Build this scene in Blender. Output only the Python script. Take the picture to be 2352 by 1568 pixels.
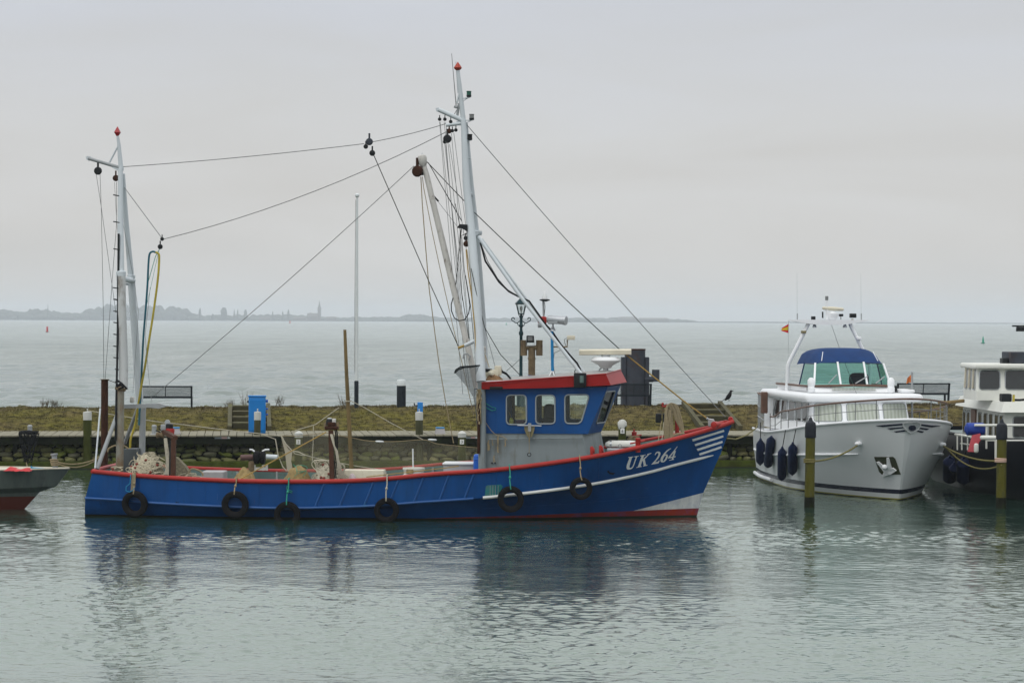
import bpy, bmesh, math, random
import numpy as np
from mathutils import Vector, Matrix
from mathutils.bvhtree import BVHTree
from mathutils.geometry import tessellate_polygon

for o in list(bpy.data.objects):
    bpy.data.objects.remove(o, do_unlink=True)
SC = bpy.context.scene
COL = SC.collection
R = random.Random(7)
rad = math.radians

# ------------------------------------------------------------------ camera
FPX, CX, CY, ROLL, CAMZ = 6000.0, 1176.0, 734.0, 0.0038, 4.5   # focal length and principal point in a 2352 x 1568 frame
cs, sn = math.cos(ROLL), math.sin(ROLL)
cd = bpy.data.cameras.new('camera')
cam = bpy.data.objects.new('camera', cd)
COL.objects.link(cam)
cd.sensor_width = 36.0
cd.lens = FPX / 2352.0 * 36.0
cd.shift_y = (CY - 784.0) / 2352.0
cd.clip_start = 0.5
cd.clip_end = 60000.0
cam.matrix_world = Matrix(((cs, -sn, 0, 0), (0, 0, -1, 0), (sn, cs, 0, CAMZ), (0, 0, 0, 1)))
SC.camera = cam
CAM = Vector((0, 0, CAMZ))

# ------------------------------------------------------------------ light
SUN_EL, SUN_AZ = rad(56), rad(212)        # azimuth measured from +Y towards +X
world = bpy.data.worlds.new('World')
SC.world = world
world.use_nodes = True
nt = world.node_tree
nt.nodes.clear()
W_ = nt.nodes.new
out = W_('ShaderNodeOutputWorld')
bg = W_('ShaderNodeBackground')
sky = W_('ShaderNodeTexSky')
sky.sky_type = 'NISHITA'
sky.sun_disc = False
sky.sun_elevation = SUN_EL
sky.sun_rotation = SUN_AZ
sky.air_density = 1.0
sky.dust_density = 4.0
skyb = W_('ShaderNodeVectorMath'); skyb.operation = 'SCALE'; skyb.inputs['Scale'].default_value = 0.09
nt.links.new(sky.outputs[0], skyb.inputs[0])
tc = W_('ShaderNodeTexCoord')
sep = W_('ShaderNodeSeparateXYZ')
nt.links.new(tc.outputs['Generated'], sep.inputs[0])
mp = W_('ShaderNodeMapping'); mp.inputs['Scale'].default_value = (5.0, 5.0, 24.0); mp.inputs['Rotation'].default_value = (0.0, 0.16, 0.0)
nt.links.new(tc.outputs['Generated'], mp.inputs[0])
nz = W_('ShaderNodeTexNoise'); nz.inputs['Scale'].default_value = 1.0; nz.inputs['Detail'].default_value = 5.0; nz.inputs['Roughness'].default_value = 0.5; nz.inputs['Distortion'].default_value = 0.6
nt.links.new(mp.outputs[0], nz.inputs['Vector'])
ramp = W_('ShaderNodeValToRGB')           # overcast layer: warm near the horizon, cooler and brighter upward
el = ramp.color_ramp.elements
el[0].position = 0.0; el[0].color = (0.605, 0.592, 0.570, 1)
el[1].position = 1.0; el[1].color = (1.22, 1.25, 1.27, 1)
for pos, c in ((0.035, (0.61, 0.598, 0.58)), (0.075, (0.605, 0.606, 0.605)), (0.125, (0.572, 0.592, 0.635)), (0.3, (0.80, 0.82, 0.83)), (0.6, (1.05, 1.07, 1.08))):
    e = ramp.color_ramp.elements.new(pos); e.color = c + (1,)
adds = W_('ShaderNodeMath'); adds.operation = 'MULTIPLY_ADD'
subn = W_('ShaderNodeMath'); subn.operation = 'SUBTRACT'; subn.inputs[1].default_value = 0.5
nt.links.new(nz.outputs['Fac'], subn.inputs[0])
nt.links.new(subn.outputs[0], adds.inputs[0]); adds.inputs[1].default_value = 0.10
nt.links.new(sep.outputs['Z'], adds.inputs[2])
nt.links.new(adds.outputs[0], ramp.inputs['Fac'])
br = W_('ShaderNodeMath'); br.operation = 'MULTIPLY_ADD'; br.inputs[1].default_value = 0.24; br.inputs[2].default_value = 0.88
nt.links.new(nz.outputs['Fac'], br.inputs[0])
cl = W_('ShaderNodeVectorMath'); cl.operation = 'SCALE'
nt.links.new(ramp.outputs[0], cl.inputs[0]); nt.links.new(br.outputs[0], cl.inputs['Scale'])
mx = W_('ShaderNodeMix'); mx.data_type = 'RGBA'; mx.inputs['Factor'].default_value = 0.93
nt.links.new(skyb.outputs[0], mx.inputs['A']); nt.links.new(cl.outputs[0], mx.inputs['B'])
nt.links.new(mx.outputs['Result'], bg.inputs['Color'])
bg.inputs['Strength'].default_value = 1.0
nt.links.new(bg.outputs[0], out.inputs[0])

sd = bpy.data.lights.new('sun', 'SUN')
sd.energy = 0.85
sd.angle = rad(25)
sd.color = (1.0, 0.96, 0.90)
sun = bpy.data.objects.new('sun', sd)
COL.objects.link(sun)
sdir = Vector((math.sin(SUN_AZ) * math.cos(SUN_EL), math.cos(SUN_AZ) * math.cos(SUN_EL), math.sin(SUN_EL)))
sun.rotation_euler = sdir.to_track_quat('Z', 'Y').to_euler()
sun.location = sdir * 80

SC.view_settings.view_transform = 'Standard'
SC.view_settings.look = 'None'
SC.view_settings.exposure = 0.13
SC.view_settings.gamma = 1.0
SC.render.engine = 'CYCLES'
SC.cycles.use_denoising = True
SC.cycles.max_bounces = 8
SC.cycles.transparent_max_bounces = 16
SC.cycles.volume_bounces = 1
SC.cycles.caustics_reflective = False
SC.cycles.caustics_refractive = False

# ------------------------------------------------------------------ pixel geometry of the 2352-wide picture
REG = {'A': (300, 450, 1.96), 'B': (0, 1450, 2.24), 'C': (700, 1450, 2.24), 'D': (1300, 1450, 2.24), 'E': (1900, 1450, 2.24),
       'G': (2400, 1550, 2.6138), 'H': (2950, 1150, 1.7429), 'I': (3500, 1250, 1.9597), 'J': (1400, 200, 2.6133),
       'K': (1600, 700, 1.7425), 'L': (0, 1150, 1.568), 'N': (1800, 1400, 2.6133), 'O': (2100, 1150, 3.92),
       'Q': (2300, 1600, 3.92), 'S': (3000, 1500, 3.6185), 'T': (3000, 1180, 4.48), 'U': (3700, 1350, 3.919), 'V': (430, 1640, 5.2275)}
def q(r, a, b):
    x0, y0, s = REG[r]
    return ((x0 + a / s) / 1.7415, (y0 + b / s) / 1.7415)
def ray(p):
    dx, dy = p[0] - CX, p[1] - CY
    return Vector(((dx * cs + dy * sn) / FPX, 1.0, -(-dx * sn + dy * cs) / FPX))
def W(p, Y):
    return CAM + ray(p) * Y
class Frame:
    def __init__(s, o, ang):
        s.o = Vector(o); s.ang = ang
        s.e = (Vector((math.cos(ang), math.sin(ang), 0)), Vector((-math.sin(ang), math.cos(ang), 0)), Vector((0, 0, 1)))
    def loc(s, w):
        d = w - s.o
        return Vector([d.dot(e) for e in s.e])
    def vec(s, v):
        return Vector([v.dot(e) for e in s.e])
    def hit(s, p, axis, val):
        d = ray(p); n = s.e[axis]
        t = (val - (CAM - s.o).dot(n)) / d.dot(n)
        return s.loc(CAM + d * t)

def catmull(pts, n):
    P = [np.array(p, float) for p in pts]
    P = [2 * P[0] - P[1]] + P + [2 * P[-1] - P[-2]]
    res = []
    m = len(P) - 3
    for k in range(n):
        u = k / (n - 1) * m
        i = min(int(u), m - 1); f = u - i
        a, b, c, d = P[i:i + 4]
        res.append(0.5 * ((2 * b) + (c - a) * f + (2 * a - 5 * b + 4 * c - d) * f * f + (3 * b - a - 3 * c + d) * f ** 3))
    return res
def smooth_fn(pts):
    xs = np.array([p[0] for p in pts]); ys = np.array([p[1] for p in pts])
    h = np.diff(xs); dl = np.diff(ys) / h
    m = np.zeros(len(xs)); m[0] = dl[0]; m[-1] = dl[-1]
    for i in range(1, len(xs) - 1):
        m[i] = 0 if dl[i - 1] * dl[i] <= 0 else 2 / (1 / dl[i - 1] + 1 / dl[i])
    def f(x):
        x = min(max(x, xs[0]), xs[-1])
        i = min(int(np.searchsorted(xs, x, side='right')) - 1, len(h) - 1)
        t = (x - xs[i]) / h[i]
        return float((1 + 2 * t) * (1 - t) ** 2 * ys[i] + t * (1 - t) ** 2 * h[i] * m[i] + t * t * (3 - 2 * t) * ys[i + 1] + t * t * (t - 1) * h[i] * m[i + 1])
    return f

# ------------------------------------------------------------------ mesh builder
class MB:
    def __init__(s):
        s.v = []; s.f = []
    def add(s, vs, fs):
        k = len(s.v)
        s.v += [tuple(x) for x in vs]
        s.f += [tuple(i + k for i in f) for f in fs]
        return s
    def hexa(s, p):     # p: 4 bottom, 4 top, same winding
        return s.add(p, [(0, 3, 2, 1), (4, 5, 6, 7), (0, 1, 5, 4), (1, 2, 6, 5), (2, 3, 7, 6), (3, 0, 4, 7)])
    def box(s, c, d, rz=0.0):
        x, y, z = d[0] / 2, d[1] / 2, d[2] / 2
        m = Matrix.Rotation(rz, 3, 'Z'); c = Vector(c)
        return s.hexa([c + m @ Vector(k) for k in ((-x, -y, -z), (x, -y, -z), (x, y, -z), (-x, y, -z), (-x, -y, z), (x, -y, z), (x, y, z), (-x, y, z))])
    def bar(s, a, b, w, h, up=(0, 0, 1)):
        a, b = Vector(a), Vector(b); d = (b - a).normalized()
        u = Vector(up)
        if abs(d.dot(u)) > 0.95: u = Vector((0, 1, 0))
        r = d.cross(u).normalized(); u = r.cross(d)
        k = [(-1, -1), (1, -1), (1, 1), (-1, 1)]
        return s.hexa([a + r * (i * w / 2) + u * (j * h / 2) for i, j in k] + [b + r * (i * w / 2) + u * (j * h / 2) for i, j in k])
    def tube(s, pts, r, n=6, closed=False, caps=True):
        P = [Vector(p) for p in pts]; m = len(P)
        rr = r if isinstance(r, (list, tuple)) else [r] * m
        T = []
        for i in range(m):
            a = P[(i - 1) % m] if (closed or i > 0) else P[i]
            b = P[(i + 1) % m] if (closed or i < m - 1) else P[i]
            d = b - a
            T.append(d.normalized() if d.length > 1e-9 else Vector((0, 0, 1)))
        u = T[0].orthogonal().normalized()
        vs = []
        for i in range(m):
            u = u - T[i] * u.dot(T[i])
            u = u.normalized() if u.length > 1e-6 else T[i].orthogonal().normalized()
            w = T[i].cross(u)
            for k in range(n):
                a = 2 * math.pi * k / n
                vs.append(P[i] + (u * math.cos(a) + w * math.sin(a)) * rr[i])
        fs = []
        for i in range(m if closed else m - 1):
            j = (i + 1) % m
            for k in range(n):
                l = (k + 1) % n
                fs.append((i * n + k, i * n + l, j * n + l, j * n + k))
        if caps and not closed:
            fs.append(tuple(range(n))[::-1]); fs.append(tuple((m - 1) * n + k for k in range(n)))
        return s.add(vs, fs)
    def cyl(s, a, b, r0, r1=None, n=14):
        return s.tube([a, b], [r0, r0 if r1 is None else r1], n)
    def lathe(s, prof, c=(0, 0, 0), n=20, ax=(0, 0, 1)):
        ax = Vector(ax).normalized(); u = ax.orthogonal().normalized(); w = ax.cross(u); c = Vector(c)
        vs = []; fs = []
        for r, z in prof:
            for k in range(n):
                a = 2 * math.pi * k / n
                vs.append(c + ax * z + (u * math.cos(a) + w * math.sin(a)) * max(r, 1e-4))
        for i in range(len(prof) - 1):
            for k in range(n):
                l = (k + 1) % n
                fs.append((i * n + k, i * n + l, (i + 1) * n + l, (i + 1) * n + k))
        fs.append(tuple(range(n))[::-1]); fs.append(tuple((len(prof) - 1) * n + k for k in range(n)))
        return s.add(vs, fs)
    def ellip(s, c, r, nu=12, nv=8):
        prof = [(math.sin(math.pi * i / nv), -math.cos(math.pi * i / nv)) for i in range(nv + 1)]
        k = len(s.v); s.lathe(prof, (0, 0, 0), nu)
        for i in range(k, len(s.v)):
            x, y, z = s.v[i]; s.v[i] = (c[0] + x * r[0], c[1] + y * r[1], c[2] + z * r[2])
        return s
    def torus(s, c, ax, RR, r, nR=28, nr=8, flat=1.0):
        ax = Vector(ax).normalized(); u = ax.orthogonal().normalized(); w = ax.cross(u); c = Vector(c)
        vs = []; fs = []
        for i in range(nR):
            a = 2 * math.pi * i / nR; d = u * math.cos(a) + w * math.sin(a)
            for k in range(nr):
                b = 2 * math.pi * k / nr
                cc, ss = math.cos(b), math.sin(b)
                vs.append(c + d * (RR + r * cc) + ax * (r * flat * ss))
        for i in range(nR):
            j = (i + 1) % nR
            for k in range(nr):
                l = (k + 1) % nr
                fs.append((i * nr + k, i * nr + l, j * nr + l, j * nr + k))
        return s.add(vs, fs)
    def plate(s, polys, thick):      # polys: outer + holes as 3D points (coplanar); extruded along thick vector
        th = Vector(thick)
        L = [[Vector(p) for p in poly] for poly in polys]
        flat = [p for poly in L for p in poly]; n = len(flat)
        tris = tessellate_polygon(L)
        fs = [tuple(t) for t in tris] + [tuple(i + n for i in t)[::-1] for t in tris]
        k = 0
        for poly in L:
            m = len(poly)
            for i in range(m):
                j = (i + 1) % m
                fs.append((k + i, k + j, n + k + j, n + k + i))
            k += m
        return s.add(flat + [p + th for p in flat], fs)
    def rbox(s, lo, hi, r, seg=3):
        bm = bmesh.new()
        bmesh.ops.create_cube(bm, size=1.0)
        for v in bm.verts:
            v.co = Vector([lo[i] + (v.co[i] + .5) * (hi[i] - lo[i]) for i in range(3)])
        bmesh.ops.bevel(bm, geom=bm.edges[:], offset=r, segments=seg, affect='EDGES', profile=0.5)
        bm.verts.index_update()
        s.add([v.co[:] for v in bm.verts], [tuple(v.index for v in f.verts) for f in bm.faces])
        bm.free()
        return s
    def build(s, name, mat, parent=None, smooth=True, ang=35, fix=True):
        me = bpy.data.meshes.new(name)
        me.from_pydata([tuple(v) for v in s.v], [], s.f)
        if fix:
            bm = bmesh.new(); bm.from_mesh(me)
            bmesh.ops.recalc_face_normals(bm, faces=bm.faces)
            bm.to_mesh(me); bm.free()
        me.materials.append(mat)
        if smooth:
            me.polygons.foreach_set('use_smooth', [True] * len(me.polygons))
            me.set_sharp_from_angle(angle=rad(ang))
        o = bpy.data.objects.new(name, me)
        COL.objects.link(o)
        if parent is not None: o.parent = parent
        return o
def tag(o, label=None, cat=None, group=None, kind=None):
    if label: o['label'] = label
    if cat: o['category'] = cat
    if group: o['group'] = group
    if kind: o['kind'] = kind
    return o
def empty(name, loc=(0, 0, 0), rz=0.0, label=None, cat=None, group=None):
    o = bpy.data.objects.new(name, None)
    COL.objects.link(o)
    o.location = loc; o.rotation_euler = (0, 0, rz); o.empty_display_size = 0.3
    return tag(o, label, cat, group)
def inst(name, me, parent, loc=(0, 0, 0), rot=(0, 0, 0), scl=(1, 1, 1)):
    o = bpy.data.objects.new(name, me)
    COL.objects.link(o); o.parent = parent
    o.location = loc; o.rotation_euler = rot; o.scale = scl
    return o
def rounded(poly, r, seg=5):
    P = [np.array(p, float) for p in poly]; n = len(P); res = []
    for i in range(n):
        a, b, c = P[i - 1], P[i], P[(i + 1) % n]
        da, dc = a - b, c - b
        la, lc = np.linalg.norm(da), np.linalg.norm(dc)
        rr = min(r, la * .45, lc * .45)
        p0, p1 = b + da / la * rr, b + dc / lc * rr
        for k in range(seg + 1):
            t = k / seg
            res.append((1 - t) ** 2 * p0 + 2 * t * (1 - t) * b + t * t * p1)
    return [tuple(p) for p in res]

# ------------------------------------------------------------------ materials
def mat(name, base, rough=0.5, metal=0.0, var=0.12, scale=3.0, bump=0.0, bscale=40.0, dirt=None, damt=0.5, dscale=2.0, streak=1.0, spec=0.3):
    m = bpy.data.materials.new(name); m.use_nodes = True
    t = m.node_tree; b = t.nodes['Principled BSDF']
    b.inputs['Roughness'].default_value = rough; b.inputs['Metallic'].default_value = metal
    b.inputs['Specular IOR Level'].default_value = spec
    c = t.nodes.new('ShaderNodeTexCoord')
    mpn = t.nodes.new('ShaderNodeMapping'); mpn.inputs['Scale'].default_value = (1, 1, streak)
    t.links.new(c.outputs['Object'], mpn.inputs[0])
    n = t.nodes.new('ShaderNodeTexNoise'); n.inputs['Scale'].default_value = scale; n.inputs['Detail'].default_value = 6; n.inputs['Roughness'].default_value = 0.6
    t.links.new(mpn.outputs[0], n.inputs['Vector'])
    rp = t.nodes.new('ShaderNodeValToRGB')
    rp.color_ramp.elements[0].position = 0.3; rp.color_ramp.elements[1].position = 0.7
    rp.color_ramp.elements[0].color = tuple(x * (1 - var) for x in base) + (1,)
    rp.color_ramp.elements[1].color = tuple(min(1, x * (1 + var)) for x in base) + (1,)
    t.links.new(n.outputs['Fac'], rp.inputs[0])
    res = rp.outputs[0]
    if dirt:
        n2 = t.nodes.new('ShaderNodeTexNoise'); n2.inputs['Scale'].default_value = dscale; n2.inputs['Detail'].default_value = 8; n2.inputs['Roughness'].default_value = 0.7
        t.links.new(mpn.outputs[0], n2.inputs['Vector'])
        r2 = t.nodes.new('ShaderNodeValToRGB')
        r2.color_ramp.elements[0].position = 0.72 - 0.4 * damt; r2.color_ramp.elements[1].position = 0.86 - 0.3 * damt
        t.links.new(n2.outputs['Fac'], r2.inputs[0])
        mxn = t.nodes.new('ShaderNodeMix'); mxn.data_type = 'RGBA'
        t.links.new(r2.outputs[0], mxn.inputs['Factor']); t.links.new(res, mxn.inputs['A'])
        mxn.inputs['B'].default_value = tuple(dirt) + (1,)
        res = mxn.outputs['Result']
    t.links.new(res, b.inputs['Base Color'])
    if bump:
        n3 = t.nodes.new('ShaderNodeTexNoise'); n3.inputs['Scale'].default_value = bscale; n3.inputs['Detail'].default_value = 5
        t.links.new(c.outputs['Object'], n3.inputs['Vector'])
        bp = t.nodes.new('ShaderNodeBump'); bp.inputs['Strength'].default_value = bump; bp.inputs['Distance'].default_value = 0.02
        t.links.new(n3.outputs['Fac'], bp.inputs['Height']); t.links.new(bp.outputs[0], b.inputs['Normal'])
    return m
def glass(name, tint, refl=0.12, rough=0.02):
    m = bpy.data.materials.new(name); m.use_nodes = True
    t = m.node_tree; t.nodes.clear()
    o = t.nodes.new('ShaderNodeOutputMaterial')
    tr = t.nodes.new('ShaderNodeBsdfTransparent'); tr.inputs[0].default_value = tuple(tint) + (1,)
    gl = t.nodes.new('ShaderNodeBsdfGlossy'); gl.inputs['Roughness'].default_value = rough
    fr = t.nodes.new('ShaderNodeFresnel'); fr.inputs[0].default_value = 1.45
    a = t.nodes.new('ShaderNodeMath'); a.operation = 'ADD'; a.inputs[1].default_value = refl
    t.links.new(fr.outputs[0], a.inputs[0])
    ms = t.nodes.new('ShaderNodeMixShader')
    t.links.new(a.outputs[0], ms.inputs[0]); t.links.new(tr.outputs[0], ms.inputs[1]); t.links.new(gl.outputs[0], ms.inputs[2])
    t.links.new(ms.outputs[0], o.inputs[0])
    return m
def netmat(name, col, alpha):
    m = bpy.data.materials.new(name); m.use_nodes = True
    t = m.node_tree; b = t.nodes['Principled BSDF']
    b.inputs['Base Color'].default_value = tuple(col) + (1,); b.inputs['Roughness'].default_value = 0.9
    b.inputs['Alpha'].default_value = alpha
    return m

M = {}
M['red'] = mat('red_paint', (0.34, 0.019, 0.015), 0.42, var=.14, scale=2.5, dirt=(0.22, 0.03, 0.02), damt=.25, dscale=5, bump=.05)
M['redroof'] = mat('roof_red_paint', (0.32, 0.010, 0.010), 0.38, var=.1, scale=1.2, dirt=(0.25, 0.012, 0.012), damt=.3, dscale=2)
M['bluehouse'] = mat('wheelhouse_blue', (0.004, 0.060, 0.215), 0.4, spec=.18, var=.12, scale=1.5, dirt=(0.01, 0.045, 0.13), damt=.35, dscale=1.6, streak=.4)
M['greyhouse'] = mat('wheelhouse_grey', (0.205, 0.24, 0.25), 0.5, var=.09, scale=2, dirt=(0.12, 0.115, 0.09), damt=.42, dscale=3.5, streak=.22)
M['white'] = mat('white_paint', (0.72, 0.74, 0.75), 0.4, var=.05, scale=2, dirt=(0.45, 0.44, 0.40), damt=.2, dscale=6)
M['lettering'] = mat('lettering_white', (0.82, 0.83, 0.82), 0.45, var=.04, scale=4, dirt=(.6, .6, .58), damt=.2, dscale=5)
M['mast'] = mat('mast_white', (0.55, 0.60, 0.63), 0.42, var=.08, scale=2, dirt=(0.38, 0.38, 0.36), damt=.3, dscale=3, streak=.3)
M['mastdirty'] = mat('mast_dirty', (0.46, 0.48, 0.48), 0.45, var=.12, scale=2, dirt=(0.16, 0.13, 0.10), damt=.5, dscale=2.2, streak=.35)
M['boom'] = mat('boom_white_rusty', (0.50, 0.49, 0.46), 0.55, var=.12, scale=4, dirt=(0.10, 0.06, 0.04), damt=.42, dscale=9, streak=.45)
M['rustpipe'] = mat('rusty_pipe', (0.24, 0.24, 0.20), 0.6, var=.2, scale=3, dirt=(0.17, 0.085, 0.03), damt=.72, dscale=2.2, streak=.5)
M['greypipe'] = mat('grey_pipe', (0.30, 0.32, 0.33), 0.5, var=.12, scale=4, dirt=(0.18, 0.17, 0.15), damt=.35, dscale=4, streak=.4)
M['darkrust'] = mat('dark_rust', (0.045, 0.018, 0.010), 0.7, var=.4, scale=6, bump=.2, spec=.12)
M['brown'] = mat('brown_post', (0.075, 0.035, 0.022), 0.6, var=.25, scale=5, bump=.15, spec=.12)
M['exhaust'] = mat('exhaust_rust', (0.17, 0.125, 0.07), 0.75, var=.3, scale=5, dirt=(0.06, 0.035, 0.02), damt=.5, dscale=4)
M['black'] = mat('black_rubber', (0.007, 0.007, 0.008), 0.75, var=.3, scale=8, bump=.25, bscale=30, spec=.12)
M['blackmetal'] = mat('black_metal', (0.015, 0.017, 0.019), 0.45, var=.2, spec=.12)
M['wire'] = mat('wire_steel', (0.17, 0.18, 0.18), 0.5, metal=.2, var=.2)
M['wiredark'] = mat('wire_dark', (0.03, 0.035, 0.03), 0.6, var=.2, spec=.12)
M['cable'] = mat('cable_black', (0.01, 0.011, 0.013), 0.6, var=.2, spec=.12)
M['rope'] = mat('rope_beige', (0.28, 0.235, 0.145), 0.9, var=.18, scale=30, bump=.4, bscale=150)
M['ropeold'] = mat('rope_old', (0.30, 0.24, 0.14), 0.9, var=.25, scale=20, bump=.4, bscale=150)
M['ropetan'] = mat('rope_tan', (0.36, 0.24, 0.07), 0.85, var=.2, scale=20)
M['ropegreen'] = mat('rope_green', (0.03, 0.28, 0.20), 0.85, var=.2, scale=20)
M['ropeblue'] = mat('rope_blue', (0.02, 0.22, 0.40), 0.85, var=.2, scale=20)
M['ropewhite'] = mat('rope_white', (0.46, 0.43, 0.34), 0.9, var=.15, scale=25, bump=.3, bscale=150)
M['ropepale'] = mat('rope_pale', (0.47, 0.43, 0.32), 0.9, var=.2, scale=25)
M['netheap'] = mat('net_heap', (0.21, 0.19, 0.13), 0.95, var=.45, scale=22, bump=1.0, bscale=60, dirt=(0.12, 0.11, 0.08), damt=.5, dscale=18)
M['netbrown'] = mat('net_brown', (0.26, 0.19, 0.08), 0.95, var=.3, scale=12, bump=.8, bscale=50, dirt=(0.14, 0.11, 0.05), damt=.4, dscale=9)
M['net'] = netmat('gill_net', (0.40, 0.37, 0.26), 0.19)
M['netdense'] = netmat('net_strip', (0.46, 0.42, 0.32), 0.82)
M['netblack'] = netmat('landing_net_black', (0.10, 0.11, 0.12), 0.38)
M['float'] = mat('float_redbrown', (0.20, 0.045, 0.03), 0.7, var=.25, scale=20)
M['deck'] = mat('deck_grey', (0.16, 0.20, 0.19), 0.6, var=.2, scale=3, dirt=(0.08, 0.09, 0.08), damt=.4, dscale=3)
M['inner'] = mat('bulwark_inner', (0.13, 0.20, 0.19), 0.6, var=.2, scale=3, dirt=(0.10, 0.09, 0.07), damt=.4, dscale=3)
M['bluebarrel'] = mat('blue_plastic', (0.01, 0.10, 0.48), 0.4, var=.1)
M['bluecab'] = mat('blue_cabinet', (0.006, 0.17, 0.50), 0.45, var=.08)
M['bluepole'] = mat('blue_pole', (0.01, 0.20, 0.46), 0.45, var=.08)
M['cream'] = mat('cream_plastic', (0.62, 0.58, 0.46), 0.5, var=.1, scale=4, dirt=(0.40, 0.36, 0.26), damt=.35, dscale=4)
M['greybox'] = mat('grey_box', (0.36, 0.35, 0.36), 0.6, var=.12, scale=4, dirt=(0.25, 0.23, 0.23), damt=.4, dscale=5)
M['pink'] = mat('pinkish_cloth', (0.50, 0.42, 0.44), 0.9, var=.12, scale=8, bump=.5)
M['silver'] = mat('silver_lamp', (0.42, 0.44, 0.46), 0.3, metal=.6, var=.05)
M['lampglass'] = mat('lamp_front_glass', (0.18, 0.19, 0.19), 0.1, var=.1)
M['khaki'] = mat('anchor_khaki', (0.22, 0.19, 0.10), 0.7, var=.2, scale=8)
M['orange'] = mat('raft_maroon', (0.16, 0.015, 0.018), 0.5, var=.1)
M['glassclear'] = glass('wheelhouse_glass', (0.94, 0.97, 0.95), 0.0)
M['glassteal'] = glass('teal_glass', (0.30, 0.60, 0.52), -0.03)
M['glassdark'] = mat('dark_window', (0.012, 0.015, 0.016), 0.06, var=.3, spec=.6)
M['rubberframe'] = mat('window_rubber', (0.28, 0.32, 0.34), 0.5, var=.1)
M['wood'] = mat('weathered_planks', (0.22, 0.205, 0.15), 0.85, var=.2, scale=2, bump=.3, dirt=(0.16, 0.17, 0.10), damt=.42, dscale=3)
M['darkwood'] = mat('shaded_wet_timber', (0.008, 0.010, 0.005), 0.7, var=.4, scale=4, dirt=(0.016, 0.026, 0.004), damt=.5, dscale=2.5, bump=.3, spec=.12)  # wet timber, darkened further to put the under-deck shade into the colour
M['pole'] = mat('pole_wood', (0.17, 0.12, 0.05), 0.85, var=.3, scale=6, streak=.2, dirt=(0.06, 0.05, 0.02), damt=.4, dscale=4)
M['stair'] = mat('stair_wood', (0.070, 0.064, 0.033), 0.85, var=.25, scale=4, dirt=(0.12, 0.13, 0.03), damt=.5, dscale=3)
M['stairdark'] = mat('stair_riser', (0.045, 0.042, 0.022), 0.85, var=.3, scale=4, spec=.12)
M['pilegreen'] = mat('mossy_pile', (0.044, 0.052, 0.009), 0.75, var=.35, scale=5, streak=.35, dirt=(0.035, 0.040, 0.012), damt=.5, dscale=4, bump=.3, spec=.12)
M['pileyellow'] = mat('yellow_lichen_pile', (0.105, 0.100, 0.014), 0.75, var=.4, scale=7, streak=.3, dirt=(0.045, 0.046, 0.022), damt=.68, dscale=7, bump=.5, spec=.12)
M['piledark'] = mat('dark_pile', (0.060, 0.062, 0.032), 0.75, var=.4, scale=6, streak=.4, dirt=(0.12, 0.12, 0.05), damt=.4, dscale=4, bump=.3, spec=.12)
M['pilecap'] = mat('pile_cap_dark', (0.022, 0.025, 0.032), 0.5, var=.2, scale=4, spec=.12)
M['capwhite'] = mat('pile_cap_white', (0.50, 0.51, 0.48), 0.5, var=.08, scale=6, dirt=(0.40, 0.36, 0.28), damt=.3, dscale=8)
M['plate'] = mat('number_plate', (0.75, 0.75, 0.73), 0.5, var=.05)
M['ink'] = mat('number_ink', (0.02, 0.03, 0.03), 0.6, var=.1)
M['steel'] = mat('dark_steel_pile', (0.045, 0.052, 0.066), 0.6, var=.2, scale=2, dirt=(0.055, 0.03, 0.025), damt=.45, dscale=1.6, spec=.12)
M['bench'] = mat('bench_metal', (0.016, 0.022, 0.028), 0.5, var=.15, spec=.12)
M['lamp'] = mat('lamp_post_paint', (0.010, 0.035, 0.042), 0.4, var=.15, spec=.12)
M['lampglow'] = glass('lantern_glass', (0.86, 0.88, 0.87), 0.02)
M['flagpole'] = mat('flagpole_white', (0.62, 0.67, 0.68), 0.4, var=.05)
M['stone'] = []
for i, c in enumerate(((0.16, 0.16, 0.065), (0.115, 0.125, 0.05), (0.20, 0.185, 0.085), (0.14, 0.138, 0.09), (0.12, 0.145, 0.025))):
    M['stone'].append(mat('stone_%d' % i, c, 0.85, var=.3, scale=5, bump=.5, bscale=14, dirt=(0.075, 0.098, 0.010), damt=.5, dscale=3.5))
M['ystone'] = mat('pale_edge_stone', (0.24, 0.23, 0.10), 0.85, var=.2, scale=5, bump=.4)
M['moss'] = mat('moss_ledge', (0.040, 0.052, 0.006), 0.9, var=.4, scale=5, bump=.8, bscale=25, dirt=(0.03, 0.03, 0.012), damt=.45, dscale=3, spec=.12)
M['skiff'] = mat('skiff_grey', (0.085, 0.105, 0.095), 0.5, var=.2, scale=5, streak=.12, dirt=(0.05, 0.055, 0.05), damt=.4, dscale=3)
M['skiffdeck'] = mat('skiff_deck', (0.52, 0.49, 0.40), 0.6, var=.1, scale=3)
M['skiffred'] = mat('antifouling_red', (0.20, 0.03, 0.012), 0.6, var=.25, scale=4)
M['redcloth'] = mat('red_tarpaulin', (0.48, 0.03, 0.035), 0.6, var=.2, scale=5)
M['yachtwhite'] = mat('yacht_white', (0.78, 0.80, 0.82), 0.3, var=.03, scale=1.5)
M['navyfender'] = mat('navy_fender', (0.012, 0.020, 0.060), 0.55, var=.2, scale=6, spec=.12)
M['canvas'] = mat('blue_canvas', (0.003, 0.032, 0.125), 0.8, var=.15, scale=3, bump=.15)
M['curtain'] = None
M['railwood'] = mat('teak_rail', (0.12, 0.065, 0.045), 0.45, var=.2, scale=6)
M['chrome'] = mat('stainless', (0.42, 0.45, 0.46), 0.25, metal=.7, var=.05)
M['navy'] = mat('navy_mark', (0.008, 0.012, 0.035), 0.4, var=.1)
M['bargeblack'] = mat('barge_black', (0.0025, 0.0035, 0.007), 0.4, var=.3, scale=3, bump=.05, spec=.12)
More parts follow.
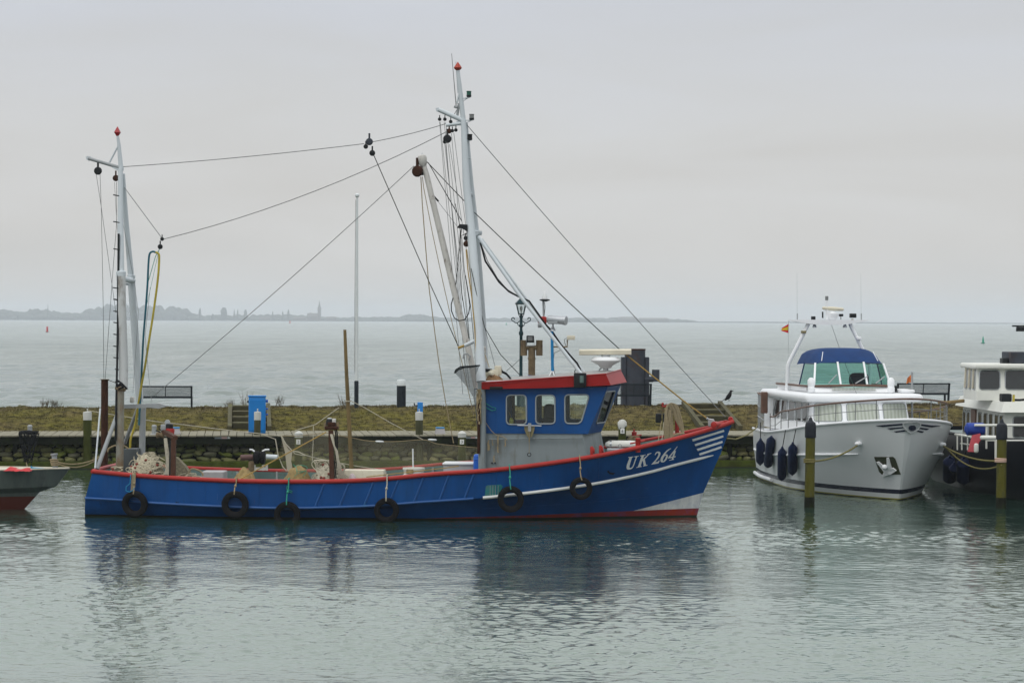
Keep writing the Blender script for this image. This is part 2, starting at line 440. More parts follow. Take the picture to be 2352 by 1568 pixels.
M['bargewhite'] = mat('barge_white', (0.66, 0.67, 0.62), 0.45, var=.06, scale=2, dirt=(0.42, 0.40, 0.32), damt=.25, dscale=4, streak=.3)
M['pinkred'] = mat('pink_red_cover', (0.55, 0.09, 0.11), 0.6, var=.15)
M['crow'] = mat('crow_black', (0.010, 0.010, 0.012), 0.6, var=.2, spec=.12)
M['twig'] = mat('dry_twig', (0.09, 0.07, 0.04), 0.9, var=.2)
M['buoyred'] = mat('buoy_red', (0.55, 0.05, 0.06), 0.5, var=.1)
M['buoygreen'] = mat('buoy_green', (0.01, 0.30, 0.18), 0.5, var=.1)
M['trees'] = mat('far_trees', (0.045, 0.052, 0.038), 0.95, var=.3, scale=.02)
M['church'] = mat('church_brick', (0.10, 0.075, 0.06), 0.9, var=.2, scale=.2)

# hull paint: blue, red boot top, white bow wedge with real paint edges in boat coordinates
def hull_mat():
    m = mat('hull_blue_paint', (0.0035, 0.062, 0.23), 0.40, spec=.16, var=.13, scale=1.1, dirt=(0.008, 0.055, 0.19), damt=.4, dscale=1.3, streak=.5, bump=.06, bscale=2.2)
    t = m.node_tree; b = t.nodes['Principled BSDF']
    src = b.inputs['Base Color'].links[0].from_socket
    tcn = t.nodes.new('ShaderNodeTexCoord'); sp = t.nodes.new('ShaderNodeSeparateXYZ')
    t.links.new(tcn.outputs['Object'], sp.inputs[0])
    def lin(a, c):        # z - (a + c x) < 0
        k = t.nodes.new('ShaderNodeMath'); k.operation = 'MULTIPLY_ADD'; k.inputs[1].default_value = c; k.inputs[2].default_value = a
        t.links.new(sp.outputs['X'], k.inputs[0])
        l = t.nodes.new('ShaderNodeMath'); l.operation = 'LESS_THAN'
        t.links.new(sp.outputs['Z'], l.inputs[0]); t.links.new(k.outputs[0], l.inputs[1])
        return l.outputs[0]
    def over(a, fac, col):
        x = t.nodes.new('ShaderNodeMix'); x.data_type = 'RGBA'
        t.links.new(fac, x.inputs['Factor']); t.links.new(a, x.inputs['A']); x.inputs['B'].default_value = col + (1,)
        return x.outputs['Result']
    gt = t.nodes.new('ShaderNodeMath'); gt.operation = 'GREATER_THAN'; gt.inputs[1].default_value = 4.0
    t.links.new(sp.outputs['X'], gt.inputs[0])
    wz = t.nodes.new('ShaderNodeMath'); wz.operation = 'MULTIPLY'
    t.links.new(lin(0.19 - 5.67 * .245, .245), wz.inputs[0]); t.links.new(gt.outputs[0], wz.inputs[1])
    c1 = over(src, wz.outputs[0], (0.66, 0.68, 0.66))
    c2 = over(c1, lin(0.018, 0.0257), (0.24, 0.028, 0.010))
    # dark wet / weed band just above the water
    def wear(cur, scl, lo, hi, col, amt):
        mpw = t.nodes.new('ShaderNodeMapping'); mpw.inputs['Scale'].default_value = scl
        t.links.new(tcn.outputs['Object'], mpw.inputs[0])
        nw = t.nodes.new('ShaderNodeTexNoise'); nw.inputs['Scale'].default_value = 1.0; nw.inputs['Detail'].default_value = 9; nw.inputs['Roughness'].default_value = .68
        t.links.new(mpw.outputs[0], nw.inputs['Vector'])
        rw = t.nodes.new('ShaderNodeMapRange'); rw.inputs['From Min'].default_value = lo; rw.inputs['From Max'].default_value = hi; rw.inputs['To Max'].default_value = amt
        t.links.new(nw.outputs['Fac'], rw.inputs['Value'])
        return over(cur, rw.outputs[0], col)
    c2 = wear(c2, (1.3, 1.3, 0.9), .52, .70, (0.010, 0.095, 0.30), .55)        # repainted patches
    c2 = wear(c2, (9, 9, .7), .60, .74, (0.014, 0.030, 0.055), .75)             # grime runs
    c2 = wear(c2, (11, 11, .5), .67, .75, (0.11, 0.045, 0.02), .6)              # rust runs
    c2 = wear(c2, (2.5, 2.5, 30), .69, .74, (0.16, 0.26, 0.38), .6)             # scrapes along the side
    c2 = wear(c2, (1.2, 1.2, .01), .45, .62, (0.004, 0.03, 0.10), .35)
    c3 = over(c2, lin(0.04, 0.0), (0.012, 0.015, 0.009))
    t.links.new(c3, b.inputs['Base Color'])
    return m
M['hull'] = hull_mat()

def yacht_hull_mat():
    m = mat('yacht_hull_paint', (0.72, 0.745, 0.76), 0.25, var=.03, scale=1)
    t = m.node_tree; b = t.nodes['Principled BSDF']
    src = b.inputs['Base Color'].links[0].from_socket
    tcn = t.nodes.new('ShaderNodeTexCoord'); sp = t.nodes.new('ShaderNodeSeparateXYZ')
    t.links.new(tcn.outputs['Object'], sp.inputs[0])
    cur = src
    for z, col in ((0.275, (0.008, 0.01, 0.03)), (0.16, (0.68, 0.70, 0.70)), (0.045, (0.38, 0.36, 0.08)), (0.02, (0.02, 0.02, 0.02))):
        l = t.nodes.new('ShaderNodeMath'); l.operation = 'LESS_THAN'; l.inputs[1].default_value = z
        t.links.new(sp.outputs['Z'], l.inputs[0])
        x = t.nodes.new('ShaderNodeMix'); x.data_type = 'RGBA'
        t.links.new(l.outputs[0], x.inputs['Factor']); t.links.new(cur, x.inputs['A']); x.inputs['B'].default_value = col + (1,)
        cur = x.outputs['Result']
    t.links.new(cur, b.inputs['Base Color'])
    return m
M['yachthull'] = yacht_hull_mat()

def curtain_mat():
    m = mat('window_curtain', (0.50, 0.54, 0.46), 0.12, var=.1, scale=2)
    t = m.node_tree; b = t.nodes['Principled BSDF']
    tcn = t.nodes.new('ShaderNodeTexCoord')
    wv = t.nodes.new('ShaderNodeTexWave'); wv.bands_direction = 'Y'; wv.inputs['Scale'].default_value = 3.0; wv.inputs['Distortion'].default_value = 2.5; wv.inputs['Detail'].default_value = 1.5
    t.links.new(tcn.outputs['Object'], wv.inputs['Vector'])
    rp = t.nodes.new('ShaderNodeValToRGB')
    rp.color_ramp.elements[0].color = (0.30, 0.33, 0.275, 1); rp.color_ramp.elements[1].color = (0.42, 0.45, 0.40, 1)
    t.links.new(wv.outputs['Fac'], rp.inputs[0]); t.links.new(rp.outputs[0], b.inputs['Base Color'])
    return m
M['curtain'] = curtain_mat()

def water_mat():
    m = bpy.data.materials.new('water'); m.use_nodes = True
    t = m.node_tree; t.nodes.clear(); N = t.nodes.new; K = t.links.new
    out_ = N('ShaderNodeOutputMaterial'); mixs = N('ShaderNodeMixShader'); dif = N('ShaderNodeBsdfDiffuse'); glo = N('ShaderNodeBsdfGlossy')
    K(mixs.outputs[0], out_.inputs[0]); K(dif.outputs[0], mixs.inputs[1]); K(glo.outputs[0], mixs.inputs[2])
    g = N('ShaderNodeNewGeometry'); sp = N('ShaderNodeSeparateXYZ'); K(g.outputs['Position'], sp.inputs[0])
    fr = N('ShaderNodeFresnel'); fr.inputs['IOR'].default_value = 1.333
    pw = N('ShaderNodeMath'); pw.operation = 'POWER'; pw.inputs[1].default_value = 0.5
    K(fr.outputs[0], pw.inputs[0])
    mr = N('ShaderNodeMapRange'); mr.inputs['From Min'].default_value = 90; mr.inputs['From Max'].default_value = 700
    mr.inputs['To Min'].default_value = 0.04; mr.inputs['To Max'].default_value = 0.20
    K(sp.outputs['Y'], mr.inputs['Value']); K(mr.outputs[0], glo.inputs['Roughness'])
    lake = N('ShaderNodeMapRange'); lake.inputs['From Min'].default_value = 88; lake.inputs['From Max'].default_value = 96
    K(sp.outputs['Y'], lake.inputs['Value'])
    ex = N('ShaderNodeMapRange'); ex.inputs['To Min'].default_value = 0.52; ex.inputs['To Max'].default_value = 0.78; K(lake.outputs[0], ex.inputs['Value']); K(ex.outputs[0], pw.inputs[1])
    lk = N('ShaderNodeMapRange'); lk.inputs['To Min'].default_value = 1.0; lk.inputs['To Max'].default_value = 0.88; K(lake.outputs[0], lk.inputs['Value'])
    mp3 = N('ShaderNodeMapping'); mp3.inputs['Scale'].default_value = (0.11, 0.028, 1); K(g.outputs['Position'], mp3.inputs[0])
    n3 = N('ShaderNodeTexNoise'); n3.inputs['Scale'].default_value = 1.0; n3.inputs['Detail'].default_value = 9; n3.inputs['Roughness'].default_value = .78; K(mp3.outputs[0], n3.inputs['Vector'])
    ws = N('ShaderNodeMapRange'); ws.inputs['From Min'].default_value = .35; ws.inputs['From Max'].default_value = .65; ws.inputs['To Min'].default_value = .78; ws.inputs['To Max'].default_value = 0.98; K(n3.outputs['Fac'], ws.inputs['Value'])
    K(ws.outputs[0], lk.inputs['To Max'])
    mu = N('ShaderNodeMath'); mu.operation = 'MULTIPLY'; K(pw.outputs[0], mu.inputs[0]); K(lk.outputs[0], mu.inputs[1]); K(mu.outputs[0], mixs.inputs[0])
    mc = N('ShaderNodeMix'); mc.data_type = 'RGBA'
    mc.inputs['A'].default_value = (0.026, 0.060, 0.044, 1); mc.inputs['B'].default_value = (0.058, 0.085, 0.070, 1)
    K(lake.outputs[0], mc.inputs['Factor']); K(mc.outputs['Result'], dif.inputs['Color'])
    gc = N('ShaderNodeMix'); gc.data_type = 'RGBA'; gc.inputs['A'].default_value = (0.925, 0.975, 0.925, 1); gc.inputs['B'].default_value = (0.955, 0.99, 0.975, 1)
    K(lake.outputs[0], gc.inputs['Factor']); K(gc.outputs['Result'], glo.inputs['Color'])
    mpn = N('ShaderNodeMapping'); mpn.inputs['Scale'].default_value = (2.2, 5.0, 1); K(g.outputs['Position'], mpn.inputs[0])
    n = N('ShaderNodeTexNoise'); n.inputs['Scale'].default_value = 1.6; n.inputs['Detail'].default_value = 3; K(mpn.outputs[0], n.inputs['Vector'])
    bp = N('ShaderNodeBump'); bp.inputs['Strength'].default_value = 0.22; bp.inputs['Distance'].default_value = 0.05; K(n.outputs['Fac'], bp.inputs['Height'])
    mp2 = N('ShaderNodeMapping'); mp2.inputs['Scale'].default_value = (0.35, 0.14, 1); K(g.outputs['Position'], mp2.inputs[0])
    n2 = N('ShaderNodeTexNoise'); n2.inputs['Scale'].default_value = 1.0; n2.inputs['Detail'].default_value = 6; n2.inputs['Roughness'].default_value = .62; K(mp2.outputs[0], n2.inputs['Vector'])
    far = N('ShaderNodeMapRange'); far.inputs['From Min'].default_value = 110; far.inputs['From Max'].default_value = 420; far.inputs['To Max'].default_value = 1.0; K(sp.outputs['Y'], far.inputs['Value'])
    b2 = N('ShaderNodeBump'); b2.inputs['Distance'].default_value = 0.8
    K(far.outputs[0], b2.inputs['Strength']); K(n2.outputs['Fac'], b2.inputs['Height']); K(bp.outputs[0], b2.inputs['Normal'])
    for x in (dif, glo, fr): K(b2.outputs[0], x.inputs['Normal'])
    return m
M['water'] = water_mat()

def grass_mat():
    m = bpy.data.materials.new('turf'); m.use_nodes = True
    t = m.node_tree; b = t.nodes['Principled BSDF']; b.inputs['Roughness'].default_value = 0.95
    b.inputs['Specular IOR Level'].default_value = 0.1
    g = t.nodes.new('ShaderNodeNewGeometry')
    sp = t.nodes.new('ShaderNodeSeparateXYZ'); t.links.new(g.outputs['Position'], sp.inputs[0])
    n1 = t.nodes.new('ShaderNodeTexNoise'); n1.inputs['Scale'].default_value = 0.55; n1.inputs['Detail'].default_value = 8; n1.inputs['Roughness'].default_value = .7
    n2 = t.nodes.new('ShaderNodeTexNoise'); n2.inputs['Scale'].default_value = 4.0; n2.inputs['Detail'].default_value = 6
    for n in (n1, n2): t.links.new(g.outputs['Position'], n.inputs['Vector'])
    # the bank is greener (mossier) near the walkway and dries towards the crest
    mr = t.nodes.new('ShaderNodeMapRange'); mr.inputs['From Min'].default_value = 83.0; mr.inputs['From Max'].default_value = 89.0
    mr.inputs['To Min'].default_value = 0.20; mr.inputs['To Max'].default_value = -0.10
    t.links.new(sp.outputs['Y'], mr.inputs['Value'])
    ad = t.nodes.new('ShaderNodeMath'); ad.operation = 'ADD'
    t.links.new(n1.outputs['Fac'], ad.inputs[0]); t.links.new(mr.outputs[0], ad.inputs[1])
    rp = t.nodes.new('ShaderNodeValToRGB'); e = rp.color_ramp.elements
    e[0].position = .34; e[0].color = (0.066, 0.046, 0.024, 1); e[1].position = .80; e[1].color = (0.100, 0.090, 0.016, 1)
    k = e.new(.56); k.color = (0.108, 0.088, 0.032, 1)
    t.links.new(ad.outputs[0], rp.inputs[0])
    r2 = t.nodes.new('ShaderNodeValToRGB'); r2.color_ramp.elements[0].position = .34; r2.color_ramp.elements[0].color = (.30, .30, .30, 1); r2.color_ramp.elements[1].position = .62
    r2.color_ramp.elements[1].color = (1.15, 1.15, 1.15, 1)
    t.links.new(n2.outputs['Fac'], r2.inputs[0])
    mm = t.nodes.new('ShaderNodeMix'); mm.data_type = 'RGBA'; mm.blend_type = 'MULTIPLY'; mm.inputs['Factor'].default_value = 1
    t.links.new(rp.outputs[0], mm.inputs['A']); t.links.new(r2.outputs[0], mm.inputs['B'])
    t.links.new(mm.outputs['Result'], b.inputs['Base Color'])
    return m
M['grass'] = grass_mat()

# ================================================================== WATER (one sheet to the horizon)
def make_water():
    rng = np.random.default_rng(3)
    vs = np.concatenate([np.array([1e9]), np.arange(945, 330, -0.75), np.arange(330, 60, -0.8), np.geomspace(60, 3.0, 150)])
    Y = 27000.0 / vs
    Y[0] = -120.0
    Y = np.concatenate([[-120.0, 0.0, 14.0, 22.0], Y[1:]])
    ks = np.linspace(-0.275, 0.275, 600)
    outer = np.array([0.32, 0.4, 0.55, 0.8, 1.3, 2.5])
    ks = np.concatenate([-outer[::-1], ks, outer])
    Yw = np.maximum(Y, 28.0)
    X = ks[None, :] * Yw[:, None]
    YY = np.repeat(Y[:, None], len(ks), 1)
    dy = np.gradient(Y); dy = np.abs(dy)[:, None]
    dx = np.abs(np.gradient(ks))[None, :] * Yw[:, None]
    Z = np.zeros_like(X)
    def sm(a, b, t):
        t = np.clip((t - a) / (b - a), 0, 1); return t * t * (3 - 2 * t)
    lake = sm(90, 95, YY); harb = (1 - sm(80, 84, YY)) * sm(22, 29, YY)
    # patchiness of the breeze
    patch = np.zeros_like(X); patch2 = np.zeros_like(X)
    for k in range(10):
        l = rng.uniform(5, 22); a = rng.uniform(0, 6.28)
        patch += np.sin(2 * np.pi / l * (X * np.cos(a) * .55 + YY * np.sin(a)) + rng.uniform(0, 6.28))
        l = rng.uniform(20, 90); a = rng.uniform(0, 6.28)
        patch2 += np.sin(2 * np.pi / l * (X * np.cos(a) * .4 + YY * np.sin(a)) + rng.uniform(0, 6.28))
    patch = np.clip(0.95 + 0.28 * patch, 0.25, 1.9); patch2 = np.clip(1 + .18 * patch2, .5, 1.5)
    # calmer in the lee along the fishing boat's near side
    lee = 1 - 0.70 * np.exp(-((YY - 56.8) / 3.6) ** 2) * (1 - sm(5.0, 9.0, np.abs(X + 2.5)))
    near = 1.0 + 0.25 * (1 - sm(30, 50, YY))
    def comps(N, lmin, lmax, sig, spread, mean):
        l = np.exp(rng.uniform(np.log(lmin), np.log(lmax), N))
        a = mean + rng.normal(0, spread, N)
        s = sig * np.sqrt(2.0 / N)
        return zip(l, a, np.full(N, s), rng.uniform(0, 6.28, N))
    def run(cc, mask, sharp=0.0):
        nonlocal Z
        for l, a, s, ph in cc:
            kx, ky = 2 * np.pi / l * np.sin(a), 2 * np.pi / l * np.cos(a)
            att = np.clip((2 * np.pi / (abs(ky) + 1e-6) / dy - 2.2) / 2.5, 0, 1) * np.clip((2 * np.pi / (abs(kx) + 1e-6) / dx - 2.2) / 2.5, 0, 1)
            if att.max() <= 0: continue
            w = np.sin(kx * X + ky * YY + ph)
            if sharp: w = w + sharp * np.cos(2 * (kx * X + ky * YY + ph))
            Z += w * (s * l / (2 * np.pi)) * att * mask
    run(comps(90, 0.15, 0.52, 0.074, 1.5, 0.1), harb * patch * lee * near, 0.22)
    run(comps(26, 0.5, 1.6, 0.014, 0.9, -0.05), harb * (0.5 + 0.5 * patch) * (0.45 + .55 * lee))
    run(comps(10, 1.6, 4.5, 0.006, 0.6, 0.2), harb)
    run(comps(50, 0.9, 3.4, 0.20, 0.75, 0.25), lake * patch2, 0.2)
    run(comps(26, 3.0, 9.0, 0.085, 0.5, 0.15), lake * patch2, 0.2)
    run(comps(14, 9.0, 40.0, 0.016, 0.5, 0.1), lake * patch2)
    ny, nx = X.shape
    me = bpy.data.meshes.new('water')
    co = np.stack([X, YY, Z], -1).reshape(-1, 3).astype(np.float32)
    idx = np.arange(ny * nx).reshape(ny, nx)
    quads = np.stack([idx[:-1, :-1], idx[:-1, 1:], idx[1:, 1:], idx[1:, :-1]], -1).reshape(-1, 4).astype(np.int32)
    me.vertices.add(len(co)); me.vertices.foreach_set('co', co.ravel())
    me.loops.add(quads.size); me.loops.foreach_set('vertex_index', quads.ravel())
    me.polygons.add(len(quads))
    me.polygons.foreach_set('loop_start', np.arange(0, quads.size, 4, dtype=np.int32))
    me.polygons.foreach_set('use_smooth', np.ones(len(quads), dtype=bool))
    me.update(calc_edges=True); me.validate()
    me.materials.append(M['water'])
    o = bpy.data.objects.new('water', me); COL.objects.link(o)
    tag(o, 'grey green harbour and lake water with small ripples', None, None, 'structure')
make_water()

# ================================================================== QUAY
QF = Frame((0, 79.5, 0), rad(6))
def qw(x, y, z): return QF.o + QF.e[0] * x + QF.e[1] * y + Vector((0, 0, z))
def qroot(name, x, y, z, label, cat, group=None, rz=0.0):
    return empty(name, qw(x, y, z), QF.ang + rz, label, cat, group)
DZ = 1.0            # walkway level
def bank_z(x, y):
    t = min(max((y - 2.95) / 3.35, 0), 1)
    t = t * t * (3 - 2 * t) * .6 + t * .4
    z = DZ - 0.03 + (0.63 + 0.004 * x) * t
    if y > 8.6: z -= (y - 8.6) * 0.5
    return z + 0.02 * math.sin(x * 1.7 + y) * t + 0.015 * math.sin(x * 4.1 - y * 2)
# grass bank: one sheet that dips into the water on the lake side
def make_bank():
    mb = MB(); xs = np.linspace(-42, 60, 510); ys = np.concatenate([np.linspace(2.95, 8.8, 40), np.linspace(9.2, 14, 8)])
    rr = random.Random(5)
    vs = [(x, y, bank_z(x, y) + rr.uniform(-.010, .010)) for y in ys for x in xs]
    n = len(xs)
    fs = [(j * n + i, j * n + i + 1, (j + 1) * n + i + 1, (j + 1) * n + i) for j in range(len(ys) - 1) for i in range(n - 1)]
    mb.add(vs, fs)
    o = mb.build('grass_bank', M['grass'], None, fix=False)
    o.location = QF.o; o.rotation_euler = (0, 0, QF.ang)
    tag(o, 'mossy grass bank between walkway and lake', None, None, 'structure')
    mb = MB(); rr = random.Random(9)
    for k in range(52000):
        x = rr.uniform(-21, 24); y = 2.9 + 6.4 * rr.random() ** 1.1
        h = rr.uniform(.025, .065) * (1.5 if y > 6 and rr.random() < .15 else 1)
        a = rr.uniform(0, 6.28); w = rr.uniform(.008, .02); z = bank_z(x, y) - .012
        lx, ly = rr.uniform(-.04, .04), rr.uniform(-.04, .04)
        c, s2 = math.cos(a) * w, math.sin(a) * w
        mb.add([(x - c, y - s2, z), (x + c, y + s2, z), (x + lx, y + ly, z + h)], [(0, 1, 2)])
    g = mb.build('grass', M['grass'], None, smooth=False, fix=False)
    g.location = QF.o; g.rotation_euler = (0, 0, QF.ang)
    tag(g, 'short olive grass blades covering the bank', 'grass', None, 'stuff')
    # rough stones along the crest edge
    mb = MB(); rr = random.Random(4)
    for k in range(420):
        x = rr.uniform(-22, 26); y = 8.6 + rr.uniform(-.35, .5); r = rr.uniform(.03, .09)
        mb.ellip((x, y, bank_z(x, y) + r * .2), (r * rr.uniform(.8, 1.6), r, r * rr.uniform(.4, .7)), 6, 4)
    g = mb.build('edge_gravel', M['stone'][3], None)
    g.location = QF.o; g.rotation_euler = (0, 0, QF.ang)
    tag(g, 'small grey stones along the lake side crest', 'gravel', None, 'stuff')
make_bank()

# plank walkway: each board a piece
walk = empty('walkway', QF.o, QF.ang); tag(walk, None, None, None, 'structure')
plank_me = []
for i in range(4):
    mb = MB(); mb.rbox((-.113, 0, -.05), (.113, 3.0, 0), .008, 1)
    o = mb.build('plank', M['wood'], walk); plank_me.append(o.data)
    o.location = (-19 + .24 * i, -.06, DZ)
for i in range(4, 190):
    inst('plank', plank_me[i % 4], walk, (-19 + .24 * i, -.06 + R.uniform(-.03, .03), DZ + R.uniform(-.006, .006)), (0, 0, R.uniform(-.004, .004)))
mb = MB(); mb.box((-25, 1.44, DZ - .03), (12, 3, .05)); mb.box((45, 1.44, DZ - .03), (38, 3, .05))
mb.build('plank_deck_beyond', M['wood'], walk, False)
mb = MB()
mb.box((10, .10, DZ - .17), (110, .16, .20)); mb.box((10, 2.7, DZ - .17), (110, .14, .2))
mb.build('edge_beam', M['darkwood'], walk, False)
# stone wall under the walkway
wall = empty('stone_quay_wall', QF.o, QF.ang, 'mossy boulder wall under the plank walkway behind the boats', 'wall')
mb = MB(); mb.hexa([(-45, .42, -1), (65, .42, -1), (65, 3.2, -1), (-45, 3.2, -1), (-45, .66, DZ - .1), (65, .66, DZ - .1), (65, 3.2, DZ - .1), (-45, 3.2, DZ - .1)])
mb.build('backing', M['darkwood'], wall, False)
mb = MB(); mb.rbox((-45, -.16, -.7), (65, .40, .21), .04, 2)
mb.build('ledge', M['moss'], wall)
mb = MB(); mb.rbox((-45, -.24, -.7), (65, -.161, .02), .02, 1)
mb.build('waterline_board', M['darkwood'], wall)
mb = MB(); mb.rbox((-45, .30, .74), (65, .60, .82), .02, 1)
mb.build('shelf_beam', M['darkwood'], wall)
def stone_mesh(seed):
    rr = random.Random(seed); bm = bmesh.new()
    bmesh.ops.create_icosphere(bm, subdivisions=2, radius=1.0)
    d = [Vector((rr.gauss(0, 1), rr.gauss(0, 1), rr.gauss(0, 1))).normalized() for _ in range(9)]
    for v in bm.verts:
        n = v.co.normalized()
        f = 1.0
        for k in d: f = min(f, (0.72 + .2 * rr.random() * .3) / max(n.dot(k), .3) if n.dot(k) > .72 else f)
        v.co = n * f * (1 + rr.uniform(-.05, .05))
        v.co.x = math.copysign(abs(v.co.x) ** .8, v.co.x); v.co.z = math.copysign(abs(v.co.z) ** .8, v.co.z)
    me = bpy.data.meshes.new('stone'); bm.to_mesh(me); bm.free()
    me.polygons.foreach_set('use_smooth', [True] * len(me.polygons)); me.set_sharp_from_angle(angle=rad(38))
    return me
st_me = []
for k in range(10):
    me = stone_mesh(k); me.materials.append(M['stone'][k % 5]); st_me.append(me)
zrow = .16; cnt = 0
for row, hh in enumerate((.16, .155, .15, .15)):
    x = -16.4 + R.random() * .2
    while x < 8.6 and cnt < 299:
        w = R.uniform(.22, .50) if row < 2 else R.uniform(.20, .44)
        h = hh * R.uniform(.85, 1.25)
        inst('stone', R.choice(st_me), wall, (x + w / 2, .34 + .07 * row + R.uniform(-.05, .05), zrow + h / 2 + R.uniform(-.03, .03)),
             (R.uniform(-.25, .25), R.uniform(-.25, .25), R.choice((0, math.pi)) + R.uniform(-.3, .3)), (w * .55, .20, h * .60))
        x += w * R.uniform(.92, 1.06); cnt += 1
    zrow += hh * .97
# support piles under the deck
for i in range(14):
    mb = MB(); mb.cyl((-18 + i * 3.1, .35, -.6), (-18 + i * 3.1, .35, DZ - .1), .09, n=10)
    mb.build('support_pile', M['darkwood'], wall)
# berth signs on the fascia
def text_mesh(body, size, parent, loc, rot, material, name='number', extrude=.002):
    cu = bpy.data.curves.new(name, 'FONT'); cu.body = body; cu.size = size; cu.align_x = 'CENTER'; cu.align_y = 'CENTER'; cu.extrude = extrude; cu.resolution_u = 3
    t = bpy.data.objects.new(name, cu); COL.objects.link(t)
    dg = bpy.context.evaluated_depsgraph_get(); dg.update()
    me = bpy.data.meshes.new_from_object(t.evaluated_get(dg))
    bpy.data.objects.remove(t)
    me.materials.clear(); me.materials.append(material)
    o = bpy.data.objects.new(name, me); COL.objects.link(o); o.parent = parent
    o.location = loc; o.rotation_euler = rot
    return o
for p0, p1, lab in ((q('C', 355, 655), q('C', 495, 682), 'grey and pink berth sign on the walkway edge left of the blue cabinet pile'),
                    (q('D', 1262, 655), q('D', 1365, 680), 'grey and pink berth sign on the walkway edge beside the wheelhouse')):
    a, b_ = QF.hit(p0, 1, 0), QF.hit(p1, 1, 0)
    s = qroot('berth_sign', a.x, 0, b_.z, lab, 'sign', 'berth signs')
    w, h = b_.x - a.x, a.z - b_.z
    mb = MB(); mb.rbox((0, 0, 0), (w, .02, h), .004, 1); mb.build('panel', mat('sign_grey', (.22, .25, .27), .5), s)
    mb = MB(); mb.rbox((w * .44, -.004, h * .1), (w * .80, .002, h * .9), .002, 1); mb.build('pink_field', mat('sign_pink', (.55, .36, .34), .5), s)
    mb = MB(); mb.rbox((w * .84, -.004, h * .1), (w * .98, .002, h * .9), .002, 1); mb.build('white_field', M['plate'], s)

# ------------------------------------------------ piles
def pile(p_top, p_side, Y, capf, body, label, group, kind, number=None, ztop_extra=0):
    # p_top: pixel of the axis at the pile's top edge, p_side: half width in px
    c = W(p_top, Y); r = p_side * Y / FPX
    root = empty('mooring_pile', (c.x, Y, 0), 0, label, 'pile', group)
    root.rotation_euler = (R.uniform(-.008, .008), R.uniform(-.012, .012), R.uniform(0, 6))
    zt = c.z
    mb = MB(); mb.tube([(0, 0, -1.6), (0, 0, 0), (0, 0, zt * .5), (0, 0, zt - .02)], [r * 1.04, r * 1.03, r, r * .98], 18)
    mb.build('post', body, root)
    root.rotation_euler[2] = 0
    if capf == 'tall':      # white sleeve with an eye on top
        mb = MB(); mb.lathe([(r * 1.03, zt - .22), (r * 1.04, zt - .01), (r * .98, zt + .025), (r * .2, zt + .04)], (0, 0, 0), 18)
        mb.build('cap', M['capwhite'], root)
        mb = MB(); mb.cyl((0, 0, zt + .03), (0, 0, zt + .09), .014, n=8); mb.ellip((0, 0, zt + .10), (.024, .024, .02), 8, 6); mb.build('knob', M['capwhite'], root)
    if capf == 'cone':
        mb = MB(); mb.lathe([(r * 1.07, zt - .12), (r * 1.07, zt - .01), (r * .6, zt + .03), (.01, zt + .055)], (0, 0, 0), 14)
        mb.build('cap', M['capwhite'], root)
    if capf == 'torn':
        mb = MB(); prof = []
        n = 16; rr = random.Random(3); vs = []; fs = []
        for i, (k, z) in enumerate(((1.14, -.16), (1.18, -.09), (1.12, -.02), (.75, .045), (.05, .065))):
            for j in range(n):
                a = 6.283 * j / n; f = k * (1 + rr.uniform(-.1, .1))
                vs.append((math.cos(a) * r * f, math.sin(a) * r * f, zt + z + (rr.uniform(-.05, .07) if i == 0 else rr.uniform(-.015, .015))))
        for i in range(4):
            for j in range(n): fs.append((i * n + j, i * n + (j + 1) % n, (i + 1) * n + (j + 1) % n, (i + 1) * n + j))
        mb.add(vs, fs); mb.build('cap', M['capwhite'], root, ang=25)
    if capf == 'dark':
        mb = MB(); mb.lathe([(r * 1.10, zt - .38), (r * 1.16, zt - .36), (r * 1.16, zt - .1), (r * 1.0, zt - .02), (r * .45, zt + .03), (r * .3, zt + .09), (r * .1, zt + .12)], (0, 0, 0), 18)
        mb.build('cap', M['pilecap'], root)
    if Y < 75:
        MB().tube([(0, 0, -1.6), (0, 0, .12), (0, 0, .26)], [r * 1.09, r * 1.08, r * 1.035], 18).build('algae_band', M['darkwood'], root)
    if number:
        mb = MB(); mb.rbox((-.055, -r - .02, zt - .30), (.055, -r - .004, zt - .17), .004, 1)
        pl = mb.build('number_plate', M['plate'], root)
        text_mesh(number, .11, pl, (0, -r - .023, zt - .235), (rad(90), 0, 0), M['ink'])
    return root, zt, r
pile(q('B', 786, 448), 9.6, 78.2, 'tall', M['pilegreen'], 'green mossy pile with white sleeve cap, leftmost behind the boat stern', 'white sleeved piles', 0)
pile(q('C', 735, 448), 7.8, 79.0, 'tall', M['piledark'], 'dark pile with white sleeve cap in front of the tall blue cabinet', 'white sleeved piles', 0)
pile(q('D', 848, 450), 8.6, 79.4, 'tall', M['piledark'], 'weathered pile with white sleeve cap in front of the small blue box', 'white sleeved piles', 0)
pile(q('C', 1105, 628), 9.0, 69.5, 'cone', M['pilegreen'], 'short green pile with pointed white cap beside the beige net strip', 'numbered piles', 0, '2')
pile(q('D', 1230, 628), 9.0, 69.5, 'cone', M['pilegreen'], 'short green pile with pointed white cap just left of the wheelhouse', 'numbered piles', 0, '3')
pile(q('Q', 735, 342), 9.0, 69.5, 'torn', M['pilegreen'], 'green pile with torn white cap behind the life raft canister', 'numbered piles', 0, '6')
Y1 = pile(q('H', 503, 935), 11.2, 63.0, 'dark', M['pileyellow'], 'yellow green pile with dark rubber cap in front of the motor yacht', 'dark capped piles', 0)
Y2 = pile(q('I', 990, 870), 11.2, 63.0, 'dark', M['pileyellow'], 'yellow green pile with dark rubber cap in front of the black barge', 'dark capped piles', 0)

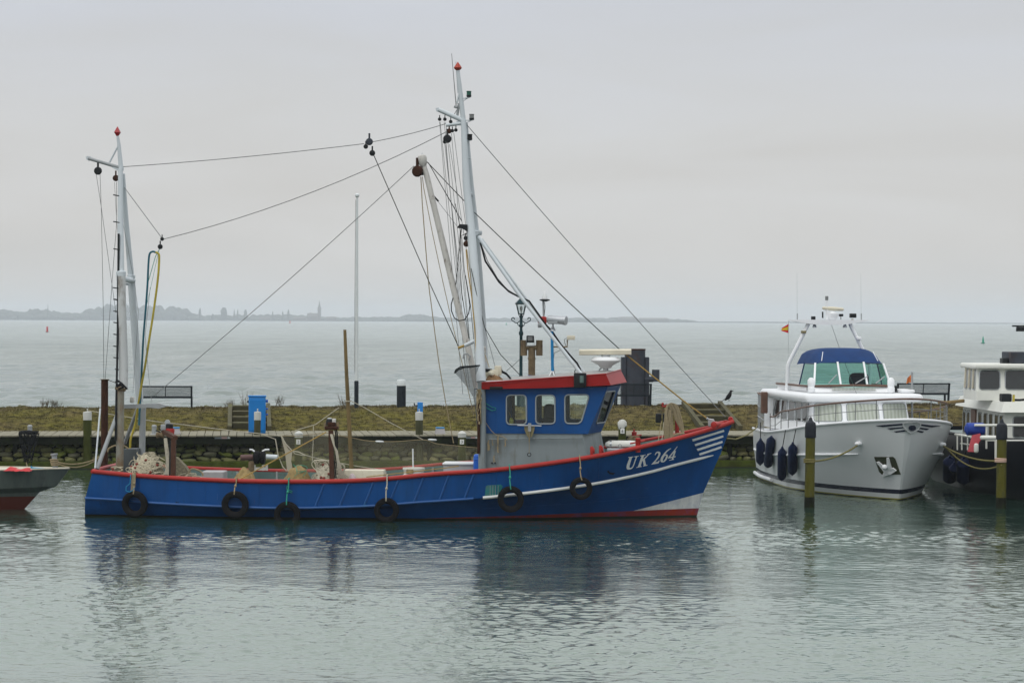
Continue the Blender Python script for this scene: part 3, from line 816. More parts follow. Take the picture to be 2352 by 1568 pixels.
# ------------------------------------------------ quay furniture
def bench(p0, p1, ptop, pbot, ly, label, rot=0.0):
    a, b_ = QF.hit(p0, 1, ly), QF.hit(p1, 1, ly)
    zt = QF.hit(ptop, 1, ly).z; zb = bank_z((a.x + b_.x) / 2, ly) - .02
    w = b_.x - a.x
    root = qroot('bench', (a.x + b_.x) / 2, ly, zb, label, 'bench', 'metal benches on the bank', rot)
    H = zt - zb; hw = w / 2
    for s in (-1, 1):
        mb = MB(); x = s * (hw - .03)
        mb.bar((x, .02, 0), (x, -.02, H * .52), .06, .07); mb.bar((x, -.02, H * .5), (x, -.10, H), .06, .05)
        mb.bar((x, .02, H * .50), (x, .42, H * .48), .05, .05); mb.bar((x, .40, 0), (x, .40, H * .5), .06, .06)
        mb.bar((x, -.06, .02), (x, .45, .02), .06, .04)
        mb.build('leg', M['bench'], root, False)
    mb = MB(); mb.bar((-hw, -.10, H - .02), (hw, -.10, H - .02), .04, .045); mb.build('top_rail', M['bench'], root, False)
    mb = MB(); mb.bar((-hw, -.02, H * .5), (hw, -.02, H * .5), .04, .07); mb.build('lower_rail', M['bench'], root, False)
    sl = None
    for i in range(11):
        f = (i + 1) / 12
        if sl is None:
            mb = MB(); mb.bar((-hw + .05, 0, 0), (hw - .05, 0, 0), .012, .014); o = mb.build('slat', M['bench'], root, False); sl = o.data
        else: o = inst('slat', sl, root)
        o.location = (0, -.025 - .07 * f, H * .53 + (H * .45) * f)
    for i in range(6):
        o = inst('slat', sl, root, (0, .04 + i * .07, H * .49), (0, 0, 0), (1, 2.2, 1))
    mb = MB(); mb.bar((0, -.02, H * .52), (0, -.10, H * .98), .025, .03); mb.build('middle_stay', M['bench'], root, False)
bench((318, 900), q('B', 1725, 215), q('B', 1500, 208), None, 7.4, 'dark metal bench on the bank left of the fishing boat hold')
bench((1414, 890), q('N', 2105, 355), q('N', 2000, 350), None, 7.4, 'dark metal bench on the bank in front of the steel dolphin')
bench(q('I', 165, 550), q('I', 585, 555), q('I', 400, 552), None, 7.6, 'dark metal bench on the bank between yacht and barge', .04)

# blue cabinets
a, b_ = QF.hit(q('C', 660, 305), 1, 1.0), QF.hit(q('C', 812, 632), 1, 1.0)
s = qroot('electrical_cabinet', (a.x + b_.x) / 2, 1.0, DZ + .004, 'tall bright blue cabinet on the walkway behind the capped pile', 'cabinet', 'blue cabinets')
w = (b_.x - a.x) / 2; h = a.z - DZ
mb = MB(); mb.rbox((-w, 0, 0), (w, .35, h), .015, 2); mb.build('body', M['bluecab'], s)
mb = MB(); mb.rbox((-w - .02, -.02, h - .01), (w + .02, .37, h + .03), .01, 1); mb.build('lid', M['bluecab'], s)
mb = MB(); mb.rbox((-w + .04, -.012, .08), (w - .04, .004, h - .1), .006, 1); mb.build('door', M['bluecab'], s)
for i, z in enumerate((h - .14, h - .38, h - .55)):
    mb = MB(); mb.cyl((w - .01, .12, z), (w + .07, .12, z), .045 if i == 0 else .025, n=10); mb.build('socket', M['bluebarrel'], s)
mb = MB(); mb.cyl((-w + .01, .12, h - .16), (-w - .04, .12, h - .16), .035, n=10); mb.build('socket', M['blackmetal'], s)
a, b_ = QF.hit(q('D', 832, 357), 1, 1.0), QF.hit(q('D', 878, 357), 1, 1.0)
s = qroot('electrical_cabinet', (a.x + b_.x) / 2, 1.0, DZ + .004, 'narrow bright blue box showing above a white capped pile', 'cabinet', 'blue cabinets')
w = (b_.x - a.x) / 2; h = a.z - DZ
mb = MB(); mb.rbox((-w, 0, 0), (w, .3, h), .012, 2); mb.build('body', M['bluecab'], s)
mb = MB(); mb.tube([(-w, .1, h - .1), (-w - .09, .1, h - .1), (-w - .11, .1, h - .02)], .02, 6); mb.build('tap', M['blackmetal'], s)
# low utility boxes and little bollards
for p0, p1, lab in ((q('B', 1535, 590), q('B', 1615, 640), 'low grey utility box with blue lid behind the brown gallows'), (q('D', 990, 590), q('D', 1080, 636), 'low grey utility box with blue lid right of the capped pile')):
    a, b_ = QF.hit(p0, 1, .5), QF.hit(p1, 1, .5); w = (b_.x - a.x) / 2; h = max(a.z - DZ, .15)
    s = qroot('utility_box', (a.x + b_.x) / 2, .5, DZ + .004, lab, 'box', 'utility boxes')
    mb = MB(); mb.hexa([(-w, 0, 0), (w, 0, 0), (w, .35, 0), (-w, .35, 0), (-w * .8, .05, h), (w * .8, .05, h), (w * .8, .3, h), (-w * .8, .3, h)]); mb.build('body', M['greybox'], s, False)
    mb = MB(); mb.rbox((-w * .85, .03, h), (w * .85, .33, h + .03), .008, 1); mb.build('lid', M['bluepole'], s)
for p, lab in ((q('B', 268, 640), 'small grey bollard wrapped in a dark rope coil'), (q('B', 1381, 640), 'small grey bollard behind the mizzen mast')):
    a = QF.hit(p, 1, .2)
    s = qroot('quay_bollard', a.x, .2, DZ + .004, lab, 'bollard', 'small quay bollards')
    mb = MB(); mb.lathe([(.075, 0), (.07, .22), (.078, .25), (.06, .29), (.01, .30)], (0, 0, 0), 14); mb.build('post', M['greypipe'], s)
    mb = MB(); mb.lathe([(.12, 0), (.12, .015), (.08, .03)], (0, 0, 0), 14); mb.build('base', M['greypipe'], s)
a = QF.hit(q('B', 255, 640), 1, 0)
coil = qroot('rope_coil', a.x, 0, 0, 'dark rope coil hanging from a bollard over the quay edge', 'rope')
mb = MB(); rr = random.Random(8)
for k in range(11):
    w = rr.uniform(.06, .26); z0 = DZ + rr.uniform(.0, .14); dpt = rr.uniform(.35, 1.15); x0 = rr.uniform(-.12, .12)
    pts = []
    for i in range(18):
        t = i / 17; ang = math.pi * t
        pts.append((x0 - math.cos(ang) * w * (1 - .6 * math.sin(ang)) + rr.uniform(-.012, .012), -.12 - .06 * rr.random(), z0 - math.sin(ang) ** .8 * dpt))
    mb.tube(pts, .015, 5)
for k in range(10):
    pts = [(math.cos(a2) * rr.uniform(.16, .3), -.02 + math.sin(a2) * rr.uniform(.1, .16), DZ + .03 + .1 * rr.random()) for a2 in np.linspace(0, 6.28, 14)]
    mb.tube(pts, .02, 5)
mb.build('coil', M['cable'], coil)
mb = MB(); mb.tube([(-.05, -.14, .2), (.0, -.2, -.02), (.02, -.26, -.25)], .02, 6); mb.build('loose_end', M['ropeold'], coil)
MB().tube([(.12, .1, DZ + .05), (.25, .0, DZ + .1), (.32, -.05, DZ + .04)], .022, 6).build('rope_turn', M['ropeold'], coil)

# timber steps up the bank
def steps(x0, x1, label, n=4):
    w = (x1 - x0)
    s = qroot('timber_steps', (x0 + x1) / 2, 0, 0, label, 'steps', 'timber steps up the bank')
    ya, yb = 3.05, 6.6
    za, zb = DZ, bank_z((x0 + x1) / 2, yb) + .05
    for k in (-1, 1):
        mb = MB(); mb.bar((k * w / 2, ya - .1, za + .05), (k * w / 2, yb, zb + .06), .13, .20); mb.build('stringer', M['stair'], s, False)
    for i in range(n):
        f = (i + .5) / n; y = ya + (yb - ya) * f; z = za + (zb - za) * f
        mb = MB(); mb.rbox((-w / 2 + .08, y - .02, z - .10), (w / 2 - .08, y + .03, z + .13), .006, 1); mb.build('riser', M['stairdark'], s)
        mb = MB(); mb.rbox((-w / 2 + .08, y, z + .132), (w / 2 - .08, y + .75, z + .16), .006, 1); mb.build('tread', M['stair'], s)
    return zb
a = QF.hit(q('C', 490, 600), 1, 3.1); b_ = QF.hit(q('C', 845, 600), 1, 3.1)
steps(a.x, b_.x, 'timber steps on the bank behind the blue cabinet')
a = QF.hit(q('G', 1065, 390), 1, 3.1); b_ = QF.hit(q('G', 1460, 445), 1, 3.1)
zc = steps(a.x, b_.x, 'timber steps on the bank behind the fishing boat bow')
xcrow = b_.x
# crow on the stringer
def make_crow():
    c = W(q('G', 1345, 150), (qw(xcrow, 6.55, 0)).y)
    root = empty('crow', (c.x, c.y, zc + .17), 0, 'black crow perched on the end of the right timber steps', 'bird')
    mb = MB()
    body = [(-.13, 0, .00), (-.08, 0, .05), (-.02, 0, .11), (.035, 0, .19), (.06, 0, .265), (.075, 0, .315), (.10, 0, .325)]
    mb.tube(body, [.012, .045, .075, .07, .045, .042, .022], 12)
    mb.tube([(.09, 0, .325), (.14, 0, .32), (.165, 0, .312)], [.02, .012, .003], 8)
    mb.hexa([(-.10, -.03, .05), (-.10, .03, .05), (-.26, .025, -.05), (-.26, -.025, -.05), (-.10, -.03, .075), (-.10, .03, .075), (-.26, .025, -.035), (-.26, -.025, -.035)])
    mb.build('body', M['crow'], root, ang=60)
    for k in (-1, 1):
        mb = MB(); mb.tube([(.0, k * .03, .08), (.015, k * .03, .0)], .007, 6); mb.tube([(-.03, k * .03, -.005), (.05, k * .03, -.005)], .006, 5); mb.build('leg', M['crow'], root)
make_crow()

# flagpole, black cylinder bollard, steel dolphin, lamp post
LY = 7.0
a = QF.hit((817.5, 452), 1, LY); b_ = QF.hit((818.5, 935), 1, LY)
zb = bank_z(b_.x, LY)
s = qroot('flagpole', b_.x, LY, zb, 'tall white flagpole in a black sleeve on the bank', 'flagpole')
Ht = a.z - zb
mb = MB(); mb.tube([(0, 0, .9), (0, 0, Ht * .5), (0, 0, Ht)], [.060, .052, .034], 12); mb.build('pole', M['flagpole'], s)
mb = MB(); mb.lathe([(.035, Ht - .02), (.075, Ht + .02), (.075, Ht + .07), (.03, Ht + .11)], (0, 0, 0), 12); mb.build('truck', M['flagpole'], s)
mb = MB(); mb.lathe([(.072, -.2), (.072, .86), (.066, .90), (.045, .93), (.01, .945)], (0, 0, 0), 14); mb.build('sleeve', M['bench'], s)
mb = MB(); mb.tube([(-.05, -.03, Ht - .1), (-.07, -.05, Ht * .5), (-.065, -.06, 1.2)], .007, 5); mb.build('halyard', M['wire'], s)
a = QF.hit(q('D', 684, 206), 1, LY)
s = qroot('round_bollard', a.x, LY, bank_z(a.x, LY), 'thick dark cylinder bollard with pale top on the bank', 'bollard')
h = a.z - bank_z(a.x, LY); r = 10.5 * 86.5 / FPX
mb = MB(); mb.cyl((0, 0, -.2), (0, 0, h), r, n=24); mb.build('post', M['bench'], s)
mb = MB(); mb.lathe([(r * 1.03, h), (r * 1.03, h + .16), (r * .9, h + .2), (.01, h + .21)], (0, 0, 0), 24); mb.build('cap', M['flagpole'], s)

a, b_ = QF.hit(q('O', 1565, 965), 1, 9.6), QF.hit(q('O', 1885, 965), 1, 9.6)
s = qroot('steel_dolphin', (a.x + b_.x) / 2, 9.6, 0, 'big dark steel mooring dolphin standing behind the wheelhouse', 'mooring dolphin')
w = (b_.x - a.x) / 2; zt = a.z
mb = MB(); mb.tube([(0, 0, -1), (0, 0, zt)], w, 28); mb.build('tube', M['steel'], s)
mb = MB(); mb.lathe([(w * 1.03, zt - .03), (w * 1.03, zt + .012), (w * .98, zt + .014)], (0, 0, 0), 28); mb.build('rim', M['darkrust'], s)
zf = QF.hit(q('O', 1700, 1088), 1, 9.6).z
for k in (-1, 1):
    mb = MB(); mb.rbox((k * w * 1.13 - .07, -.18, -.5), (k * w * 1.13 + .07, .18, zf), .01, 1); mb.build('fender_beam', M['steel'], s)
z1 = QF.hit(q('O', 1900, 1435), 1, 9.6).z
mb = MB(); mb.tube([(w * .9, -.1, z1), (w * 1.75, -.1, z1)], .10, 14); mb.tube([(w * 2.0, -.1, z1 - .08), (w * 2.0, -.1, z1 + .33)], .13, 14); mb.build('side_bollard', M['steel'], s)

def lamp_post():
    a = QF.hit(q('K', 845, 850), 1, LY); xb = a.x; zb = bank_z(xb, LY)
    s = qroot('street_lamp', xb, LY, zb, 'ornate dark green lantern lamp post behind the wheelhouse', 'street lamp')
    H = a.z - zb
    def zz(b): return QF.hit(q('K', 845, b), 1, LY).z - zb
    z_bot, z_top = zz(965), zz(895)
    mb = MB(); mb.lathe([(.14, -.1), (.14, .5), (.11, .55), (.09, .62), (.085, .9), (.10, .94), (.07, 1.0), (.055, 1.05), (.05, zz(1120)), (.075, zz(1110)), (.075, zz(1095)), (.05, zz(1085)), (.045, zz(1060)), (.08, zz(1050)), (.055, zz(1040)), (.045, zz(1000)), (.06, zz(990)), (.035, zz(970))], (0, 0, 0), 14)
    mb.build('column', M['lamp'], s)
    for k in (-1, 1):
        mb = MB(); pts = []
        zc0 = zz(1018)
        for i in range(22):
            t = i / 21
            if t < .5: pts.append((k * (.05 + .30 * t * 2 * .7), 0, zc0 - .06 * math.sin(t * 2 * math.pi)))
            else:
                u = (t - .5) * 2 * 5.2
                rr_ = .07 * (1 - .55 * (t - .5) * 2)
                pts.append((k * (.26 + math.sin(u) * rr_), 0, zc0 + .07 - math.cos(u) * rr_))
        mb.tube(pts, .016, 6); mb.build('scroll_arm', M['lamp'], s)
        mb = MB(); mb.tube([(k * .03, 0, zz(1060)), (k * .10, 0, zz(1045)), (k * .13, 0, zz(1030))], .014, 6); mb.build('bracket', M['lamp'], s)
    hb, ht = .085, .155
    pb = [(-hb, -hb), (hb, -hb), (hb, hb), (-hb, hb)]; pt = [(-ht, -ht), (ht, -ht), (ht, ht), (-ht, ht)]
    for i in range(4):
        mb = MB(); mb.bar((pb[i][0], pb[i][1], z_bot), (pt[i][0], pt[i][1], z_top), .022, .022); mb.build('lantern_bar', M['lamp'], s, False)
        j = (i + 1) % 4
        A, B, C2, D2 = (pb[i][0], pb[i][1], z_bot), (pb[j][0], pb[j][1], z_bot), (pt[j][0], pt[j][1], z_top), (pt[i][0], pt[i][1], z_top)
        mb = MB(); mb.add([A, B, C2, D2], [(0, 1, 2, 3)]); mb.build('lantern_pane', M['lampglow'], s, False)
    mb = MB(); mb.hexa([(x * 1.12, y * 1.12, z_bot - .03) for x, y in pb] + [(x * 1.15, y * 1.15, z_bot + .005) for x, y in pb]); mb.build('lantern_floor', M['lamp'], s, False)
    mb = MB(); hz = zz(865)
    mb.hexa([(x * 1.25, y * 1.25, z_top) for x, y in pt] + [(x * .42, y * .42, hz) for x, y in pt])
    mb.hexa([(x * 1.1, y * 1.1, z_top - .03) for x, y in pt] + [(x * 1.27, y * 1.27, z_top - .002) for x, y in pt])
    mb.lathe([(.055, hz), (.06, hz + .05), (.03, hz + .08), (.025, hz + .12), (.003, H + .02)], (0, 0, 0), 10)
    mb.build('lantern_roof', M['lamp'], s, False)
    mb = MB(); mb.lathe([(.02, z_bot), (.02, z_bot + .08), (.045, z_bot + .12), (.05, z_bot + .2), (.02, z_bot + .25)], (0, 0, 0), 10); mb.build('bulb', M['white'], s)
    for k in (-1, 1):
        mb = MB(); mb.tube([(k * .09, 0, z_bot - .02), (k * .05, 0, z_bot - .12), (k * .02, 0, zz(985))], .012, 6); mb.build('cradle', M['lamp'], s)
lamp_post()

# dry weeds along the crest
for i, (r_, a_, b2, hh, lab) in enumerate((('C', 480, 400, .35, 'dry leafless weed left of the tall blue cabinet'), ('C', 645, 395, .55, 'thin dry weed just left of the tall blue cabinet'), ('C', 930, 395, .42, 'bushy dry weed right of the tall blue cabinet'),
                                      ('C', 1510, 395, .5, 'dry weed at the foot of the wooden pole'), ('B', 400, 410, .32, 'low dry weed on the crest by the stern'), ('B', 500, 410, .3, 'low dry weed on the crest near the dark post'))):
    a = QF.hit(q(r_, a_, b2), 1, 7.2); zb = bank_z(a.x, 7.2)
    mb = MB(); rr = random.Random(20 + i)
    for k in range(14):
        x = rr.uniform(-.12, .12); ax = rr.uniform(-.5, .5); L = hh * rr.uniform(.5, 1.1)
        p0 = Vector((x, rr.uniform(-.1, .1), 0)); p1 = p0 + Vector((ax * L * .5, rr.uniform(-.1, .1), L * .6)); p2 = p1 + Vector((ax * L * .3 + rr.uniform(-.05, .05), 0, L * .4))
        mb.tube([p0, p1, p2], [.007, .005, .003], 4)
        for m_ in range(3):
            b0 = p0.lerp(p1, rr.uniform(.4, 1)); mb.tube([b0, b0 + Vector((rr.uniform(-.1, .1), rr.uniform(-.05, .05), rr.uniform(.04, .12)))], .004, 4)
    o = mb.build('dry_weed', M['twig'], None)
    o.location = qw(a.x, 7.2, zb); tag(o, lab, 'plant', 'dry weeds on the crest')

# ================================================================== FISHING BOAT
FA = rad(-3.5)
_bow = Vector((4.253, 59.95, 0))
FB = Frame(_bow - Vector((math.cos(FA), math.sin(FA), 0)) * 7.0, FA)
boat = empty('fishing_boat', FB.o, FA, 'blue fishing boat with red rail, wheelhouse and two white masts', 'fishing boat')
def b(p, y=0.0): return FB.hit(p, 1, y)
def bq(r, u, v, y=0.0): return FB.hit(q(r, u, v), 1, y)
NS = 72
TT = [1 - (1 - k / (NS - 1)) ** 1.25 for k in range(NS)]
hb_r = smooth_fn([(0, 1.52), (.05, 1.66), (.25, 1.98), (.55, 2.08), (.72, 1.92), (.84, 1.46), (.92, .92), (.97, .42), (1, .05)])
hb_k = smooth_fn([(0, 1.50), (.05, 1.62), (.25, 1.95), (.55, 2.04), (.72, 1.78), (.84, 1.22), (.92, .68), (.97, .27), (1, .03)])
hb_l = smooth_fn([(0, 1.40), (.05, 1.50), (.25, 1.80), (.55, 1.86), (.72, 1.50), (.84, .92), (.92, .47), (.97, .18), (1, .02)])
hb_w = smooth_fn([(0, 1.26), (.05, 1.36), (.25, 1.64), (.55, 1.68), (.72, 1.28), (.84, .74), (.92, .37), (.97, .14), (1, .015)])
hb_b = smooth_fn([(0, 1.2), (.25, 1.6), (.55, 1.6), (.8, .6), (1, .01)])
rail_px = [(213, 1081), (320, 1091), (459, 1099.5), (581, 1103.8), (735, 1104.3), (861, 1100), (1003, 1087), (1091, 1081.5), (1168, 1074.5), (1270, 1061.5), (1373, 1045.4), (1466, 1026.5), (1554, 1006), (1642, 981.5), (1683.5, 967)]
kn_px = [(196, 1143.3), (282, 1148), (346, 1154), (459, 1160), (580, 1165), (697, 1166), (861, 1160.8), (952, 1153.6), (1100, 1143.5), (1206, 1132.5), (1306, 1119.8), (1400, 1104), (1493, 1083.5), (1554, 1066.5), (1655, 1041)]
def level(px, hb):
    P = catmull(px, 120); t = [(p[0] - P[0][0]) / (P[-1][0] - P[0][0]) for p in P]
    for it in range(6):
        L = [b((p[0], p[1]), -hb(tt)) for p, tt in zip(P, t)]
        x0, x1 = L[0].x, L[-1].x
        t = [(l.x - x0) / (x1 - x0) for l in L]
    return np.interp(TT, t, [l.x for l in L]), np.interp(TT, t, [l.z for l in L]), np.array([hb(v) for v in TT])
LV = [level(rail_px, hb_r), level(kn_px, hb_k)]
xs0 = b((193.5, 1170), -1.46).x; xs1 = b((191, 1187), -1.43).x
xlow = b((1615, 1131.7), 0); zlow = xlow.z
T_ = np.array(TT)
LV.append((xs0 + (xlow.x - xs0) * T_, .16 + (zlow - .16) * T_ ** 2, np.array([hb_l(v) for v in TT])))
LV.append((xs1 + (7.0 - xs1) * T_, 0 * T_ + .0, np.array([hb_w(v) for v in TT])))
LV.append((xs1 + .1 + (6.9 - xs1) * T_, 0 * T_ - .55, np.array([hb_b(v) for v in TT])))
def hull_mesh(LV, NSt):
    vs = []; fs = []
    nl = len(LV)
    for sgn in (-1, 1):
        for X, Z, H in LV:
            vs += [(X[i], sgn * H[i], Z[i]) for i in range(NSt)]
    for sgn in (0, 1):
        o = sgn * nl * NSt
        for l in range(nl - 1):
            for i in range(NSt - 1):
                a = o + l * NSt + i; c = a + NSt
                fs.append((a, c, c + 1, a + 1) if sgn == 0 else (a, a + 1, c + 1, c))
    for l in range(nl - 1):     # transom and stem
        a = l * NSt; c = a + NSt; a2 = nl * NSt + l * NSt; c2 = a2 + NSt
        fs.append((a, a2, c2, c))
        a += NSt - 1; c += NSt - 1; a2 += NSt - 1; c2 += NSt - 1
        fs.append((a, c, c2, a2))
    return vs, fs
hv, hf = hull_mesh(LV, NS)
hull = MB().add(hv, hf).build('hull', M['hull'], boat, ang=22)
HB = BVHTree.FromPolygons([Vector(v) for v in hv], hf)
CL = FB.loc(CAM)
def on_hull(p, off=.004, bvh=None, fr=None):
    f = fr or FB
    d = f.vec(ray(p)).normalized(); o = f.loc(CAM)
    h, n, i, dist = (bvh or HB).ray_cast(o, d)
    if h is None: return None
    if n.dot(d) > 0: n = -n
    return h + n * off
def decal(name, polys, material, parent, off=.005, bvh=None, fr=None, sub=None):
    L = [[Vector((x, y, 0)) for x, y in poly] for poly in polys]
    flat = [p for poly in L for p in poly]
    tris = [tuple(t_) for t_ in tessellate_polygon(L)]
    pts = list(flat); n0 = len(flat)
    for _ in range(2):
        mid = {}; new = []
        def mp_(i, j):
            k = (min(i, j), max(i, j))
            if k not in mid: mid[k] = len(pts); pts.append((pts[i] + pts[j]) / 2)
            return mid[k]
        for i, j, k in tris:
            a_, c_, d_ = mp_(i, j), mp_(j, k), mp_(k, i)
            new += [(i, a_, d_), (a_, j, c_), (d_, c_, k), (a_, c_, d_)]
        tris = new
    vs = [on_hull((p.x, p.y), off, bvh, fr) for p in pts]
    base = [on_hull((p.x, p.y), -.002, bvh, fr) for p in flat]
    if any(v is None for v in vs + base): return None
    fs = list(tris); n = len(pts); k = 0
    for poly in L:
        m = len(poly)
        for i in range(m):
            j = (i + 1) % m; fs.append((k + i, k + j, n + k + j, n + k + i))
        k += m
    return MB().add(vs + base, fs).build(name, material, parent, False)
def dens(poly, step):
    res = []
    for i in range(len(poly)):
        a, c = np.array(poly[i], float), np.array(poly[(i + 1) % len(poly)], float)
        n = max(1, int(np.linalg.norm(c - a) / step))
        res += [tuple(a + (c - a) * k / n) for k in range(n)]
    return res
# rails
railN = [Vector((LV[0][0][i], -LV[0][2][i], LV[0][1][i] - .01)) for i in range(NS)]
railF = [Vector((v.x, -v.y, v.z)) for v in railN]
MB().tube(railN, .052, 10).build('near_rail', M['red'], boat)
MB().tube(railF, .052, 10).build('far_rail', M['red'], boat)
MB().tube([railN[0], Vector((railN[0].x - .03, 0, railN[0].z)), railF[0]], .052, 10).build('stern_rail', M['red'], boat)
# rubbing strake: blue aft, white forward
xw = b(q('E', 35, 1218), -2.0).x
kn = [Vector((LV[1][0][i], -LV[1][2][i] - .012, LV[1][1][i])) for i in range(NS)]
aft = [v for v in kn if v.x < xw]; fwd = [v for v in kn if v.x >= xw - .05 and v.x < kn[-1].x - .16]
M['blueline'] = mat('strake_blue', (0.012, 0.080, 0.26), .35, var=.12, dirt=(.02, .13, .26), damt=.25, dscale=4)
M['whiteline'] = mat('strake_white', (0.68, 0.70, 0.68), .5, var=.06, dirt=(.06, .06, .06), damt=.30, dscale=7)
MB().tube(aft, .030, 8).build('rubbing_strake', M['blueline'], boat)
MB().tube(fwd, [.036] * (len(fwd) - 3) + [.03, .02, .008], 8).build('white_strake', M['whiteline'], boat)
MB().tube([Vector((v.x, -v.y, v.z)) for v in kn], .03, 8).build('far_strake', M['blueline'], boat)
# diagonal stiffening ribs on the bulwark
for tx in (745.5, 802, 858.5, 915.7, 973, 1031, 1088.8):
    yt = np.interp(tx, [p[0] for p in rail_px], [p[1] for p in rail_px]) + 5
    yb = np.interp(tx - 22, [p[0] for p in kn_px], [p[1] for p in kn_px]) - 1
    pts = [on_hull((tx - 22 * k / 6, yt + (yb - yt) * k / 6), .0) for k in range(7)]
    MB().tube(pts, .024, 8).build('bulwark_rib', M['blueline'], boat)
# plate seams
for tx in (320, 408, 472, 596, 655, 1140, 1240, 1375):
    yt = np.interp(tx, [p[0] for p in rail_px], [p[1] for p in rail_px]) + 6
    yb = np.interp(tx, [p[0] for p in kn_px], [p[1] for p in kn_px]) - 2
    MB().tube([on_hull((tx, yt + (yb - yt) * k / 5), .0) for k in range(6)], .007, 5).build('plate_seam', M['hull'], boat)
for k_, f_ in enumerate((.33, .66)):
    MB().tube([on_hull((x_, np.interp(x_, [p[0] for p in kn_px], [p[1] for p in kn_px]) + 4 + (1182 - np.interp(x_, [p[0] for p in kn_px], [p[1] for p in kn_px])) * f_ * .8), .0) for x_ in np.linspace(1110, 1590 - 30 * k_, 20)], .006, 5).build('plate_seam', M['hull'], boat)
# inner bulwark and decks
def deck_z(x):
    return float(np.interp(x, [2.2, 2.9, 3.9, 4.2, 8.0], [.42, .70, .80, 1.08, 1.45]))
def inner_pt(i, z):      # point on the inside of the planking at height z, along the raked station i
    r_, k_, l_ = [Vector((l[0][i], l[2][i], l[1][i])) for l in LV[:3]]
    if z >= k_.z: v = r_.lerp(k_, (r_.z - z) / max(r_.z - k_.z, 1e-3))
    else: v = k_.lerp(l_, min((k_.z - z) / max(k_.z - l_.z, 1e-3), 1))
    return v.x, max(v.y - (.07 if z >= k_.z else .16), .005)
mbi = MB(); vs = []; fs = []; vd = []
x_st = LV[0][0][0] + .06; x_bw = LV[0][0][-1] - .25
for i in range(NS):
    z = LV[0][1][i]; dz = deck_z(LV[0][0][i])
    xa, h0 = inner_pt(i, z - .03); xb, h1 = inner_pt(i, dz)
    xa, xb = max(xa, x_st), max(xb, x_st)
    for sg in (-1, 1):
        vs += [(xa, sg * h0, z - .03), (xb, sg * h1, dz - .02)]
    vd += [(xb, -h1, dz), (xb, h1, dz)]
for i in range(NS - 1):
    a = i * 4; c = a + 4
    fs += [(a, a + 1, c + 1, c), (a + 2, c + 2, c + 3, a + 3)]
fs.append((0, 2, 3, 1))
mbi.add(vs, fs).build('bulwark_inside', M['inner'], boat)
mbd = MB(); mbd.add(vd, [(2 * i, 2 * i + 2, 2 * i + 3, 2 * i + 1) for i in range(NS - 1)]).build('deck', M['deck'], boat, False)
# bulwark stanchions on the inside of the far side
for k in range(9):
    i = 6 + k * 5
    x, z = LV[0][0][i], LV[0][1][i]
    MB().bar((x, LV[0][2][i] - .09, z - .05), (x, LV[0][2][i] - .16, .40), .05, .07).build('stanchion', M['greypipe'], boat, False)

# lettering UK 264
U_ = [(835, 891), (914, 880), (912, 887), (893, 894), (866, 985), (853, 1030), (852, 1052), (866, 1061), (886, 1055), (904, 1032), (918, 998), (951, 896), (943, 890), (929, 887), (930, 880), (1000, 869), (998, 876), (973, 884), (931, 1002), (915, 1042), (890, 1070), (860, 1082), (830, 1084), (812, 1075), (806, 1050), (812, 1014), (854, 900), (834, 898)]
K_ = [(1020, 866), (1108, 850), (1105, 857), (1082, 864), (1062, 926), (1142, 852), (1130, 850), (1132, 843), (1196, 826), (1193, 833), (1166, 843), (1092, 920), (1112, 1014), (1135, 1012), (1133, 1020), (1066, 1036), (1068, 1029), (1078, 1023), (1060, 945), (1050, 955), (1028, 1030), (1046, 1034), (1044, 1041), (960, 1057), (962, 1050), (984, 1044), (1044, 874), (1019, 873)]
T2 = [(1251, 856), (1262, 824), (1280, 809), (1300, 802), (1322, 804), (1337, 816), (1339, 835), (1330, 866), (1305, 910), (1252, 970), (1298, 964), (1316, 945), (1326, 943), (1308, 986), (1198, 1006), (1201, 998), (1262, 934), (1296, 882), (1308, 848), (1306, 830), (1294, 823), (1278, 828), (1265, 844), (1259, 858)]
S6 = [(1505, 752), (1470, 764), (1438, 786), (1392, 834), (1354, 888), (1338, 935), (1342, 958), (1356, 970), (1378, 971), (1404, 960), (1436, 928), (1455, 885), (1455, 860), (1444, 846), (1424, 846), (1406, 853), (1442, 805), (1480, 772), (1505, 758)]
S6h = [(1376, 930), (1388, 893), (1405, 870), (1420, 862), (1428, 871), (1420, 903), (1402, 936), (1384, 953), (1374, 950)]
F4 = [(1608, 722), (1598, 726), (1464, 893), (1456, 912), (1526, 900), (1513, 929), (1479, 935), (1476, 943), (1549, 929), (1551, 921), (1539, 918), (1546, 897), (1572, 891), (1577, 873), (1554, 878), (1581, 790), (1560, 798), (1566, 786)]
F4h = [(1487, 892), (1547, 815), (1527, 884)]
for polys in ([U_], [K_], [T2], [S6, S6h], [F4, F4h]):
    decal('painted_character', [[q('Q', *p) for p in (poly if k else poly)] for k, poly in enumerate(polys)], M['lettering'], boat, .006)
for st in ([(1835, 612), (2328, 462), (2332, 488), (1842, 638)], [(1873, 688), (2315, 548), (2320, 575), (1882, 712)], [(1908, 762), (2303, 635), (2307, 662), (1918, 788)], [(1942, 835), (2288, 718), (2292, 745), (1950, 858)]):
    decal('bow_stripe', [dens([q('Q', *p) for p in st], 9)], M['lettering'], boat, .022)
decal('stem_stripe', [dens([q('G', *p) for p in ((1326, 422), (1336, 420), (1298, 596), (1288, 602))], 9)], M['white'], boat, .015)
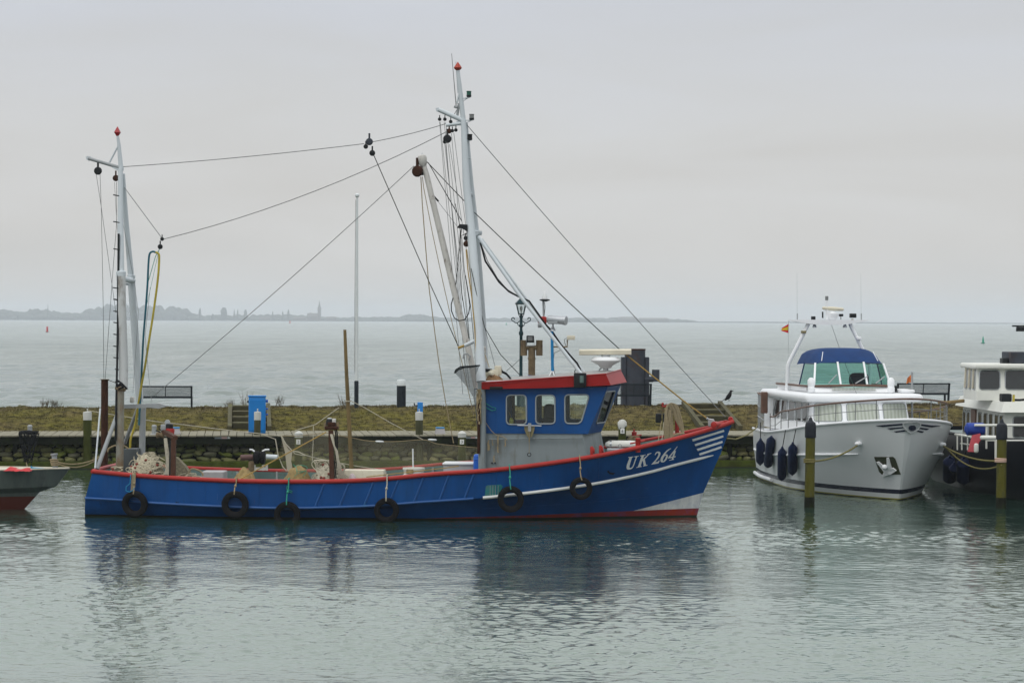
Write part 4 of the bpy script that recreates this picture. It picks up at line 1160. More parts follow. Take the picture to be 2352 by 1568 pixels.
# freeing port with bars, dark scuff, small hole
fp = decal('freeing_port', [dens([q('D', *p) for p in ((1440, 1108), (1455, 1098), (1575, 1090), (1592, 1105), (1560, 1195), (1432, 1200))], 6)], mat('port_teal', (.02, .20, .20), .5, var=.4, scale=2.5, dirt=(.11, .14, .14), damt=.55, dscale=2), boat, .004)
for k in range(4):
    a_ = on_hull(q('D', 1480 + 24 * k, 1098), .01); c_ = on_hull(q('D', 1478 + 24 * k, 1196), .01)
    MB().tube([a_, c_], .006, 5).build('port_bar', M['greypipe'], fp)
decal('scuff_mark', [[q('Q', *p) for p in ((500, 1115), (530, 1100), (545, 1130), (630, 1140), (600, 1165), (540, 1155))]], M['cable'], boat, .003)
decal('drain_hole', [[q('B', *p) for p in ((1575, 1246), (1600, 1246), (1602, 1258), (1574, 1258))]], M['cable'], boat, .003)
for r_, pts in (('C', ((408, 1240), (412, 1240), (412, 1298), (406, 1298))), ('C', ((376, 1170), (381, 1170), (381, 1225), (377, 1225))), ('B', ((1380, 1243), (1520, 1250), (1520, 1256), (1380, 1249)))):
    decal('paint_chip', [dens([q(r_, *p) for p in pts], 8)], M['blueline'], boat, .003)

# ------------------------------------------------ wheelhouse
HW = 1.25
def mirror(v): return Vector((v.x, -v.y, v.z))
At, Ab = b((1107, 893), -HW), b((1108, 997), -HW)
Bb, Bt = b((1350, 994), -HW), b((1396, 887.4), -HW)
Cb, Ct = b((1381, 990), 0), b((1423, 883), 0)
zb_, zt_ = .5 * (Ab.z + Bb.z), Bt.z
for v in (Ab, Bb, Cb): v.z = zb_ if v is not Cb else zb_
At.z = b((1107, 893), -HW).z
aft_x = At.x
# side walls with real window openings
def side_uv(zone): return [bq('N', a, c, -HW) for a, c in zone]
w1 = rounded([(v.x, v.z) for v in side_uv([(590, 470), (797, 470), (800, 776), (590, 776)])], .10)
w2 = rounded([(v.x, v.z) for v in side_uv([(897, 470), (1096, 470), (1098, 770), (897, 770)])], .10)
w3 = rounded([(v.x, v.z) for v in side_uv([(1200, 466), (1458, 466), (1368, 767), (1202, 767)])], .10)
outer = [(At.x, zb_), (Bb.x, zb_), (Bt.x, Bt.z), (At.x, At.z)]
for sg in (-1, 1):
    y = sg * HW
    pl = [[(u, y, v) for u, v in poly] for poly in (outer, w1, w2, w3)]
    MB().plate(pl, (0, -sg * .05, 0)).build('side_wall', M['bluehouse'], boat, False)
    for w in (w1, w2, w3):
        fr = MB().tube([(u, y + sg * .006, v) for u, v in w], .017, 6, closed=True).build('window_frame', M['rubberframe'], boat)
        MB().plate([[(u, y - sg * .02, v) for u, v in w]], (0, -sg * .004, 0)).build('window_pane', M['glassclear'], fr, False)
# angled front panels with a window each
for sg in (-1, 1):
    P = [Vector((v.x, v.y * (1 if sg == -1 else -1), v.z)) for v in (Bb, Cb, Ct, Bt)]
    eu = (P[1] - P[0]); ev = (P[3] - P[0])
    nrm = eu.cross(ev).normalized()
    if nrm.x < 0: nrm = -nrm
    if sg == -1:
        wins = []
        for a, c in ((1632, 432), (1725, 426), (1618, 752), (1524, 764)):
            d = FB.vec(ray(q('N', a, c))); o = CL
            t = (P[0] - o).dot(nrm) / d.dot(nrm); wins.append(o + d * t)
        WINL = wins
    else: wins = [mirror(v) for v in WINL]
    wr = [Vector(v) for v in rounded([tuple(v) for v in wins], .07)]
    wr = [v - nrm * (v - P[0]).dot(nrm) for v in wr]
    P[2] = P[2] - nrm * (P[2] - P[0]).dot(nrm)
    MB().plate([P, wr], -nrm * .05).build('front_panel', M['bluehouse'], boat, False)
    fr = MB().tube([v + nrm * .006 for v in wr], .017, 6, closed=True).build('window_frame', M['rubberframe'], boat)
    MB().plate([[v - nrm * .02 for v in wr]], -nrm * .004).build('window_pane', M['glassclear'], fr, False)
# aft wall
aw = [(At.x, -HW + .05, zb_), (At.x, HW - .05, zb_), (At.x, HW - .05, At.z), (At.x, -HW + .05, At.z)]
hole = [(At.x, .1, zb_ + .1), (At.x, .75, zb_ + .1), (At.x, .75, At.z - .1), (At.x, .1, At.z - .1)]
MB().plate([aw, hole], (.05, 0, 0)).build('aft_wall', M['bluehouse'], boat, False)
MB().plate([hole], (.03, 0, 0)).build('door', M['greyhouse'], boat, False)
MB().rbox((At.x + .02, -HW + .06, zb_ + .0), (Bb.x, HW - .06, zb_ + .04), .01, 1).build('cabin_floor', M['blackmetal'], boat)
# corner seam of the near side (door panel edge)
MB().bar(bq('N', 482, 640, -HW - .004), bq('N', 480, 872, -HW - .004), .012, .008).build('panel_seam', M['bluehouse'], boat, False)
# interior fittings seen through the glass
MB().rbox((Bb.x - .40, -.9, zb_ + .05), (Bb.x + .02, .95, zb_ + .16), .03, 2).build('console', M['blackmetal'], boat)
ch = bq('N', 1052, 700, -.35)
mb = MB(); mb.rbox((ch.x - .20, -.6, ch.z - .2), (ch.x + .22, -.1, ch.z + .0), .06, 3); mb.rbox((ch.x - .16, -.58, ch.z - .1), (ch.x + .10, -.12, ch.z + .30), .09, 3); mb.build('helm_seat', M['blackmetal'], boat)
mb = MB(); mb.tube([bq('N', 660, 470, .3), bq('N', 660, 770, .3)], .022, 8); mb.tube([bq('N', 674, 470, .3), bq('N', 674, 770, .3)], .012, 8); mb.build('inside_pipe', M['blackmetal'], boat)
s = empty('jar', FB.o, FA, 'small yellow jar on the sill of the aft wheelhouse window', 'jar')
c = bq('N', 641, 768, -1.13); MB().lathe([(.04, 0), (.055, .03), (.055, .09), (.03, .11), (.035, .13), (.01, .135)], (c.x, c.y, c.z), 12).build('body', mat('yellow_jar', (.5, .5, .12), .4), s)
MB().tube([(c.x, c.y, c.z + .13), (c.x - .05, c.y, c.z + .26)], .006, 5).build('brush', M['wood'], s)
MB().rbox((c.x + .11, -1.17, c.z - .01), (c.x + .30, -1.08, c.z + .09), .02, 2).build('purple_tin', mat('purple_tin', (.05, .01, .06), .4), s)
for w_, tx_ in ((w1, .5), (w2, .5), (w3, .45)):
    xs_ = [u for u, v in w_]; zs_ = [v for u, v in w_]
    MB().bar((min(xs_) - .04, -HW - .012, max(zs_) + .045), (max(xs_) + .04, -HW - .012, max(zs_) + .045), .02, .014).build('drip_rail', M['bluehouse'], boat, False)
for k in range(14):
    xx = At.x + .08 + k * (Bb.x - At.x - .1) / 13
    MB().lathe([(.010, 0), (.010, .008), (.004, .010)], (xx, -HW, zb_ + .05), 6, (0, -1, 0)).build('bolt', M['bluehouse'], boat)
hl = [(At.x + .06, -HW + .07, At.z - .03), (Bt.x - .06, -HW + .07, Bt.z - .03), (Ct.x - .10, 0, Ct.z - .03), (Bt.x - .06, HW - .07, Bt.z - .03), (At.x + .06, HW - .07, At.z - .03)]
MB().add(hl, [(0, 1, 2, 3, 4)]).build('bounce_ceiling', M['white'], boat, False)  # pale ceiling plate added to lighten the cabin behind the glass
# grey lower house
g = [b((1108, 997), -HW + .02), b((1338, 996), -HW + .02), b((1380, 992), 0)]
for v in g: v.z = zb_
gz = .40; gzs = (.40, .84, .88)
gb = [Vector((g[0].x, g[0].y, gz)), Vector((b((1354, 1060), -HW + .02).x + .03, g[1].y, gz)), Vector((b((1397, 1045), 0).x + .04, 0, gz))]
for v, z in zip(gb, gzs): v.z = z
ring_b = gb + [mirror(gb[1]), mirror(gb[0])]; ring_t = g + [mirror(g[1]), mirror(g[0])]
mb = MB(); n = 5
mb.add([tuple(v) for v in ring_b + ring_t], [(i, (i + 1) % n, n + (i + 1) % n, n + i) for i in range(n)] + [tuple(range(n, 2 * n))])
mb.build('deckhouse', M['greyhouse'], boat, False)
MB().tube([bq('N', 410, 930, -HW - .05), bq('N', 900, 924, -HW - .05), bq('N', 1375, 918, -HW - .05)], .013, 6).build('grab_rail', M['greyhouse'], boat)
for a_ in (415, 640, 1060, 1370):
    v = bq('N', a_, 930 - (a_ - 410) * .0125, -HW - .05); MB().tube([v, v + Vector((0, .09, 0))], .009, 5).build('rail_bracket', M['greyhouse'], boat)
for a_, c_ in ((440, 1178), (472, 1178)):
    v = bq('N', a_, c_, -HW + .01); MB().lathe([(.02, 0), (.02, .02), (.01, .022)], v, 10, (0, -1, 0)).build('wall_fitting', M['blackmetal'], boat)
# hanging twine scraps on the grab rail
mb = MB(); rr = random.Random(2)
for (u0, v0, L_) in ((405, 940, 110), (440, 935, 60), (500, 890, 180), (580, 935, 70), (460, 1100, 70), (400, 960, 80)):
    for k in range(3):
        p = [bq('N', u0 + rr.uniform(-8, 8) + rr.uniform(-10, 10) * t, v0 + L_ * t, -HW - .07) for t in np.linspace(0, 1, 5)]
        mb.tube(p, .008, 4)
mb.tube([bq('N', 375, 760, -HW - .05), bq('N', 430, 840, -HW - .05), bq('N', 480, 885, -HW - .06), bq('N', 560, 905, -HW - .06), bq('N', 600, 940, -HW - .06)], .008, 5)
tw = mb.build('twine_scraps', M['ropeold'], None); tw.location = FB.o; tw.rotation_euler = (0, 0, FA); tag(tw, 'scraps of old twine hanging on the grey deckhouse rail', 'twine')
# thin blue line looped on the wheelhouse aft end
lp = MB().tube([bq('N', u, v, -HW - .03) for u, v in ((325, 500), (345, 560), (385, 605), (440, 632), (475, 625), (480, 605), (440, 595), (380, 560), (335, 505))], .008, 5).build('thin_rope_loop', M['ropegreen'], None)
lp.location = FB.o; lp.rotation_euler = (0, 0, FA); tag(lp, 'thin pale green rope loop on the wheelhouse aft corner', 'rope')
# roof with red fascia
RH = 1.42
def roofpt(p, y): return b(p, y)
rt = [b((1106, 880), -RH), b((1250, 869.8), -RH), b((1392, 859.5), -RH), b((1426, 850), 0)]
rbm = [b((1106, 893.5), -RH + .03), b((1250, 891), -RH + .03), b((1403, 884.5), -RH + .03), b((1440, 877.5), 0)]
top = rt + [mirror(v) for v in rt[2::-1]]; bot = rbm + [mirror(v) for v in rbm[2::-1]]
n = len(top)
mb = MB(); mb.add([tuple(v) for v in bot + top], [(i, (i + 1) % n, n + (i + 1) % n, n + i) for i in range(n)])
mid = [Vector((v.x, 0, v.z + .05)) for v in rt[:3]]
mb.build('roof_fascia', M['redroof'], boat, False)
mb = MB(); zr = [Vector((v.x, 0, v.z)) for v in rt]
vv = [tuple(v + Vector((0, 0, -.035))) for v in rt[:3]] + [tuple(v + Vector((0, 0, .02))) for v in mid] + [tuple(mirror(v) + Vector((0, 0, -.035))) for v in rt[:3]] + [tuple(rt[3] + Vector((0, 0, -.04)))]
mb.add(vv, [(0, 1, 4, 3), (1, 2, 5, 4), (3, 4, 7, 6), (4, 5, 8, 7), (2, 9, 5), (5, 9, 8)])
mb.build('roof', mat('roof_top', (.30, .29, .28), .5, dirt=(.3, .28, .26), damt=.4, dscale=3), boat, False)
vv = [tuple(v) for v in rbm[:3]] + [tuple(rbm[3])] + [tuple(mirror(v)) for v in rbm[2::-1]]
MB().add([(x, y, z + .012) for x, y, z in vv], [tuple(range(len(vv)))]).build('roof_soffit', M['redroof'], boat, False)
MB().tube([bq('N', 355, 327, -1.25), bq('N', 700, 318, -1.25), bq('N', 1000, 298, -1.25), bq('N', 1330, 268, -1.25)], .016, 6).build('roof_edge_rail', M['mast'], boat)
MB().tube([v + Vector((0, .0, .012)) for v in rt], .014, 6).build('fascia_lip', M['redroof'], boat)
v = bq('N', 1360, 312, -RH - .03)
mb = MB(); mb.rbox((v.x - .14, -RH - .09, v.z - .17), (v.x + .14, -RH + .02, v.z + .16), .02, 2); nl = mb.build('navigation_light', M['blackmetal'], boat)
MB().lathe([(.045, -.08), (.05, 0), (.045, .08)], (v.x + .04, -RH - .10, v.z + .02), 12).build('lens', mat('light_lens', (.10, .16, .15), .15), nl)
v0, v1 = bq('N', 415, 380, -RH - .005), bq('N', 550, 410, -RH - .005)
MB().rbox((v0.x, -RH - .03, v1.z), (v1.x, -RH + .02, v0.z), .01, 1).build('side_light_box', M['blackmetal'], boat)

# ------------------------------------------------ things on the roof
def tub(name, pts, r, m, n=10, parent=boat, closed=False): return MB().tube(pts, r, n, closed).build(name, m, parent)
z_roof = lambda x: float(np.interp(x, [v.x for v in rt[:3]], [v.z for v in rt[:3]]))
# exhaust
e0 = bq('K', 918, 1418, .2)
mb = MB(); mb.cyl(bq('K', 918, 1425, .2), bq('K', 918, 1202, .2), .082, n=14); mb.cyl(bq('K', 865, 1203, .2), bq('K', 970, 1203, .2), .055, n=14)
for a_ in (863, 971): mb.cyl(bq('K', a_, 1150, .2), bq('K', a_, 1258, .2), .078, n=14)
mb.lathe([(.088, -.02), (.092, 0), (.088, .03)], bq('K', 918, 1280, .2), 14)
mb.build('exhaust_pipe', M['exhaust'], boat)
MB().lathe([(.095, 0), (.095, .07), (.085, .075)], bq('K', 918, 1418, .2), 14).build('exhaust_collar', M['bluebarrel'], boat)
def flood(u0, v0, u1, v1, y, m, name='floodlight'):
    a_, c_ = bq('K', u0, v0, y), bq('K', u1, v1, y)
    o = MB().rbox((a_.x, y - .07, c_.z), (c_.x, y + .07, a_.z), .015, 2).build(name, m, boat)
    MB().rbox((a_.x + .03, y - .078, c_.z + .045), (c_.x - .03, y - .066, a_.z - .03), .004, 1).build('lamp_glass', M['lampglass'], o)
    return o
flood(882, 1118, 934, 1168, .1, M['blackmetal'])
tub('lamp_bracket', [bq('K', 880, 1150, .1), bq('K', 880, 1190, .1), bq('K', 935, 1190, .1), bq('K', 935, 1150, .1)], .008, M['greypipe'], 5)
# blue pole with searchlight and second floodlight
tub('blue_pole', [bq('K', 1063, 1365, -.3), bq('K', 1059, 1085, -.3)], .034, M['bluepole'])
for dx_, y in ((-28, -.42), (22, -.42), (0, -.1), (-12, -.2)): tub('pole_leg', [bq('K', 1061, 1358, -.3), bq('K', 1061 + dx_, 1415, y)], .014, M['white'], 6)
MB().lathe([(.075, 0), (.05, .06), (.022, .11), (.02, .2)], bq('K', 1066, 1086, -.3), 12).build('searchlight_foot', M['silver'], boat)
c0, c1 = bq('K', 1027, 1003, -.25), bq('K', 1107, 1010, -.35)
so = MB().lathe([(.05, 0), (.09, .02), (.095, .06), (.095, .40), (.105, .41), (.105, .47), (.08, .475)], c0, 18, c1 - c0).build('searchlight', M['silver'], boat)
MB().rbox((c0.x + .02, -.47, c0.z - .115), (c1.x - .02, -.40, c0.z - .055), .01, 1).build('searchlight_yoke', M['greypipe'], so)
tub('lamp_arm', [bq('K', 1066, 1197, -.3), bq('K', 1166, 1197, -.3), bq('K', 1166, 1148, -.3)], .018, M['exhaust'], 8)
a_, c_ = bq('K', 1165, 1118, -.3), bq('K', 1220, 1148, -.3)
MB().rbox((a_.x, -.4, c_.z), (c_.x, -.2, a_.z), .015, 2).build('floodlight', M['cream'], boat)
tub('thin_cable', [bq('K', u, v, -.3) for u, v in ((1165, 1135), (1145, 1145), (1150, 1175), (1160, 1195))], .006, M['cable'], 5)
tub('thin_cable', [bq('K', u, v, -.3) for u, v in ((1130, 1215), (1075, 1240), (1068, 1300), (1075, 1370), (1085, 1410))], .006, M['cable'], 5)
# satellite antenna
tub('antenna_stem', [bq('K', 1002, 1000, 0), bq('K', 998, 880, 0)], .022, M['greypipe'], 8)
tub('thin_cable', [bq('K', 1008, 885, 0), bq('K', 1011, 920, 0), bq('K', 1005, 990, 0)], .007, M['cable'], 5)
MB().lathe([(.04, -.03), (.12, 0), (.12, .02), (.07, .03)], bq('K', 1009, 873, 0), 14).build('antenna_plate', M['blackmetal'], boat)
MB().lathe([(.065, 0), (.06, .07), (.035, .15), (.02, .19), (.005, .2)], bq('K', 1009, 870, 0), 14).build('antenna_dome', M['white'], boat)
c = bq('K', 992, 1010, 0); MB().rbox((c.x - .1, -.1, c.z - .09), (c.x + .1, .1, c.z + .08), .03, 2).build('red_clamp', M['red'], boat)
c = bq('K', 975, 1047, -.1); MB().lathe([(.02, -.05), (.055, -.04), (.055, .04), (.02, .05)], c, 10, (1, 0, 0)).build('small_horn', M['greypipe'], boat)
# radar
rb = [bq('N', 1352, 28, 0), bq('N', 1895, 18, 0)]
mb = MB(); x0, x1 = rb[0].x, rb[1].x; zc_ = .5 * (rb[0].z + rb[1].z)
prof = [(-.02, -.07), (.09, -.07), (.105, -.055), (.09, .04), (.06, .068), (-.06, .068), (-.12, .035), (-.12, -.055)]
vs = [(x, p[0] * 1.1, zc_ + p[1] + (x - x0) * .012) for x in (x0, x1) for p in prof]; m_ = len(prof)
mb.add(vs, [(i, (i + 1) % m_, m_ + (i + 1) % m_, m_ + i) for i in range(m_)] + [tuple(range(m_)), tuple(range(m_, 2 * m_))])
rad_o = mb.build('radar_antenna', M['cream'], boat, ang=50)
def zN(v): return bq('N', 1625, v, 0).z
xc_ = bq('N', 1628, 130, 0).x
MB().lathe([(.06, zN(240)), (.062, zN(190)), (.12, zN(188)), (.16, zN(160)), (.33, zN(118)), (.345, zN(108)), (.34, zN(100)), (.29, zN(80)), (.27, zN(72)), (.1, zN(70)), (.1, zN(50)), (.17, zN(48))], (xc_, 0, 0), 24).build('radar_housing', M['white'], boat)
for dx_ in (-68, 28):
    tub('radar_leg', [bq('N', 1578 + (dx_ > 0) * 58, 192, .0), bq('N', 1562 + (dx_ > 0) * 88, 202, -.05), bq('N', 1560 + (dx_ > 0) * 94, 236, -.1)], .014, M['greypipe'], 6)
# struts from the mast collar to the roof front
tub('mast_strut', [bq('K', 545, 428, -.35), bq('K', 835, 840, -.7), bq('K', 1268, 1392, -1.1)], .042, M['mast'], 12)
tub('mast_strut', [bq('K', 568, 448, .35), bq('K', 880, 866, .6), bq('K', 1292, 1388, .95)], .036, M['mast'], 12)
tub('cable_bundle', [bq('K', u, v, -.3) for u, v in ((560, 470), (595, 600), (690, 745), (760, 812), (830, 848), (900, 878), (955, 955), (1010, 1035), (1065, 1095), (1120, 1180), (1185, 1255), (1235, 1310), (1255, 1350), (1262, 1385))], .022, M['cable'], 7)
tub('cable_bundle', [bq('K', u, v, -.25) for u, v in ((565, 480), (610, 600), (680, 720), (745, 795), (800, 830))], .010, M['wire'], 6)
tub('cable_loop', [bq('K', u, v, -.5) for u, v in ((1222, 1400), (1218, 1365), (1232, 1340), (1250, 1355), (1285, 1395))], .012, M['cable'], 6)
# gear on the roof's aft end
a_, c_ = bq('N', 357, 205, -.7), bq('N', 415, 285, -.7)
pm = MB().lathe([(.11, c_.z), (.115, c_.z + .05), (.11, a_.z), (.02, a_.z + .01)], ((a_.x + c_.x) / 2, -.7, 0), 14).build('canister', M['cream'], boat)
MB().lathe([(.118, a_.z - .05), (.12, a_.z + .02), (.02, a_.z + .03)], ((a_.x + c_.x) / 2, -.7, 0), 14).build('lid', M['blackmetal'], pm)
v = bq('N', 465, 240, -.7)
mb = MB(); mb.rbox((v.x - .17, -.8, v.z - .15), (v.x + .1, -.6, v.z + .08), .04, 2); mb.rbox((v.x + .0, -.78, v.z - .05), (v.x + .16, -.62, v.z + .17), .03, 2); mb.lathe([(.05, 0), (.05, .2), (.03, .22)], (v.x - .1, -.85, v.z), 10, (.4, -1, 0)); mb.build('white_pump', M['cream'], boat)
tp = empty('tarpaulin', FB.o, FA, 'crumpled brown tarpaulin on the aft end of the wheelhouse roof', 'tarpaulin')
mb = MB(); rr = random.Random(12); va, vb_ = bq('N', 356, 340, -.8), bq('N', 560, 330, -.8)
nx_, ny_ = 18, 9; vs = []
for j in range(ny_):
    for i in range(nx_):
        x = va.x + (vb_.x - va.x) * i / (nx_ - 1); y = -1.15 + .9 * j / (ny_ - 1)
        e = math.sin(math.pi * i / (nx_ - 1)) * math.sin(math.pi * j / (ny_ - 1))
        vs.append((x, y, z_roof(x) - .02 + .24 * e ** .6 * (1 - .4 * i / nx_) + rr.uniform(-.015, .015)))
mb.add(vs, [(j * nx_ + i, j * nx_ + i + 1, (j + 1) * nx_ + i + 1, (j + 1) * nx_ + i) for j in range(ny_ - 1) for i in range(nx_ - 1)])
mb.build('sheet', mat('tarp_brown', (.20, .11, .05), .8, var=.25, scale=6), tp, ang=60)
for off in (0, 14, 26):
    tub('hose', [bq('N', u, v + off * .6, -.5) for u, v in ((480, 195), (500, 180), (535, 190), (545, 215), (520, 235), (500, 225), (540, 215), (590, 240), (625, 280), (640, 305))], .014, M['cable'], 6)

# ------------------------------------------------ main mast (bipod), spars, lights
near = [bq('J', 1186, 735, -.06), bq('K', 462, 60, -.2), bq('K', 497, 400, -.42), bq('K', 521, 700, -.68), bq('K', 547, 1100, -.98), bq('K', 566, 1440, -1.27), bq('N', 336, 600, -1.36), bq('N', 338, 1240, -1.36)]
near[-1].z = .42
mn = tub('mast_leg', near[:6], [.062, .085, .098, .105, .108, .108], M['mast'], 16)
tub('mast_leg_foot', near[5:], .088, M['greyhouse'], 16)
far = [bq('J', 1208, 760, .06), bq('K', 492, 60, .2), bq('K', 527, 400, .42), bq('K', 551, 700, .66), bq('K', 572, 1000, .9), bq('K', 592, 1380, 1.2)]
tub('mast_leg', far, [.05, .07, .085, .088, .09, .09], M['mast'], 16)
tub('topmast', [bq('J', 1188, 770, 0), bq('J', 1165, 560, 0), bq('J', 1150, 400, 0), bq('J', 1128, 215, 0)], [.06, .055, .048, .040], M['mast'], 14)
MB().lathe([(.115, -.06), (.125, -.05), (.125, .05), (.115, .06)], bq('K', 505, 402, -.35), 16, (.12, 0, 1)).build('mast_collar', M['mast'], boat)
MB().lathe([(.10, -.05), (.11, -.03), (.11, .03), (.10, .05)], bq('K', 540, 402, .38), 16, (.12, 0, 1)).build('mast_collar', M['mast'], boat)
MB().bar(bq('K', 500, 400, -.38), bq('K', 540, 402, .40), .1, .08).build('mast_crossbar', M['mast'], boat, False)
tub('mast_crossbar', [bq('K', 465, 110, -.22), bq('K', 500, 140, .22)], .04, M['mast'], 8)
def diamond(c, rw, h0, h1, name='mast_top_mark'):
    return MB().lathe([(.02, -h0), (rw * .8, -h0 * .45), (rw, 0), (rw * .55, h1 * .5), (.004, h1)], c, 18).build(name, M['mastred'], boat, ang=50)
M['mastred'] = mat('mast_top_red', (0.36, 0.045, 0.025), .45, var=.15, dirt=(.5, .3, .25), damt=.2, dscale=9)
diamond(bq('J', 1127, 187, 0), .095, .075, .135)
tub('whip_antenna', [bq('J', 1062, 38, 0), bq('J', 1110, 590, 0)], [.006, .012], M['wire'], 6)
tub('thin_pole', [bq('J', 1106, 125, .05), bq('J', 1127, 450, .05)], .01, M['mast'], 6)
MB().bar(bq('J', 1148, 420, 0), bq('J', 1118, 560, 0), .03, .09).build('mast_gusset', M['mast'], boat, False)
mb = MB(); mb.tube([bq('J', 1090, 590, -.05), bq('J', 1120, 600, -.05)], .035, 8); mb.tube([bq('J', 1140, 560, 0), bq('J', 1120, 690, 0)], .03, 8); mb.build('mast_fitting', M['greypipe'], boat)
# upper spars
sp1 = tub('gaff_spar', [bq('J', 925, 625, 0), bq('J', 1192, 742, 0)], [.05, .058], M['mast'], 14)
MB().plate([[bq('J', u, v, -.01) for u, v in ((892, 612), (920, 602), (955, 612), (960, 635), (935, 652), (905, 645))]], (0, .02, 0)).build('spar_end_plate', M['mast'], boat, False)
tub('lower_spar', [bq('J', 1003, 787, 0), bq('J', 1165, 768, 0)], .042, M['mast'], 12)
tub('spar_brace', [bq('J', 1080, 690, 0), bq('J', 1135, 600, 0)], .008, M['wire'], 5)
MB().plate([[bq('J', u, v, -.02) for u, v in ((1112, 745), (1160, 740), (1160, 790), (1112, 788))]], (0, .04, 0)).build('spar_gusset', M['mast'], boat, False)
def navlight(u, v, um, vm, y=0.0, lens=None):
    MB().bar(bq('J', um, vm, y), bq('J', u + 18, v + 34, y), .05, .02).build('light_bracket', M['mast'], boat, False)
    MB().bar(bq('J', um + 5, vm + 38, y), bq('J', u - 5, v + 38, y), .02, .02).build('bracket_stay', M['mast'], boat, False)
    o = MB().lathe([(.035, -.05), (.055, -.045), (.06, -.01), (.055, .0)], bq('J', u, v + 12, y), 12).build('mast_light', M['blackmetal'], boat)
    MB().lathe([(.055, 0), (.055, .07), (.06, .075), (.06, .09), (.01, .095)], bq('J', u, v + 12, y), 12).build('lens', lens or M['lampglass'], o)
navlight(1243, 460, 1150, 515, 0, mat('green_lens', (.01, .09, .06), .2))
navlight(1272, 700, 1185, 738, 0)
navlight(1253, 910, 1210, 945, 0, M['blackmetal'])
tub('mast_step', [bq('J', 1212, 1130, 0), bq('J', 1262, 1132, 0)], .014, M['mast'], 6)
# derrick boom with head
bm_ = [bq('J', 762, 1175, 0), bq('K', 185, 0, 0), bq('K', 300, 480, -.15), bq('K', 395, 880, -.35), bq('K', 470, 1180, -.55), bq('K', 536, 1490, -.8)]
tub('derrick_boom', bm_, [.058, .066, .074, .074, .074, .07], M['boom'], 14)
MB().lathe([(.07, -.15), (.10, -.08), (.115, .05), (.09, .10), (.03, .12)], bq('J', 756, 1150, 0), 14, (-.18, 0, 1)).build('boom_head', M['boom'], boat)
tub('boom_eye', [bq('J', 725, 1122, 0), bq('J', 757, 1075, 0), bq('J', 775, 1118, 0)], .008, M['mast'], 6)
# blocks (pulleys)
def block(p, s=.06, m=None, ax=(0, 1, 0)):
    v = b(p, p[2]) if len(p) > 2 else b(p, 0)
    k = MB(); k.lathe([(s * .35, -s * .5), (s * .85, -s * .4), (s, -.01), (s, .01), (s * .85, s * .4), (s * .35, s * .5)], v, 12, ax)
    k.tube([v + Vector((0, 0, s * .8)), v + Vector((0, 0, s * 2.3))], s * .28, 6)
    return k.build('block', m or M['blackmetal'], boat)
for u, v in ((937, 725), (992, 725), (1053, 750), (1070, 845), (1107, 838)): block(q('J', u, v) + (-.02,), .042)
block(q('J', 1037, 848) + (0,), .06, M['darkrust'])
block(q('J', 1017, 930) + (0,), .10); block(q('J', 993, 960) + (0,), .05)
block(q('J', 202, 960) + (0,), .085, M['steel']); block(q('J', 165, 1010) + (0,), .055); block(q('J', 233, 1078) + (0,), .07)
block(q('J', 704, 1268) + (-.05,), .135, M['darkrust'], (0.3, 1, 0)); block(q('J', 748, 1268) + (.1,), .10)
block(q('K', 462, 480) + (-.45,), .07, M['darkrust']); block(q('K', 458, 440) + (-.45,), .05)
# black crow-shaped floodlight on the mast
MB().plate([[bq('K', u, v, -.5) for u, v in ((397, 368), (415, 342), (468, 345), (470, 395), (440, 378), (425, 372))]], (0, .14, 0)).build('deck_light', M['blackmetal'], boat, False)
tub('lamp_bracket', [bq('K', 428, 375, -.4), bq('K', 424, 425, -.4), bq('K', 470, 405, -.4)], .012, M['blackmetal'], 6)
# ------------------------------------------------ standing and running rigging
def wire(name, pts, r=.011, m='wire', sag=0.0, n=5):
    if m in ('wire', 'wiredark'): r *= .78
    V = [b(p[:2], p[2] if len(p) > 2 else 0) for p in pts]
    if len(V) == 2:
        a_, c_ = V; V = [a_.lerp(c_, t) + Vector((0, 0, -sag * 4 * t * (1 - t))) for t in np.linspace(0, 1, 12 if sag else 2)]
    return tub(name, V, r, M[m], n)
Q = lambda r, u, v, y=0.0: q(r, u, v) + (y,)
wire('stay', [Q('A', 375, 426), Q('J', 150, 980)], .012, sag=.04)
wire('stay', [Q('J', 210, 965), Q('J', 1000, 772)], .012, sag=.03)
wire('stay', [Q('A', 685, 995), Q('J', 1005, 858)], .012, sag=.22)
wire('stay', [Q('A', 388, 590), Q('A', 685, 990)], .010)
wire('topping_lift', [Q('J', 670, 1212), Q('B', 1375, 300)], .011, sag=.08)
wire('fall_wire', [Q('J', 248, 1100), Q('K', 205, 750, -.2), Q('K', 405, 1190, -.6)], .014, 'wiredark')
wire('forestay', [Q('J', 1222, 785), Q('G', 1310, 305)], .013, sag=.06)
wire('boom_guy', [Q('J', 800, 1165), Q('K', 460, 195, -.2)], .014, 'wiredark')
wire('boom_guy', [Q('K', 520, 262, .1), Q('O', 1490, 972, .1)], .015, 'wiredark', sag=.02)
wire('bow_line', [Q('O', 1490, 972, .1), Q('O', 1585, 1050, .1), Q('Q', 1690, 0, .1), Q('Q', 2062, 278, .1)], .018, 'ropetan')
wire('boom_guy', [Q('J', 820, 1180), Q('K', 320, 130, -.2), Q('K', 430, 320, -.4)], .013, 'wiredark')
wire('boom_guy', [Q('J', 835, 1210), Q('K', 345, 170, -.2), Q('K', 420, 300, -.4)], .009)
wire('boom_lashing', [Q('K', 228, 140), Q('K', 268, 185)], .022, 'cable')
wire('halyard', [Q('K', 265, 185, -.1), Q('K', 400, 360, -.4)], .008)
